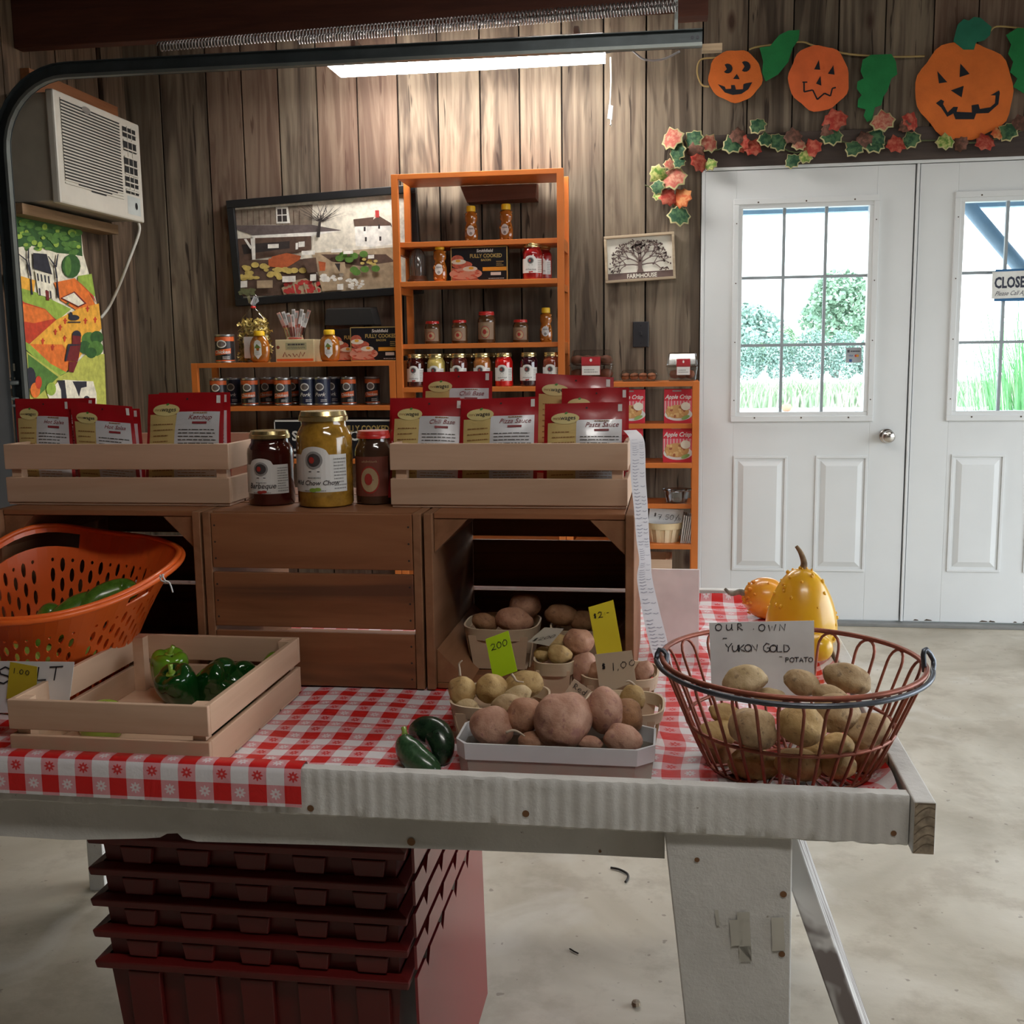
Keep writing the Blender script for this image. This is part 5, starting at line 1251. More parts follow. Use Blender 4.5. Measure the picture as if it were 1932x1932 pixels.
for i in range(nx+1):
    x = x0 + (RXE-x0)*i/nx
    for j, z in enumerate(zs):
        ed = .0022*noise.noise(V((x*45, j*3, 7))) if j in (0, len(zs)-1) else 0
        yy = YR + rip(x, z) + (.003 if j == 0 else .002 if j == len(zs)-1 else 0)
        vs.append((x, yy, z + ed))
    vs += [(x, YR+.021, TZ-.001), (x, YR+.022, zr0)]
m_ = len(zs)+2
b.add(vs, [(i*m_+j, (i+1)*m_+j, (i+1)*m_+(j+1) % m_, i*m_+(j+1) % m_) for i in range(nx) for j in range(m_)] + [tuple(range(m_)), tuple(nx*m_+j for j in range(m_))[::-1]])
b.build('front_rail', M_pt, t, smooth=True, auto=True)
b = MB().box(RXE+.001, RXE+.026, YR-.018, 2.40, zr0-.001, TZ+.001)
b.build('side_rail', M_pt, t, bevel=.002)
F = flat(front((RXE+.0135, YR-.0185, (zr0+TZ)/2))); b = MB()
b.rect(-.0115, .0115, -.031, .031, F, 0)
for k in range(6):
    pts = [(-.011+.022*j/6, -.030 + k*.011 + .012*math.sin(j/6*2.2)) for j in range(7)]
    b.stroke([(x, min(y, .030)) for x, y in pts], .0012, F, 1, .0004)
b.build('end_grain', [M_bare, pm('end_grain_dark', (.16,.12,.08), .8)], t)
MB().box(x0, RXE, 2.378, 2.40, zr0, TZ).build('back_rail', M_pt, t, bevel=.002)
b = MB()
for k in range(6): b.box(x0, RXE, 1.286+k*.1822, 1.286+(k+1)*.1822-.003, zr0+.012, S_-.003)
b.build('table_top', M_pt, t)
az0 = at(850, 1602, Y=1.288).z
b = MB(); pts = [(x0, az0-.012)]
for px, py in ((130,1585),(270,1582),(302,1580),(315,1573),(335,1572),(345,1582),(372,1588),(600,1594),(850,1603),(1100,1612),(1254,1620)):
    q = at(px, py, Y=1.288); pts.append((q.x, q.z))
pts += [(AX1, zr0+.02), (x0, zr0+.02)]
b.prism(pts, front((0, 1.288, 0)), .022); b.build('front_apron', M_pt, t)
MB().box(x0, RXE-.05, 2.34, 2.362, .62, .70).build('back_apron', M_pt, t)
def leg_plank(name, a, m=M_pt):
    b = MB(); b.hexa(*a); return b.build(name, m, t, bevel=.002)
L0, L1 = at(1255, 1585, Y=1.272), at(1495, 1590, Y=1.272); K0, K1 = at(1293, 1932, Y=1.272), at(1491, 1932, Y=1.272)
def ext(a, c, z): s_ = (z-a.z)/(c.z-a.z); return a + (c-a)*s_
q = [ext(L0, K0, 0), ext(L1, K1, 0), ext(L1, K1, zr0+.018), ext(L0, K0, zr0+.018)]
leg_plank('leg', (q, [p_ + V((0, .030, 0)) for p_ in q]))
tp, bt = V((.149, 1.304, .685)), V((.39, 1.304, 0))
sl = lambda z: tp.x + (bt.x-tp.x)*(tp.z-z)/tp.z
leg_plank('splayed_leg', ([(sl(0)-.03, 1.306, 0), (sl(0), 1.306, 0), (sl(.69), 1.306, .69), (sl(.69)-.03, 1.306, .69)], [(sl(0)-.03, 1.60, 0), (sl(0), 1.60, 0), (sl(.69), 1.58, .69), (sl(.69)-.03, 1.58, .69)]), streak_mat())
xb = at(186, 1590, Y=2.30).x
for xx in (xb, .16):
    leg_plank('leg', ([(xx-.02, 2.28, 0), (xx+.02, 2.28, 0), (xx+.02, 2.28, .68), (xx-.02, 2.28, .68)], [(xx-.02, 2.34, 0), (xx+.02, 2.34, 0), (xx+.02, 2.34, .68), (xx-.02, 2.34, .68)]))
leg_plank('leg', ([(-1.62, 1.274, 0), (-1.48, 1.274, 0), (-1.46, 1.274, .68), (-1.62, 1.274, .68)], [(-1.62, 1.305, 0), (-1.48, 1.305, 0), (-1.46, 1.305, .68), (-1.62, 1.305, .68)]))
b = MB()
for px, py, yy, r in ((586,1525,YR-.0015,.0045),(992,1535,YR-.0015,.0045),(1686,1572,YR-.0015,.0035),(776,1588,1.287,.0055),(1132,1606,1.287,.002),(1315,1622,1.271,.0032),(1478,1687,1.271,.0042),(1475,1800,1.271,.004)):
    q = at(px, py, Y=yy); MB().ell(0, 0, r, r, flat(front(q)), 0, .0004, 12).build('nail_head', M_nail, t)
b = MB(); q = lambda px, py: at(px, py, Y=1.2715)
for pts in ([(1376,1735),(1402,1733),(1402,1782),(1380,1784)], [(1390,1720),(1414,1719),(1418,1812),(1396,1812)], [(1393,1785),(1417,1783),(1418,1812),(1398,1813)], [(1455,1730),(1478,1730),(1481,1792),(1457,1793)], [(1348,1716),(1355,1715),(1358,1745),(1352,1745)]):
    P = [q(*p_)-V((0, .0004+.0003*len(pts), 0)) for p_ in pts]; MB().add(P, [(0,1,2,3)]).build('tape_patch', pm('masking_tape_white', (.56,.54,.47), .6), t)

# ------------------------------------------------------------------ gingham cloth
XA, XB_ = at(34, 1450, Y=YR-.001).x, at(555, 1466, Y=YR-.001).x; PER = (XB_-XA)/8
vrow = TZ + .0025 - at(300, 1486, Y=YR-.002).z
def gingham():
    n = NT('red_gingham'); uv = n.N('ShaderNodeUVMap'); sp = n.N('ShaderNodeSeparateXYZ'); n.l.new(uv.outputs[0], sp.inputs[0])
    u, v_ = sp.outputs[0], sp.outputs[1]
    fu, fv = n.math('FRACT', u), n.math('FRACT', v_)
    du, dv = n.math('ABSOLUTE', n.math('SUBTRACT', fu, .5)), n.math('ABSOLUTE', n.math('SUBTRACT', fv, .5))
    ru = n.math('LESS_THAN', du, .25); rv = n.math('LESS_THAN', dv, .25)
    s_ = n.math('ADD', ru, rv)
    white, pink, red = (.80,.78,.80), (.74,.34,.37), (.66,.018,.018)
    c = n.mix(n.math('MINIMUM', s_, 1), white, pink); c = n.mix(n.math('GREATER_THAN', s_, 1.5), c, red)
    def flower(x, y):
        r = n.math('SQRT', n.math('ADD', n.math('MULTIPLY', x, x), n.math('MULTIPLY', y, y))); a = n.math('ARCTAN2', y, x)
        lim = n.math('ADD', .125, n.math('MULTIPLY', n.math('COSINE', n.math('MULTIPLY', a, 8)), .035))
        return n.math('MULTIPLY', n.math('LESS_THAN', r, lim), n.math('GREATER_THAN', r, .035))
    cu, cv = n.math('SUBTRACT', fu, .5), n.math('SUBTRACT', fv, .5)
    wu = n.math('SUBTRACT', n.math('FRACT', n.math('ADD', u, .5)), .5); wv = n.math('SUBTRACT', n.math('FRACT', n.math('ADD', v_, .5)), .5)
    c = n.mix(n.math('MULTIPLY', flower(cu, wv), .9), c, red); c = n.mix(n.math('MULTIPLY', flower(wu, cv), .8), c, white)
    n.col(c); n.set(.38, spec=.4); n.bump(n.noise(n.coord(), 22, 4, .6, .8), .35, .006); return n.m
M_ging = gingham()
b = MB(); uvs = []; XL0 = -1.74
def wr(x, y):
    a = .0035*noise.noise(V((x*5, y*22, 1))) + .0022*noise.noise(V((x*14, y*11, 5)))
    if x > -.10: a += .0055*(min(1, (x+.10)/.1))*abs(noise.noise(V((x*13, y*13, 9)))) 
    return max(0, a+.0025)
prof_far = [(1.292 + (2.366-1.292)*(k/150)**1.0) for k in range(150, -1, -1)]
xs = []; x = XL0
while x < RXE-.004: xs.append(x); x += .009
xs.append(RXE-.004)
XC = at(571, 1490, Y=YR).x
def grid(cols, lines, smo=True):
    base = len(b.v); n_ = len(lines(cols[0]))
    for x in cols:
        for (p_, u, v_) in lines(x): b.v.append(V(p_)); uvs.append((u, v_))
    for i in range(len(cols)-1):
        for j in range(n_-1):
            b.f.append([base+i*n_+j, base+i*n_+j+1, base+(i+1)*n_+j+1, base+(i+1)*n_+j]); b.mi.append(0)
def top_line(x):
    o = []
    for y in prof_far:
        z = S_ + wr(x, y)*min(1, (y-1.288)*25+.1)
        k = max(0, (x-(RXE-.035))/.031); z += .020*k*k
        k2 = max(0, (y-2.345)/.021); z += .02*k2*k2 if k2 < 1.01 else .02
        uw = .010*noise.noise(V((x*6, y*6, 4)))*(3.2 if x > -.08 else .5)
        o.append(((x, y, z), (x+uw-XA)/PER+.5, (-(y-YR)-.004+uw - vrow)/PER+.5))
    return o
grid(xs, top_line)
xl = [x for x in xs if x < XC] + [XC]
def lip_line(x):
    w = .0008*noise.noise(V((x*12, 0, 2)))
    pts = [(1.292, S_+.002), (1.287, S_+.010), (1.2852, TZ-.002), (1.282, TZ+.0035), (1.268, TZ+.0040), (1.2600, TZ+.0022), (1.2572, TZ-.006), (1.2568, .725), (1.2566, .71), (1.2566, at(400, 1512, Y=YR).z)]
    out = []; 
    for k, (y, z) in enumerate(pts):
        v_ = -(y-YR)-.004 if k < 6 else (TZ+.0025-z)
        out.append(((x, y - (abs(w) if k > 5 else 0), z), (x-XA)/PER+.5, (v_-vrow)/PER+.5))
    return out
grid(xl, lip_line)
b.uv = uvs
tag(b.build('tablecloth', M_ging, smooth=True), 'red and white gingham cloth covering the white table', 'tablecloth')

# ------------------------------------------------------------------ crates
M_pale = wood('pale_crate_wood', (.54,.345,.225), (.68,.47,.33), 'x', .6, .5, bump=.08); M_paley = wood('pale_crate_wood_side', (.56,.36,.235), (.70,.485,.34), 'y', .6, .5, bump=.08)
M_old = wood('old_crate_wood', (.20,.072,.030), (.33,.14,.062), 'x', .65, .45, dark=(.09,.04,.025)); M_oldy = wood('old_crate_wood_side', (.20,.09,.042), (.33,.16,.08), 'y', .65, .5)
def small_crate(label, x0, x1, y0, y1, z0, h, bh=.040, th=.008):
    t = thing('wooden_crate', label, 'crate', ((x0+x1)/2, (y0+y1)/2, z0), 'pale wooden crates'); p = .018
    z1 = z0 + h; lo = z0 + .004
    for (xa, ya) in ((x0+th, y0+th), (x1-th-p, y0+th), (x0+th, y1-th-p), (x1-th-p, y1-th-p)):
        MB().box(xa, xa+p, ya, ya+p, lo, z1-.001).build('corner_post', M_paley, t)
    for (za, zb_) in ((lo, lo+bh), (z1-bh, z1)):
        MB().box(x0, x1, y0, y0+th, za, zb_).build('slat', M_pale, t, bevel=.0012)
        MB().box(x0, x1, y1-th, y1, za, zb_).build('slat', M_pale, t, bevel=.0012)
        MB().box(x0, x0+th, y0+th+.0003, y1-th-.0003, za, zb_).build('slat', M_paley, t, bevel=.0012)
        MB().box(x1-th, x1, y0+th+.0003, y1-th-.0003, za, zb_).build('slat', M_paley, t, bevel=.0012)
    b = MB()
    for k in range(4):
        w_ = (y1-y0-.004)/4; b.box(x0+.002, x1-.002, y0+.003+k*w_, y0+.003+(k+1)*w_-.006, z0, lo-.0002)
    b.build('bottom', M_pale, t)
    return t
small_crate('pale wooden crate of green peppers at the front left of the table', -.882, -.598, 1.290, 1.645, S_+.004, .094, .041)
OC = 1.012
small_crate('pale wooden crate of red pouches standing on the left dark crate', -1.162, -.748, 1.748, 2.03, OC+.001, .106, .044)
small_crate('pale wooden crate of red pouches standing on the right dark crate', -.466, -.072, 1.748, 2.03, OC+.001, .106, .044)
M_nl = pm('dark_nail', (.02,.015,.012), .6)
def old_crate(label, x0, x1, opened, y0=1.682, y1=2.04, e=.014):
    t = thing('apple_crate', label, 'crate', ((x0+x1)/2, (y0+y1)/2, S_), 'dark old apple crates'); z0, z1 = S_+.005, OC
    for xa in (x0+.001, x1-e-.001): MB().box(xa, xa+e, y0, y1, z0, z1).build('end_panel', M_oldy, t, bevel=.0015)
    ys = y1-.009 if opened else y0
    hs = (z1-z0-.016)/3
    for k in range(3):
        MB().box(x0+e+.002, x1-e-.002, ys, ys+.009, z0+.0005+k*(hs+.007), z0+k*(hs+.007)+hs).build('face_slat', M_old, t, bevel=.0012)
    for k in range(3):
        ya = y0 + .010 + k*(y1-y0-.02)/3; w_ = (y1-y0-.02)/3-.008
        MB().box(x0+e+.002, x1-e-.002, ya, ya+w_, z1-.009, z1).build('side_slat', M_old, t, bevel=.001)
        MB().box(x0+e+.002, x1-e-.002, ya, ya+w_, z0, z0+.009).build('side_slat', M_old, t, bevel=.001)
    if opened:
        cc = .055
        for sx in (x0+e+.002, x1-e-.002):
            d = 1 if sx < (x0+x1)/2 else -1
            for zc_, dz in ((z1-.010, -1), (z0+.010, 1)):
                b = MB(); A = [(sx, zc_), (sx+d*cc, zc_), (sx, zc_+dz*cc)]
                yb = y0+.012
                b.add([(x, yb, z) for x, z in A] + [(x, y1-.012, z) for x, z in A], [(0,1,2), (5,4,3), (0,3,4,1), (1,4,5,2), (2,5,3,0)])
                b.build('corner_brace', M_oldy, t)
    else:
        b = MB()
        for k in range(3):
            for xa in (x0+e+.008, x1-e-.008):
                for j in range(3): MB().ell(0, 0, .0017, .0017, flat(front((xa, y0-.0002, z0 + k*(hs+.007) + hs*(.18+.3*j)))), 0, .0003, 8).build('nail_head', M_nl, t)
    return t
old_crate('dark old apple crate at the far left, open to the front, behind the orange basket', -1.150, -.774, True)
old_crate('dark old apple crate in the middle with its slatted bottom facing out', -.772, -.399, False)
old_crate('dark old apple crate on the right, open to the front, with potatoes inside', -.397, -.058, True)

# ------------------------------------------------------------------ front jars
def fjar(px0, px1, pyt, pyb, content, lid, label, **k):
    c = at((px0+px1)/2, pyb, Z=OC); R = ps(px1-px0, c)/2; Y = c.y + R*.35; p = at((px0+px1)/2, pyb-20, Y=Y); p.z = OC
    H = at((px0+px1)/2, pyt, Y=Y).z - OC
    return jar(p, R, H, content, lid, label, big=True, **k)
fjar(470, 557, 812, 952, M_bbq, C_gold, 'gold-lidded dark red barbeque jar, leftmost of the three front jars', title='Barbeque', group='jars on the middle apple crate', accent=C_red)
fjar(563, 668, 775, 955, M_chow, C_gold, 'large gold-lidded mustard coloured relish jar in the middle of the front jars', title='Mild Chow Chow', group='jars on the middle apple crate', accent=pm('relish_green', (.25,.38,.05), .5))
fjar(672, 744, 812, 950, glassy('jar_smoky_brown', (.07,.035,.022), var=.25), C_redlid, 'red-lidded brown jar, rightmost of the three front jars', labmat=M_lpap, mode=1, group='jars on the middle apple crate')

# ------------------------------------------------------------------ seasoning pouches
P_red = pm('pouch_red', (.40,.010,.016), .28, coat=.5, var=.08); P_yel = pm('pouch_yellow', (.66,.50,.20), .35, coat=.3); P_sil = pm('pouch_silver', (.68,.68,.70), .30, .1, coat=.4, var=.1)
P_logo = pm('pouch_logo', (.72,.60,.26), .4); P_dk = pm('pouch_black', (.03,.025,.02), .5); P_mar = pm('pouch_maroon', (.25,.02,.025), .5); P_gr = pm('pouch_green', (.08,.25,.04), .5); P_brn = pm('pouch_brown', (.32,.16,.05), .5)
def pouch(tl, tr_, Yt, label, title, dy=-.05, zb=OC+.012, group='red seasoning pouches', dxb=0, seed=0):
    """red pouch: photo pixels of its top corners on plane Yt, foot dy nearer and dxb sideways"""
    A, B = at(*tl, Y=Yt), at(*tr_, Y=Yt); W = (B-A).length
    right = (B-A).normalized(); foot = V((A.x+dxb, Yt+dy, zb)); upv = (A-foot); H = upv.length; upv.normalize()
    M = Matrix.Identity(4); nrm = right.cross(upv).normalized()
    for i in range(3): M[i][0] = right[i]; M[i][1] = upv[i]; M[i][2] = nrm[i]; M[i][3] = foot[i]
    def F(x, y, l=0):
        u, v_ = x/W, y/H
        z = .011*max(0, math.sin(PI*min(1, max(0, u))))**.8 * max(0, math.sin(PI*min(1, max(0, v_*1.12))))**.7 if 0 < u < 1 and 0 < v_*1.12 < 1 else 0
        z += .0022*noise.noise(V((u*4+seed, v_*4, seed)))*min(1, 4*v_)
        return M @ V((x, y, z + l))
    t = thing('seasoning_pouch', label, 'pouch', foot, group)
    b = MB(); nx, ny = 14, 16
    b.rect(0, W, 0, H, F, 0, 0, nx, ny); b.rect(0, W, 0, H, lambda x, y, l=0: M @ V((x, y, -.006*math.sin(PI*x/W)*math.sin(PI*y/H)-.0008)), 0, 0, nx, ny)
    b.build('film', P_red, t, smooth=True)
    b = MB(); m_ = W*.045; hy = H*.80
    b.rect(m_, W*.42, H*.06, hy-.01*H, F, 1, .0006, 6, 14); b.rect(W*.40, W-m_, H*.06, hy+.015*H, F, 2, .0008, 8, 14)
    b.ell(W*.26, H*.835, W*.175, H*.062, F, 3, .0016, 26); b.text('mrs.', W*.056, W*.108, H*.822, F, 7, .0022); b.text('wages', W*.078, W*.20, H*.819, F, 4, .0022, bold=.008)
    b.ell(W*.27, H*.893, W*.022, H*.012, F, 6, .0022, 8, .5)
    b.text(title, W*.088, W*.71, H*.735, F, 5, .0020, shear=.35, align='CENTER'); b.fakelines(W*.62, W*.8, H*.795, H*.808, 1, F, 7, .002, 3, .8)
    b.rect(W*.62, W*.80, H*.690, H*.712, F, 5, .0020)
    b.fakelines(W*.10, W*.38, H*.12, H*.74, 11, F, 7, .0016, 5+seed, .18); b.fakelines(W*.45, W*.92, H*.36, H*.66, 9, F, 4, .0018, 9+seed, .22); b.fakelines(W*.45, W*.92, H*.10, H*.32, 8, F, 7, .0018, 19+seed, .2)
    b.rect(W*.905, W*.955, H*.90, H*.975, F, 8, .0016); b.ell(W*.52, H*.945, W*.014, H*.010, F, 4, .0016, 8)
    b.build('printed_front', [P_red, P_yel, P_sil, P_logo, P_dk, P_mar, P_gr, P_brn, C_lab], t, smooth=True)
    return t
pouch((798, 702), (929, 700), 1.96, 'chili base pouch standing tall at the back of the right pale crate', 'Chili Base', -.03, OC+.055, seed=1)
pouch((1011, 704), (1158, 712), 1.93, 'tall pasta sauce pouch at the back right of the right pale crate', 'Pasta Sauce', -.04, OC+.045, seed=2)
pouch((1060, 733), (1187, 731), 1.89, 'pouch at the right end of the right pale crate, mostly hidden by two others', 'Pasta Sauce', -.03, OC+.02, seed=3)
pouch((736, 751), (868, 750), 1.875, 'pouch hidden behind the leftmost pouch of the right pale crate', 'Chili Base', -.04, seed=4, dxb=.003)
pouch((741, 752), (876, 752), 1.835, 'chili base pouch at the front left of the right pale crate', 'Chili Base', -.05, seed=5)
pouch((870, 754), (1016, 748), 1.820, 'pizza sauce pouch in the front middle of the right pale crate', 'Pizza Sauce', -.04, seed=6)
pouch((1028, 762), (1181, 758), 1.825, 'pasta sauce pouch at the front right of the right pale crate', 'Pasta Sauce', -.04, seed=7)
pouch((62, 752), (180, 751), 1.90, 'pouch seen behind the two leaning pouches of the left pale crate', 'Hot Salsa', -.04, seed=8)
pouch((150, 769), (263, 771), 1.89, 'pouch just behind the second leaning pouch of the left pale crate', 'Hot Salsa', -.04, seed=9, dxb=.025)
pouch((28, 752), (132, 754), 1.85, 'salsa pouch leaning at the far left of the left pale crate', 'Hot Salsa', -.05, seed=10, dxb=.030)
pouch((133, 758), (249, 767), 1.83, 'salsa pouch leaning second from the left in the left pale crate', 'Hot Salsa', -.04, seed=11, dxb=.030)
pouch((300, 741), (434, 740), 1.90, 'pouch half hidden behind the ketchup pouch', 'Ketchup', -.04, seed=12, dxb=.01)
pouch((280, 744), (423, 741), 1.84, 'ketchup pouch at the right of the left pale crate', 'Ketchup', -.05, seed=13, dxb=.008)

# ------------------------------------------------------------------ orange basket
M_bk = pm('orange_plastic', (.80,.135,.02), .38, coat=.2, var=.05)
def lb(th, v_):
    """basket wall: th around, v_ 0 foot .. 1 rim"""
    c, s = math.cos(th), math.sin(th)
    w_ = v_**1.35
    ex, ey = .100 + (.172-.100)*w_, .125 + (.190-.125)*w_
    cx, cy = -1.008 + (-.963+1.008)*w_, 1.615 + (1.585-1.615)*w_
    zr = .925 + .030*s + .034*max(0, math.cos(th-2.45))**6 + .010*max(0, c)**4
    return V((cx + ex*c, cy + ey*s, .722 + (zr-.722)*v_))
t = thing('laundry_basket', 'orange plastic basket with slotted sides at the left of the table', 'basket', (-1.0, 1.61, S_))
b = MB(); nc = 60; 
def cell(u0, u1, v0, v1, hole=True, hx=.50, hy=.74):
    um, vm = (u0+u1)/2, (v0+v1)/2; du, dv = (u1-u0)/2, (v1-v0)/2
    outer = [(-1,-1),(0,-1),(1,-1),(1,0),(1,1),(0,1),(-1,1),(-1,0)]
    if not hole:
        b.add([lb((u0+(u1-u0)*i)*2*PI, v0+(v1-v0)*j) for j in (0,1) for i in (0,1)], [(0,1,3,2)]); return
    inner = [(hx*math.cos(math.radians(225+45*k)), hy*math.sin(math.radians(225+45*k))) for k in range(8)]
    P = [lb((um+x*du)*2*PI, vm+y*dv) for x, y in outer] + [lb((um+x*du)*2*PI, vm+y*dv) for x, y in inner]
    b.add(P, [(k, (k+1) % 8, 8+(k+1) % 8, 8+k) for k in range(8)])
def hnd(th): return max(0, math.cos(th-2.45))**6 > .55
for k in range(nc):
    u0, u1 = k/nc, (k+1)/nc; solid = k % 15 == 7
    rows = [(.05+.137*j, .05+.137*(j+1)) for j in range(5)] if k % 2 else [(.05+.0685, .05+.0685+.137*1)] + [(.05+.0685+.137*j, .05+.0685+.137*(j+1)) for j in range(1, 5)]
    if k % 2 == 0: cell(u0, u1, .05, .1185, False); top = rows[-1][1]
    else: top = rows[-1][1]
    for (a, c_) in rows: cell(u0, u1, a, c_, not solid)
    cell(u0, u1, 0, .05, False)
    if top < .8035: cell(u0, u1, top, .8035, True, .30, .40)
    cell(u0, u1, .8035, .80351+.0, False)
    um = (u0+u1)/2*2*PI
    if hnd(um): cell(u0, u1, .8035, .86, False); cell(u0, u1, .955, 1, False)
    elif abs((um % (2*PI)) - 6.05) < .17: cell(u0, u1, .8035, .85, False); cell(u0, u1, .93, 1, False)
    else: cell(u0, u1, .8035, 1, False)
b.build('wall', M_bk, t, smooth=False, solid=.0026)
rim = [lb(2*PI*k/96, 1.0) for k in range(96)]; b = MB()
for (da, dz, w_) in ((0, 0, .0045),): b.tube([p_ for p_ in rim], w_, 8, closed=True)
b.tube([lb(2*PI*k/96, .995)+V(((lb(2*PI*k/96, 1)-V((-.963,1.585,0))).x*.04, (lb(2*PI*k/96, 1)-V((-.963,1.585,0))).y*.04, -.003)) for k in range(96)], .0045, 8, closed=True)
b.build('rim', M_bk, t, smooth=True)
b = MB(); b.add([lb(2*PI*k/40, 0) for k in range(40)], [tuple(range(40))]); b.build('bottom', M_bk, t, solid=.003)
b = MB(); q0 = at(306, 1085, Y=1.52); 
for q in ([(306,1083),(311,1095),(320,1100),(326,1118)], [(302,1084),(304,1095),(313,1098)], [(309,1084),(303,1090)]):
    b.tube(smooth_pts([at(x, y, Y=1.46) for x, y in q], 3), .0012, 5)
b.build('plastic_tie', pm('tie_white', (.6,.6,.6), .4), t, smooth=True)

# squashes inside
def zmat(name, c1, c2):
    n = NT(name); n.col(n.ramp(n.noise(n.coord(scale=(1,1,1)), 60, 4, .7), [(.35, c1), (.7, c2)])); n.set(.25, coat=.3); n.bump(n.noise(n.coord(), 30, 3), .1, .004); return n.m
M_cuc = zmat('cucumber_green', (.06,.16,.015), (.14,.30,.04)); M_cucl = zmat('cucumber_light', (.20,.32,.05), (.34,.46,.10)); M_cucd = zmat('zucchini_dark', (.006,.018,.010), (.020,.050,.022)); M_cucm = zmat('zucchini_mottled', (.018,.055,.022), (.06,.14,.06))
def veg(name, label, cat, pts, r, mat_, group, taper=None):
    pts = smooth_pts(pts, 6); n_ = len(pts); rad = []
    for i in range(n_):
        s_ = i/(n_-1); e = min(1, (math.sin(PI*min(max(s_, .02), .98)))**.45); rad.append(r*e*(1+.04*noise.noise(V((s_*5, r*100, 0)))))
    c = pts[0]; t = thing(name, label, cat, c, group)
    MB().tube(pts, rad, 14).build('flesh', mat_, t, smooth=True)
    d = (pts[0]-pts[1]).normalized(); MB().tube([pts[0], pts[0]+d*.006, pts[0]+d*.012], [r*.25, r*.18, r*.2], 8).build('stem', M_cucl, t, smooth=True)
    return t
bz = .80
veg('cucumber', 'short green cucumber standing up in the orange basket, at the left', 'cucumber', [V((-1.03,1.58,.80)), V((-1.012,1.60,.83)), V((-1.0,1.60,.870))], .024, M_cuc, 'cucumbers in the orange basket')
veg('cucumber', 'curved green cucumber in the middle of the orange basket', 'cucumber', [V((-1.02,1.54,.815)), V((-.985,1.58,.838)), V((-.96,1.62,.862)), V((-.925,1.64,.875))], .024, M_cuc, 'cucumbers in the orange basket')
veg('cucumber', 'darker cucumber lying at the back right inside the orange basket', 'cucumber', [V((-.965,1.59,.84)), V((-.935,1.63,.872)), V((-.905,1.66,.882)), V((-.885,1.65,.880))], .022, M_cuc, 'cucumbers in the orange basket')
for i, (a, c_) in enumerate((((-1.09,1.55,.785), (-.98,1.53,.79)), ((-1.04,1.66,.785), (-.93,1.60,.785)), ((-1.06,1.60,.765), (-.96,1.53,.80)))):
    veg('cucumber', ['pale cucumber low at the left of the basket, seen through the slots', 'pale cucumber low at the back of the basket, seen through the slots', 'pale cucumber low at the front of the basket, seen through the slots'][i], 'cucumber', [V(a), (V(a)+V(c_))/2+V((0,0,.012)), V(c_)], .020, M_cucl, 'cucumbers in the orange basket')
# two bent zucchinis on the cloth
q = lambda px, py, Y: at(px, py, Y=Y)
veg('zucchini', 'mottled green bent zucchini on the cloth at the table edge, left of the pair', 'zucchini', [q(764,1388,1.375), q(768,1408,1.365), q(784,1430,1.355), q(812,1452,1.345), q(828,1460,1.340)], .0195, M_cucm, 'bent zucchinis on the cloth')
veg('zucchini', 'dark curved zucchini arching over on the cloth beside the potato baskets', 'zucchini', [q(776,1390,1.40), q(795,1378,1.40), q(822,1383,1.395), q(834,1408,1.38), q(832,1445,1.365)], .0205, M_cucd, 'bent zucchinis on the cloth')

# ------------------------------------------------------------------ bell peppers in the pale crate
M_pg = pm('pepper_light_green', (.13,.30,.015), .18, coat=.7, var=.2); M_pd = pm('pepper_dark_green', (.006,.06,.010), .15, coat=.8, var=.3); M_pp = pm('pepper_pale_green', (.26,.42,.05), .22, coat=.5, var=.2)
def pepper(c, r, h, mat_, label, tilt=(0, 0, 0), lobes=4, st=True):
    t = thing('bell_pepper', label, 'pepper', c, 'peppers in the pale crate'); t.rotation_euler = tilt
    prof = [(.0,-.46),(.35,-.50),(.62,-.44),(.80,-.25),(.93,.0),(1.0,.22),(.95,.40),(.75,.50),(.45,.50),(.2,.43),(0,.40)]; n_ = 32; b = MB(); vs = []; fs = []
    for (rr_, z) in prof:
        for k in range(n_):
            a = 2*PI*k/n_; f = 1 - .10*(1-abs(math.cos(a*lobes/2)))**1.5 * min(1, rr_*1.5); x, y = rr_*r*f*math.cos(a), rr_*r*f*math.sin(a)
            vs.append((x, y, z*h - (.05*h*(1-abs(math.cos(a*lobes/2)))*(abs(z) > .4))))
    m_ = len(prof); fs = [(j*n_+k, j*n_+(k+1) % n_, (j+1)*n_+(k+1) % n_, (j+1)*n_+k) for j in range(m_-1) for k in range(n_)]
    b.add(vs, fs); b.build('flesh', mat_, t, smooth=True, world=False, subd=1)
    if st:
        b = MB().tube([(0,0,.40*h),(.002,0,.50*h),(.006,.002,.62*h)], [r*.16, r*.10, r*.12], 8); b.lathe([(0,.41*h),(r*.26,.44*h),(r*.22,.46*h),(0,.45*h)], n=10); b.build('stem', M_pp, t, smooth=True, world=False)
    return t
zb_ = S_ + .010
pepper(at(320, 1272, Y=1.575), .031, .078, M_pg, 'light green bell pepper at the back left of the pepper group', (.1, .1, 0))
pepper(at(340, 1302, Y=1.51), .032, .078, M_pd, 'dark green glossy bell pepper in front of the light one', (.3, -.4, .5))
pepper(at(402, 1296, Y=1.545), .037, .090, M_pd, 'dark green bell pepper lying in the middle of the crate', (.9, .5, 1.0), st=False)
pepper(at(448, 1284, Y=1.585), .030, .070, M_pd, 'dark green bell pepper against the right side of the crate', (1.2, .3, .8), st=False)
pepper(at(190, 1366, Y=1.40), .038, .055, M_pp, 'pale green pepper alone at the front left of the crate', (0.1, .15, 0))
veg('long_pepper', 'long green pepper along the right side of the crate, seen through the slats', 'pepper', [V((-.630, 1.33, .752)), V((-.626, 1.40, .757)), V((-.626, 1.47, .762)), V((-.628, 1.535, .768))], .018, M_pd, 'peppers in the pale crate')
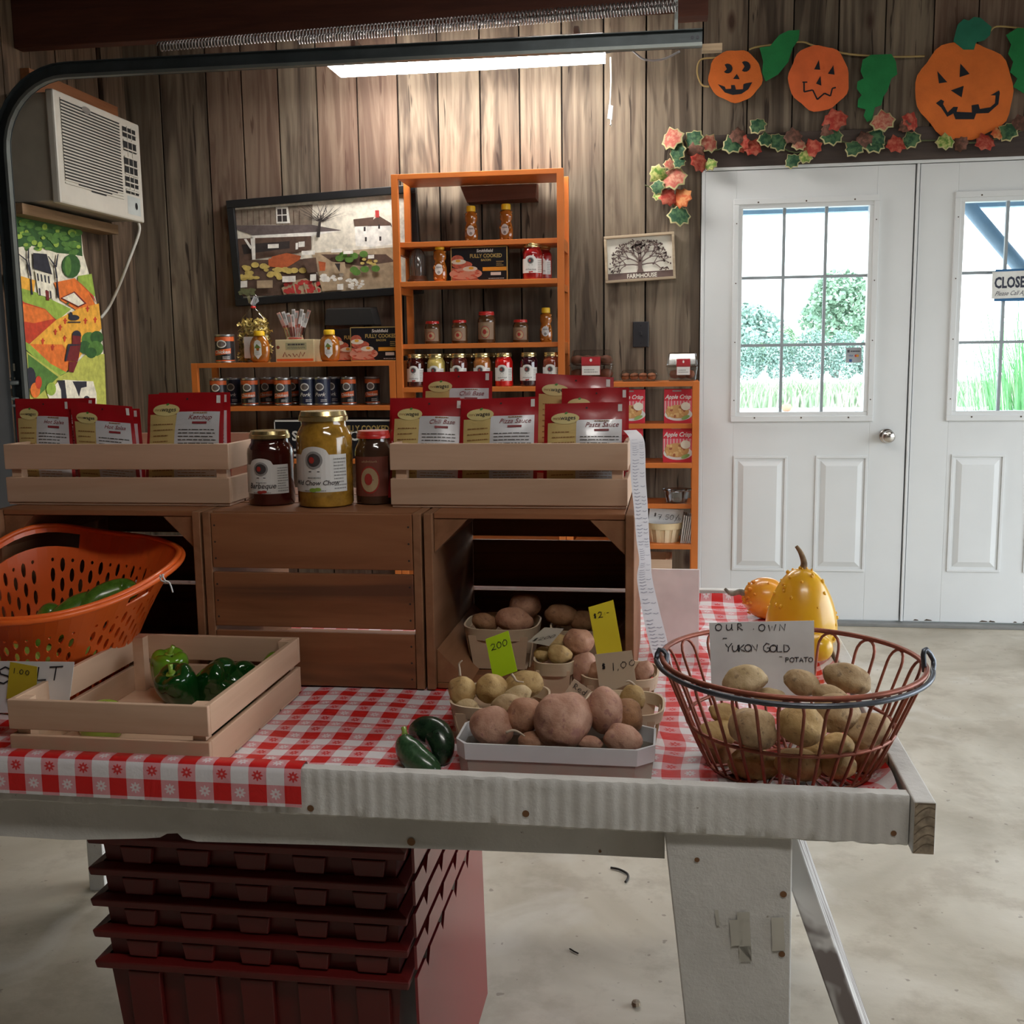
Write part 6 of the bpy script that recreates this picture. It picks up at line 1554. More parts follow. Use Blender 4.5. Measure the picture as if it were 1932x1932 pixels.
veg('long_pepper', 'shorter long pepper at the back right corner of the crate', 'pepper', [V((-.628, 1.545, .770)), V((-.622, 1.58, .785)), V((-.628, 1.61, .792))], .015, M_pg, 'peppers in the pale crate')

# ------------------------------------------------------------------ sign card behind the pale crate
card('name_card', 'white card with black letters and a yellow 1.00 tag, far left of the table', [(-60, 1247), (140, 1249), (128, 1345), (-70, 1345)], 1.376, [M_cardw, M_ink],
     lambda b, F, W, H: b.hand('S', H*.30, W*.29, H*.58, F, 1, .001, .10).hand('LT', H*.26, W*.66, H*.64, F, 1, .001, .10, .95), cat='sign', group='handwritten price cards')
card('price_tag', 'yellow 1.00 tag in front of the white lettered card', [(19, 1249), (70, 1258), (68, 1320), (12, 1318)], 1.372, [pm('tag_mustard', (.52,.40,.02), .6), M_ink],
     lambda b, F, W, H: b.hand('1.00', W*.17, W*.12, H*.72, F, 1, .001, .16, 1.25), group='handwritten price cards')
# ------------------------------------------------------------------ splint baskets and the white tray
M_bsk = wood('basket_splint', (.50,.36,.24), (.64,.48,.34), 'x', .65, .5, bump=.08); M_bsk2 = wood('basket_rim', (.60,.47,.32), (.72,.58,.42), 'x', .6, .5, bump=.06)
def sup(a, b_, th, p=3.2):
    c, s = math.cos(th), math.sin(th); return (a*math.copysign(abs(c)**(2/p), c), b_*math.copysign(abs(s)**(2/p), s))
def till(label, pxl, pxr, pyr, Yf, depth, zb=S_+.004, taper=.84, group='splint baskets of potatoes'):
    A, B = at(pxl, pyr, Y=Yf), at(pxr, pyr, Y=Yf); zt = (A.z+B.z)/2; a = (B.x-A.x)/2; bd = depth/2; c = V(((A.x+B.x)/2, Yf+bd, zb)); H = zt - zb
    t = thing('potato_basket', label, 'basket', c, group); n_ = 48; rh = min(.020, H*.3)
    def ring(a_, b2, z): return [V((c.x+x, c.y+y, z)) for x, y in (sup(a_, b2, 2*PI*k/n_) for k in range(n_))]
    q = lambda z: taper + (1-taper)*(z-zb)/H
    r0_, r1_ = ring(a*q(zt-rh), bd*q(zt-rh), zt-rh), ring(a, bd, zt); i0, i1 = ring(a*q(zt-rh)-.003, bd*q(zt-rh)-.003, zt-rh), ring(a-.003, bd-.003, zt)
    b = MB(); vs = r0_+r1_+i1+i0
    b.add(vs, [(j*n_+k, j*n_+(k+1) % n_, ((j+1) % 4)*n_+(k+1) % n_, ((j+1) % 4)*n_+k) for j in range(4) for k in range(n_)]); b.build('rim_band', M_bsk2, t, smooth=True, auto=True)
    zt2 = zt-rh*.6
    def side(name, u0, u1, ax):
        # flat splint board between corner gaps
        g0, g1 = q(zb), q(zt2); th = .0022
        for sgn in (-1, 1):
            if ax == 'x':
                P = [(c.x+u0*a*g0, c.y+sgn*(bd*g0-.004), zb), (c.x+u1*a*g0, c.y+sgn*(bd*g0-.004), zb), (c.x+u1*a*g1, c.y+sgn*(bd*g1-.004), zt2), (c.x+u0*a*g1, c.y+sgn*(bd*g1-.004), zt2)]; o = V((0, -sgn*th, 0))
            else:
                P = [(c.x+sgn*(a*g0-.004), c.y+u0*bd*g0, zb), (c.x+sgn*(a*g0-.004), c.y+u1*bd*g0, zb), (c.x+sgn*(a*g1-.004), c.y+u1*bd*g1, zt2), (c.x+sgn*(a*g1-.004), c.y+u0*bd*g1, zt2)]; o = V((-sgn*th, 0, 0))
            P = [V(p_) for p_ in P]; MB().hexa(P, [p_+o for p_ in P]).build(name, M_bsk, t)
    side('splint', -.80, .80, 'x'); side('splint', -.62, .62, 'y')
    b = MB(); g0 = q(zb); b.box(c.x-a*g0*.85, c.x+a*g0*.85, c.y-bd*g0*.85, c.y+bd*g0*.85, zb, zb+.002); b.build('bottom', M_bsk, t)
    return t
till('splint basket of brown potatoes deep in the right dark crate', 866, 1011, 1189, 1.76, .13, S_+.016)
till('splint basket at the back right inside the right dark crate', 1032, 1150, 1192, 1.79, .12, S_+.016)
till('splint basket with small yellow potatoes standing in front of the dark crate', 1001, 1084, 1253, 1.575, .10)
till('splint basket of pinkish potatoes behind the 1.00 price card', 1090, 1243, 1284, 1.56, .11)
till('splint basket with one sprouting yellow potato, right of the white tray', 1092, 1254, 1350, 1.43, .115)
till('splint basket of round yellow potatoes at the front left, beside the zucchinis', 836, 1027, 1338, 1.425, .125)
# white cardboard tray
M_tray = pm('tray_white', (.66,.67,.69), .35, coat=.2, var=.03); M_trayb = pm('tray_grey_board', (.36,.33,.28), .6, var=.05)
A, B = at(878, 1403, Y=1.325), at(1201, 1414, Y=1.325); zt = A.z*.5+B.z*.5; xa, xb2 = A.x, B.x; yb = 1.408
t = thing('potato_tray', 'white cardboard tray of reddish potatoes at the front edge of the table', 'tray', ((xa+xb2)/2, 1.37, S_+.003))
def oct_(e, z):   # outline with cut corners, inset e
    return [V(p_) for p_ in ((xa+e, 1.325+e, z), (xb2-e, 1.325+e, z), (xb2+.022-e, 1.345+e*.4, z), (xb2+.022-e, yb-e*.8, z), (xb2-e, yb+.012-e, z), (xa+e, yb+.012-e, z), (xa-.014+e, yb-.004, z), (xa-.014+e, 1.342, z))]
zb = S_+.003; b = MB()
o1, o2, o3, o4 = oct_(.004, zb), oct_(.001, zt-.020), oct_(.0025, zt-.020), oct_(.0055, zb+.0015)
b.add(o1+o2+o3+o4, [(j*8+k, j*8+(k+1) % 8, ((j+1) % 4)*8+(k+1) % 8, ((j+1) % 4)*8+k) for j in range(4) for k in range(8)] + [tuple(range(8)), tuple(range(24, 32))])
b.build('body', M_trayb, t)
b = MB(); o1, o2, o3, o4 = oct_(-.0005, zt-.022), oct_(-.0015, zt), oct_(.0015, zt), oct_(.0025, zt-.022)
b.add(o1+o2+o3+o4, [(j*8+k, j*8+(k+1) % 8, ((j+1) % 4)*8+(k+1) % 8, ((j+1) % 4)*8+k) for j in range(4) for k in range(8)]); b.build('rim_band', M_tray, t)
q = at(1009, 1458, Y=1.3365); MB().ell(0, 0, .0052, .0035, flat(front((q.x, 1.3350, max(q.z, zb+.006)))), 0, .0006, 16).build('vent_hole', M_nl, t)

# ------------------------------------------------------------------ potatoes
def pot_mat(name, c1, c2, sp):
    n = NT(name); vec = n.coord()
    c = n.ramp(n.noise(vec, 28, 5, .65, .4), [(.40, c1), (.60, c2)])
    d = n.ramp(n.noise(vec, 110, 3, .6), [(.60, 0), (.68, 1)]); c = n.mix(n.math('MULTIPLY', d, .55), c, sp)
    dd = n.ramp(n.noise(vec, 14, 4, .6, 1.2), [(.54, 0), (.66, .6)]); c = n.mix(dd, c, sp)
    n.col(c); n.set(.62, spec=.3); n.bump(n.noise(vec, 90, 5, .65), .55, .003); return n.m
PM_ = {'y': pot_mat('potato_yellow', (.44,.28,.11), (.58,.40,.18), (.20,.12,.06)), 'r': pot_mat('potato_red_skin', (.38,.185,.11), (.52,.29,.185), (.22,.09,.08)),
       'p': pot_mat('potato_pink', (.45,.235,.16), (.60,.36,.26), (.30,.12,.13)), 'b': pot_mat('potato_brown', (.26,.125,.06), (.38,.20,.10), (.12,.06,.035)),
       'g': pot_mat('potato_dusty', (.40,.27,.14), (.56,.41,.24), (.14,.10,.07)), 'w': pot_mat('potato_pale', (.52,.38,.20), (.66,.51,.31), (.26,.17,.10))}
PC = [0]
def pot(px, py, Y, rx, ry, kind, label, group, sprout=None, rot=None, dep=None):
    """potato seen at photo pixel (px, py), half width rx and half height ry in pixels"""
    PC[0] += 1; seed = PC[0]; rnd_ = random.Random(seed)
    c = at(px, py, Y=Y); a, h = ps(rx, c), ps(ry, c); d = dep or min(a, h)*.95
    bm = bmesh.new(); bmesh.ops.create_icosphere(bm, subdivisions=4, radius=1)
    eyes = [V((rnd_.uniform(-1,1), -abs(rnd_.uniform(.2,1)), rnd_.uniform(-.8,.9))).normalized() for _ in range(6)]
    R = Matrix.Rotation(rot if rot is not None else rnd_.uniform(-.35, .35), 3, 'Y')
    for v_ in bm.verts:
        p = v_.co.copy(); f = 1 + .17*noise.noise(p*1.1 + V((seed*7.3, 0, 0))) + .035*noise.noise(p*3 + V((0, seed*3.1, 0)))
        for e_ in eyes:
            dd = (p-e_).length
            if dd < .22: f -= .045*(1-dd/.22)**1.3
        p = V((p.x*abs(p.x)**.0, p.y, p.z))*f
        v_.co = R @ V((p.x*a, p.y*d, p.z*h))
    me = bpy.data.meshes.new('potato'); bm.to_mesh(me); bm.free()
    me.materials.append(PM_[kind]); me.materials.append(PM_['b'])
    for p in me.polygons: p.use_smooth = True
    if sprout:
        t = thing('potato', label, 'potato', c, group); o = bpy.data.objects.new('skin', me); COL.objects.link(o); o.parent = t
        s0 = c; pts = [at(x, y, Y=Y-dd_) for x, y, dd_ in sprout]; n_ = len(smooth_pts(pts, 4))
        MB().tube(smooth_pts(pts, 4), [.0022*(1-.6*k/n_) for k in range(n_)], 6).build('sprout', pm('sprout_pale', (.50,.40,.30), .6), t, smooth=True)
        return t
    o = bpy.data.objects.new('potato', me); COL.objects.link(o); o.location = c; tag(o, label, 'potato', group); return o
G = 'potatoes in the white tray'
pot(928, 1369, 1.372, 42, 38, 'p', 'round pinkish potato at the left end of the white tray', G, sprout=[(955,1382,.035),(968,1378,.036),(980,1382,.036),(990,1389,.036)])
pot(990, 1350, 1.385, 36, 34, 'r', 'reddish potato between the left potato and the biggest one in the white tray', G)
pot(1062, 1356, 1.365, 55, 54, 'p', 'biggest potato of the white tray, with a dent across its front', G, rot=.35)
pot(1140, 1340, 1.385, 38, 44, 'p', 'tall pinkish potato right of the biggest one in the white tray', G, rot=-.25)
pot(1182, 1352, 1.402, 30, 34, 'b', 'brownish potato at the back right of the white tray', G)
pot(1174, 1394, 1.352, 36, 28, 'p', 'potato with two snout-like eyes at the right end of the white tray', G)
pot(1114, 1402, 1.350, 24, 14, 'p', 'small potato tucked under the biggest one in the white tray', G)
pot(1010, 1398, 1.362, 34, 18, 'r', 'shaded potato low in the white tray, left of the biggest one', G)
pot(960, 1330, 1.425, 32, 20, 'g', 'dusty grey potato lying behind the leftmost potato of the white tray', G)
G = 'potatoes in the front left splint basket'
pot(871, 1304, 1.47, 26, 29, 'y', 'round yellow potato with a long white sprout, at the left of its basket', G, sprout=[(868,1275,.0),(867,1262,.0),(866,1252,.0),(872,1246,.0)])
pot(926, 1299, 1.485, 30, 28, 'y', 'round yellow potato in the middle of the front left basket', G)
pot(987, 1293, 1.50, 36, 28, 'y', 'larger yellow potato with a curly sprout, right side of the front left basket', G, sprout=[(965,1272,.035),(970,1278,.037),(975,1285,.037),(988,1287,.037)])
pot(977, 1312, 1.455, 27, 18, 'w', 'pale potato in front of the curly-sprout potato', G)
pot(882, 1332, 1.455, 24, 14, 'w', 'pale potato low at the front rim of the front left basket', G)
G = 'potatoes inside the dark crate'
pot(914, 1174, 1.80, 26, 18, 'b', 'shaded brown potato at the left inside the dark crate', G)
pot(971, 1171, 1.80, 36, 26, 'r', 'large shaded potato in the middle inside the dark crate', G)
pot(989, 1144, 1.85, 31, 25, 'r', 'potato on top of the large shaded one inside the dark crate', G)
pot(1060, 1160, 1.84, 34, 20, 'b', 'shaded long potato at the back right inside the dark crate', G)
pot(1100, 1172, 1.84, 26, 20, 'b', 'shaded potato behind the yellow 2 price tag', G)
G = 'potatoes in the middle splint basket'
pot(1056, 1235, 1.60, 23, 19, 'y', 'small yellow potato at the front of the middle basket', G)
pot(1024, 1234, 1.615, 16, 14, 'y', 'smallest yellow potato at the left of the middle basket', G)
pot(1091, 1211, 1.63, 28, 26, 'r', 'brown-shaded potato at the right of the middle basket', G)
pot(1050, 1212, 1.65, 22, 16, 'y', 'yellow potato at the back of the middle basket, beside the 2.00 card', G)
G = 'pinkish potatoes in the right splint basket'
pot(1103, 1261, 1.605, 26, 30, 'p', 'pinkish potato left of the 1.00 price card', G)
pot(1130, 1270, 1.59, 20, 26, 'r', 'reddish potato partly covered by the 1.00 price card', G)
pot(1214, 1268, 1.605, 18, 23, 'p', 'pale pink speckled potato right of the 1.00 price card', G)
pot(1180, 1275, 1.635, 24, 22, 'r', 'potato hidden behind the 1.00 price card', G)
pot(1194, 1318, 1.48, 24, 27, 'y', 'yellow potato with a dark curved sprout in the lower right basket', 'potatoes in the lower right basket', sprout=[(1197,1293,.0),(1192,1288,.002),(1186,1285,.004),(1181,1286,.005)])

# price cards among the baskets
MY, MN, MBg = pm('card_yellow', (.80,.68,.03), .6, var=.04), pm('card_neon', (.50,.78,.01), .6, var=.04), pm('card_beige', (.56,.46,.34), .6, var=.04)
card('price_card', 'neon green 2.00 price card in the front left basket', [(916, 1206), (959, 1190), (976, 1266), (931, 1282)], 1.53, [MN, M_ink],
     lambda b, F, W, H: b.hand('200', W*.25, W*.14, H*.68, F, 1, .001, .11, 1.0), group='handwritten price cards')
card('price_card', 'yellow 2 dollar price card standing in front of the dark crate', [(1110, 1146), (1157, 1132), (1174, 1229), (1127, 1240)], 1.66, [MY, M_ink],
     lambda b, F, W, H: b.hand('$', W*.16, W*.12, H*.76, F, 1, .001, .14).hand('2', W*.22, W*.30, H*.74, F, 1, .001, .13).hand(':-', W*.15, W*.54, H*.76, F, 1, .001, .13), group='handwritten price cards')
card('price_card', 'beige 1.00 price card in the pinkish potato basket', [(1122, 1235), (1192, 1227), (1200, 1285), (1133, 1312)], 1.552, [MBg, M_ink],
     lambda b, F, W, H: b.hand('$', W*.14, W*.13, H*.62, F, 1, .001, .16).hand('1,00', W*.20, W*.36, H*.52, F, 1, .001, .09), group='handwritten price cards')
card('price_card', 'white 2.00 price card lying tilted on the middle basket', [(1027, 1184), (1064, 1186), (1036, 1219), (995, 1211)], 1.60, [pm('card_offwhite', (.50,.46,.40), .6), M_ink],
     lambda b, F, W, H: b.hand('$200', W*.22, W*.06, H*.10, lambda x, y, l=0: F(W*.5+(x-W*.5)*.9, y + x*.55 - H*.05, l), 1, .001, .12, 1.0), group='handwritten price cards')
card('name_card', 'beige card reading Red Po stuck in the white tray', [(1083, 1281), (1115, 1303), (1098, 1328), (1066, 1306)], 1.405, [MBg, M_ink],
     lambda b, F, W, H: b.hand('Red', W*.26, W*.16, H*.52, F, 1, .001, .12, .95).hand('Po', W*.26, W*.40, H*.08, F, 1, .001, .12, .95), group='handwritten price cards')

# ------------------------------------------------------------------ wire basket
M_wire = pm('rusty_wire', (.27,.075,.042), .45, .35, var=.25, scale=40); M_hand = pm('worn_grey_wire', (.10,.11,.13), .38, .7, var=.3, scale=30)
WC = V((.155, 1.425, 0)); RT, ZT_ = .168, .860
t = thing('wire_basket', 'rust coloured wire egg basket of potatoes at the right front corner', 'basket', (WC.x, WC.y, S_+.003))
def wp(th, s_):   # s_ 0 foot .. 1 rim
    r = .108 + (RT-.108)*(s_**.9); return V((WC.x + r*math.cos(th), WC.y + r*math.sin(th), S_+.007 + (ZT_-S_-.007)*s_))
b = MB()
b.tube([wp(2*PI*k/72, 1) for k in range(72)], .0036, 8, closed=True); b.build('top_ring', M_wire, t, smooth=True)
b = MB(); b.tube([wp(2*PI*k/72, .40) for k in range(72)], .0026, 8, closed=True); b.build('middle_ring', M_wire, t, smooth=True)
b = MB()
for r in (.108, .075, .04): b.tube([V((WC.x+r*math.cos(2*PI*k/48), WC.y+r*math.sin(2*PI*k/48), S_+.0065)) for k in range(48)], .0024, 6, closed=True)
b.build('base_ring', M_wire, t, smooth=True)
NA = 18; dth = 2*PI/NA
for i in range(NA):
    th = i*dth + .08; w_ = dth*.27; pts = []
    pts.append(V((WC.x+.04*math.cos(th-w_*.6), WC.y+.04*math.sin(th-w_*.6), S_+.009)))
    for k in range(9): pts.append(wp(th-w_, k/8*.84) )
    for k in range(1, 8): a = PI*k/8; pts.append(wp(th-w_*math.cos(a), .84 + .145*math.sin(a)))
    for k in range(8, -1, -1): pts.append(wp(th+w_, k/8*.84))
    pts.append(V((WC.x+.04*math.cos(th+w_*.6), WC.y+.04*math.sin(th+w_*.6), S_+.009)))
    MB().tube(pts, .0021, 6).build('loop', M_wire, t, smooth=True)
b = MB(); pts = []
for k in range(41):
    a = PI*1.02 + (PI*.93)*k/40; s_ = math.sin((a-PI)); r = RT + .0075
    pts.append(V((WC.x + r*math.cos(a), WC.y + r*math.sin(a), ZT_ - .002 - .004*math.sin(PI*k/40))))
eL = pts[0]; eR = pts[-1]
pts = [eL+V((.012,-.006,-.012)), eL+V((.014,.004,.006)), eL+V((.004,.006,.012))] + pts + [eR+V((.003,.012,.010)), eR+V((-.008,.006,.026)), eR+V((-.012,.002,.020)), eR+V((-.010,.0,-.002))]
b.tube(smooth_pts(pts, 2), .0034, 8); b.build('handle', M_hand, t, smooth=True)
# yukon gold sign
def ysign(b, F, W, H):
    s_ = H*.085
    b.hand('OUR', s_, W*.055, H*.90, F, 1, .001, .13, 1.55).hand('.', s_, W*.40, H*.91, F, 1, .001, .13).hand('OWN', s_, W*.47, H*.885, F, 1, .001, .13, 1.45)
    b.hand('-', s_, W*.12, H*.76, F, 1, .001, .12).hand('YUKON', s_*1.05, W*.15, H*.63, F, 1, .001, .13, .86).hand('GOLD', s_*1.05, W*.51, H*.62, F, 1, .001, .13, .9)
    b.hand('-', s_*.7, W*.66, H*.53, F, 1, .001, .12).hand('POTATO', s_*.66, W*.72, H*.49, F, 1, .001, .17, 1.0)
card('name_card', 'white card reading OUR OWN YUKON GOLD POTATO in the wire basket', [(1338, 1175), (1536, 1171), (1537, 1322), (1343, 1322)], 1.49, [M_cardw, M_ink], ysign, cat='sign', group='handwritten price cards')
G = 'yukon gold potatoes in the wire basket'
zq = lambda zx, zy: (1220+zx*.28986, 1020+zy*.28986)
for (zx, zy, Y, rx, ry, k, lab) in (
    (640,905,1.425,142,100,'w','broad pale potato at the upper left of the heap, in front of the white card'),
    (1012,925,1.43,118,82,'g','pointed potato at the top centre of the heap'),
    (1305,895,1.44,162,98,'g','long brown-tinged potato at the upper right of the heap'),
    (1190,1000,1.40,112,62,'g','speckled potato just under the pointed one'),
    (800,1020,1.44,105,62,'w','pale potato behind the front rim, left of centre'),
    (1235,1120,1.375,150,128,'g','rough scabby potato right of centre behind the wires'),
    (1010,1200,1.315,148,138,'y','tall smooth potato at the front centre behind the wires'),
    (700,1222,1.325,158,136,'g','large spotted potato left of the tall smooth one'),
    (515,1130,1.40,112,70,'y','potato at the left, behind the large spotted one'),
    (462,1255,1.385,130,95,'y','flat oval potato at the left side of the wire basket'),
    (1430,1235,1.375,148,128,'g','round dusty potato at the right side of the wire basket'),
    (1240,1330,1.318,108,82,'y','small round potato with a slit, front right of centre'),
    (690,1455,1.36,170,110,'y','shaded potato at the bottom left of the wire basket'),
    (990,1455,1.345,160,105,'y','yellow potato at the bottom centre of the wire basket'),
    (1245,1450,1.34,112,100,'y','shaded potato at the bottom right of the wire basket'),
    (1440,1410,1.40,125,95,'r','reddish shaded potato low at the right of the wire basket'),
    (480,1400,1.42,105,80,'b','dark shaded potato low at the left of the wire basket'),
    (1080,1340,1.38,90,70,'y','yellow potato seen between the bottom centre ones')):
    x, y = zq(zx, zy); pot(x, y, Y, rx*.28986, ry*.28986, k, lab, G)

# ------------------------------------------------------------------ gourds
def gourd_mat(name, c1, c2, c3):
    n = NT(name); sp = n.N('ShaderNodeSeparateXYZ'); tc = n.N('ShaderNodeTexCoord'); n.l.new(tc.outputs['Generated'], sp.inputs[0])
    c = n.mix(n.ramp(n.noise(n.coord(), 9, 4, .6), [(.4, 0), (.65, 1)]), c1, c2); c = n.mix(n.math('MULTIPLY', n.ramp(n.noise(n.coord(), 26, 3, .6), [(.6, 0), (.7, 1)]), .4), c, c3)
    n.col(c); n.set(.32, coat=.3, sss=0); return n.m
M_gy = gourd_mat('gourd_yellow', (.80,.42,.015), (.84,.50,.02), (.80,.36,.01)); M_go = gourd_mat('gourd_orange', (.78,.28,.02), (.82,.38,.03), (.70,.16,.02)); M_stem = pm('dry_stem', (.22,.14,.07), .8, var=.4, scale=80); M_stem2 = pm('grey_stem', (.22,.21,.17), .8, var=.5, scale=80)
def gourd(c, prof, mat_, warts, label, tilt=(0,0,0), lob=0, stem=None, smat=None, wseed=1, name='gourd', cat='gourd'):
    t = thing(name, label, cat, c, 'gourds at the back of the table'); t.rotation_euler = tilt; n_ = 40; b = MB()
    vs = [V(((r*(1-lob*abs(math.sin(5*2*PI*k/n_/2))))*math.cos(2*PI*k/n_), (r*(1-lob*abs(math.sin(5*2*PI*k/n_/2))))*math.sin(2*PI*k/n_), z)) for r, z in prof for k in range(n_)]
    m_ = len(prof); b.add(vs, [(j*n_+k, j*n_+(k+1) % n_, (j+1)*n_+(k+1) % n_, (j+1)*n_+k) for j in range(m_-1) for k in range(n_)]); b.build('rind', mat_, t, smooth=True, world=False, subd=1)
    if warts:
        b = MB(); r_ = random.Random(wseed); Hh = prof[-1][1]
        for k in range(warts):
            z = Hh*(1-r_.random()**1.6*.95); a = r_.uniform(-PI, 0) if r_.random() < .8 else r_.uniform(0, PI)
            rr_ = 0
            for (ra, za), (rb, zb_) in zip(prof, prof[1:]):
                if za <= z <= zb_ and zb_ > za: rr_ = ra + (rb-ra)*(z-za)/(zb_-za)
            s_ = r_.uniform(.0018, .0045); b.M = T(rr_*.985*math.cos(a), rr_*.985*math.sin(a), z)
            b.lathe([(0,-s_),(s_*.9,-s_*.3),(s_*.8,s_*.8),(0,s_*(1+r_.random()))], n=8)
        b.build('wart', mat_, t, smooth=True, world=False)
    if stem: n2 = len(stem); MB().tube(smooth_pts([V(p_) for p_ in stem], 4), [.0075 - .0045*min(1, k/(4*(n2-1))) for k in range(4*(n2-1)+1)], 7).build('stem', smat or M_stem, t, smooth=True, world=False)
    return t
c = at(1511, 1240, Z=S_+.003); c = at(1511, 1200, Y=c.y+.03); R = ps(67, c); zt = at(1511, 1072, Y=c.y).z; Hh = zt - S_ - .004
gourd(V((c.x, c.y, S_+.004)), [(0,0),(R*.5,.001),(R*.85,Hh*.07),(R*.99,Hh*.2),(R,Hh*.34),(R*.93,Hh*.52),(R*.80,Hh*.68),(R*.62,Hh*.83),(R*.42,Hh*.94),(R*.2,Hh*.995),(0,Hh)], M_gy, 46, 'tall yellow warty gourd with a brown stem at the back of the table', stem=[(.0,0,Hh-.004),(.002,0,Hh+.010),(-.004,0,Hh+.028),(-.012,.002,Hh+.040)])
c = at(1443, 1128, Y=2.24); R = ps(40, c)
gourd(c, [(0,-R*1.05),(R*.4,-R*1.0),(R*.8,-R*.75),(R*.98,-R*.3),(R,R*.1),(R*.88,R*.5),(R*.6,R*.85),(R*.3,R),(0,R*1.02)], M_go, 22, 'orange gourd lying on its side behind the tall yellow one', tilt=(.15, -1.35, 0), stem=[(0,0,R*.98),(.002,0,R*1.25),(-.006,0,R*1.6),(.002,.0,R*1.95)], smat=M_stem2, wseed=4)
c = at(1549, 1222, Y=1.70); R = ps(27, c); c.z = S_ + R*.9 + .005
c = at(1545, 1222, Y=1.74); R = .0225
gourd(V((c.x, c.y, c.z)), [(0,-R),(R*.6,-R*.85),(R*.95,-R*.4),(R,0),(R*.95,R*.4),(R*.6,R*.85),(0,R)], M_gy, 0, 'small round yellow gourd partly behind the white potato card')

# ------------------------------------------------------------------ white board, paper strip
q = at(1275, 1235, Z=S_+.004)
A, B, D = at(1228, 1073, Y=q.y), at(1320, 1073, Y=q.y), at(1228, 1235, Y=q.y)
b = MB().box(A.x-.002, B.x, q.y, q.y+.004, S_+.004, A.z); tag(b.build('white_board', pm('board_white', (.82,.79,.80), .3, coat=.3), bevel=.001), 'blank white board standing on the cloth right of the dark crate', 'board')
b = MB(); C_ = [(1188,812,1.80,12),(1200,826,1.76,13),(1203,850,1.745,14),(1204,900,1.715,14),(1209,960,1.690,13),(1213,1020,1.672,12),(1217,1058,1.664,11),(1216,1092,1.658,14),(1227,1150,1.650,16),(1241,1210,1.642,17),(1256,1266,1.636,14)]
L = smooth_pts([at(x-w_, y, Y=Yq) for x, y, Yq, w_ in C_], 5); Rr = smooth_pts([at(x+w_, y, Y=Yq) + V((0, .012, 0)) for x, y, Yq, w_ in C_], 5); n_ = len(L)
b.add(L+Rr, [(k, n_+k, n_+k+1, k+1) for k in range(n_-1)])
def FS(x, y, l=0):
    k = min(n_-2, max(0, int(y))); f = y-k; p_ = (L[k]*(1-f)+L[k+1]*f)*(1-x) + (Rr[k]*(1-f)+Rr[k+1]*f)*x; return p_ - V((0, l, 0))
rr = random.Random(5)
for k in range(int((n_-2)/.55)):
    y = 6+k*.55
    if y > n_-4: break
    if rr.random() < .8: b.stroke([(.15, y), (.3, y+.15), (.42+rr.random()*.15, y)], .10, FS, 1, .0008)
    if rr.random() < .6: b.stroke([(.62, y+.1), (.78, y+.25), (.9, y+.1)], .08, FS, 1, .0008)
tag(b.build('paper_strip', [pm('receipt_white', (.74,.72,.75), .7, var=.03), pm('receipt_ink', (.36,.35,.42), .7)]), 'long white paper strip hanging from the right pale crate down to the cloth', 'paper')
small_crate('small pale crate on the bottom board of the side shelf, behind the white board', .0-.135, at(1268, 1060, Y=4.84).x, 4.84, 5.04, .085, at(1245, 1056, Y=4.84).z-.085, .05, .010)

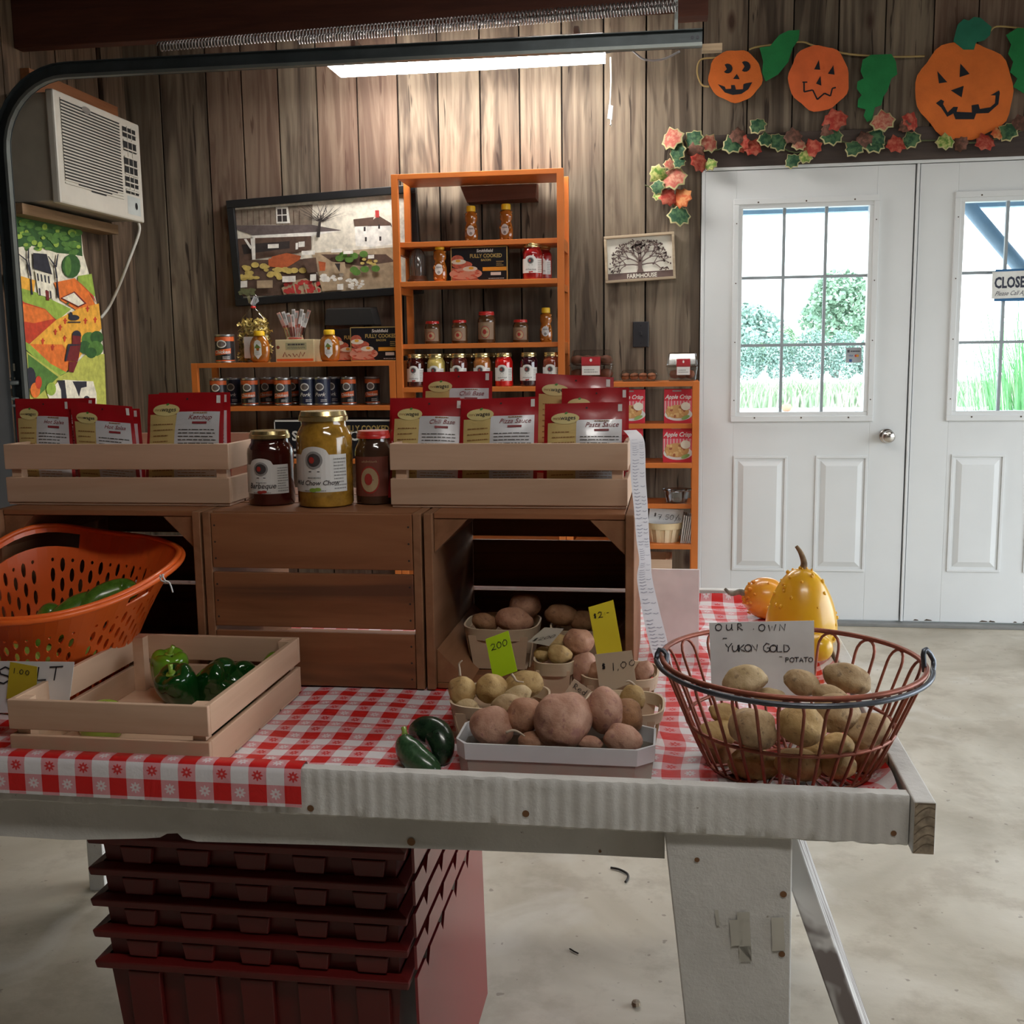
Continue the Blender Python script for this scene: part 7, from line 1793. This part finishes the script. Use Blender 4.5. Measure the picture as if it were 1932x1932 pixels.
# ------------------------------------------------------------------ nested red totes under the table
M_tote = pm('tote_red_shaded', (.11,.006,.005), .42, coat=.15, var=.06); M_tote2 = pm('tote_red_daylit', (.20,.012,.018), .32, coat=.3, var=.05)  # same plastic twice: shade put into the body colour, daylight into the lid
TX0_, TX1_, TY0, TY1 = -.815, -.375, 1.385, 1.93
def tote(ztop, full, label):
    t = thing('storage_tote', label, 'tote', ((TX0_+TX1_)/2, (TY0+TY1)/2, 0.002 if full else ztop-.10), 'nested red totes')
    zb = .003 if full else ztop-.090; e = .16*(ztop-zb)*.5
    def rng(o_, z): return [V((TX0_-o_, TY0-o_, z)), V((TX1_+o_, TY0-o_, z)), V((TX1_+o_, TY1+o_, z)), V((TX0_-o_, TY1+o_, z))]
    b = MB(); a0, a1, i1, i0 = rng(-e, zb), rng(0, ztop-.004), rng(-.004, ztop-.004), rng(-e-.004, zb)
    b.add(a0+a1+i1+i0, [(j*4+k, j*4+(k+1) % 4, (j+1)*4+(k+1) % 4, (j+1)*4+k) for j in range(3) for k in range(4)] + ([(3,2,1,0)] if full else []))
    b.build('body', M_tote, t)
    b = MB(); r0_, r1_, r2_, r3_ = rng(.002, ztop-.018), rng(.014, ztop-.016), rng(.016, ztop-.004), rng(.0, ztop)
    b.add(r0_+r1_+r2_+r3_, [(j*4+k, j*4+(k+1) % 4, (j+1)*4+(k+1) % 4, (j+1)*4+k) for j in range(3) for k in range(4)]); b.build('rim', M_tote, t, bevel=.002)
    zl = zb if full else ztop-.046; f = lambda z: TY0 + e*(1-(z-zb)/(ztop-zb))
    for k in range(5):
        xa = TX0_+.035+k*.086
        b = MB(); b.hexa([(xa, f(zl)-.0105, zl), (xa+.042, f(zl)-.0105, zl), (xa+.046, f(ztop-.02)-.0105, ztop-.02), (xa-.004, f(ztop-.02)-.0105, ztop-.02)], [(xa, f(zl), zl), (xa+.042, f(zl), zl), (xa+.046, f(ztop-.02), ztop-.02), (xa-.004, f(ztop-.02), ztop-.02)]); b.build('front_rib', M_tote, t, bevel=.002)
    # hinged lid half hanging outside the right side, toothed upper edge
    b = MB(); xo = TX1_ + .020; zt = ztop - .004; zl = .05 if full else ztop-.040; P = [(TY0, zl), (TY1-.03, zl)]
    ny = 5
    for k in range(ny, -1, -1):
        y = TY0 + (TY1-.03-TY0)*k/ny; P.append((y, zt)); 
        if k: P += [(y-.02, zt), (y-.036, zt-.022), (y-.052, zt)]
    n_ = len(P); vs = [V((xo + .02*(zt-z), y, z)) for y, z in P]; vs += [p_+V((.004, 0, 0)) for p_ in vs]
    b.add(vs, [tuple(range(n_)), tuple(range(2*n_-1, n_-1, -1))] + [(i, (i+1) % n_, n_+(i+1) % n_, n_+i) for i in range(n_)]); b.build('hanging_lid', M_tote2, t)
for i, z in enumerate((.398, .446, .494, .542, .590)):
    tote(z, i == 0, ['lowest red tote of the nested stack, its full side showing down to the floor', 'red tote second from the bottom of the nested stack', 'red tote in the middle of the nested stack', 'red tote second from the top of the nested stack', 'topmost red tote of the nested stack, right under the table apron'][i])

# ------------------------------------------------------------------ litter on the floor
for i, (pts, lab) in enumerate((([(1152,1637),(1168,1640),(1183,1648),(1185,1656),(1180,1664)], 'thin curled dry stem lying on the floor below the table'),)):
    tag(MB().tube(smooth_pts([at(x, y, Z=.004) for x, y in pts], 4), .0028, 6).build('dry_stem', M_nl, smooth=True), lab, 'stem')
tag(MB().tube([at(1075, 1790, Z=.003), at(1083, 1795, Z=.003), at(1091, 1799, Z=.003)], .0018, 5).build('straw_bit', M_nl), 'short dark straw lying on the floor under the table', 'straw')
b = MB(); q = at(1200, 1893, Z=.006); b.lathe([(0,-.006),(.009,-.003),(.008,.004),(0,.006)], q, 8); tag(b.build('leaf_crumb', M_bare), 'small brown crumb on the floor left of the table leg', 'crumb')

# ------------------------------------------------------------------ output look
vs_ = sc.view_settings; sc.display_settings.display_device = 'sRGB'
vs_.view_transform = 'Standard'; vs_.look = 'None'; vs_.gamma = 1; vs_.exposure = .18; vs_.use_curve_mapping = False
cy = sc.cycles; cy.use_denoising = True; cy.use_adaptive_sampling = True; cy.adaptive_threshold = .07; cy.adaptive_min_samples = 24; cy.max_bounces = 6; cy.diffuse_bounces = 3; cy.glossy_bounces = 3; cy.transmission_bounces = 4; cy.transparent_max_bounces = 10
cy.sample_clamp_indirect = 4; cy.caustics_reflective = False; cy.caustics_refractive = False
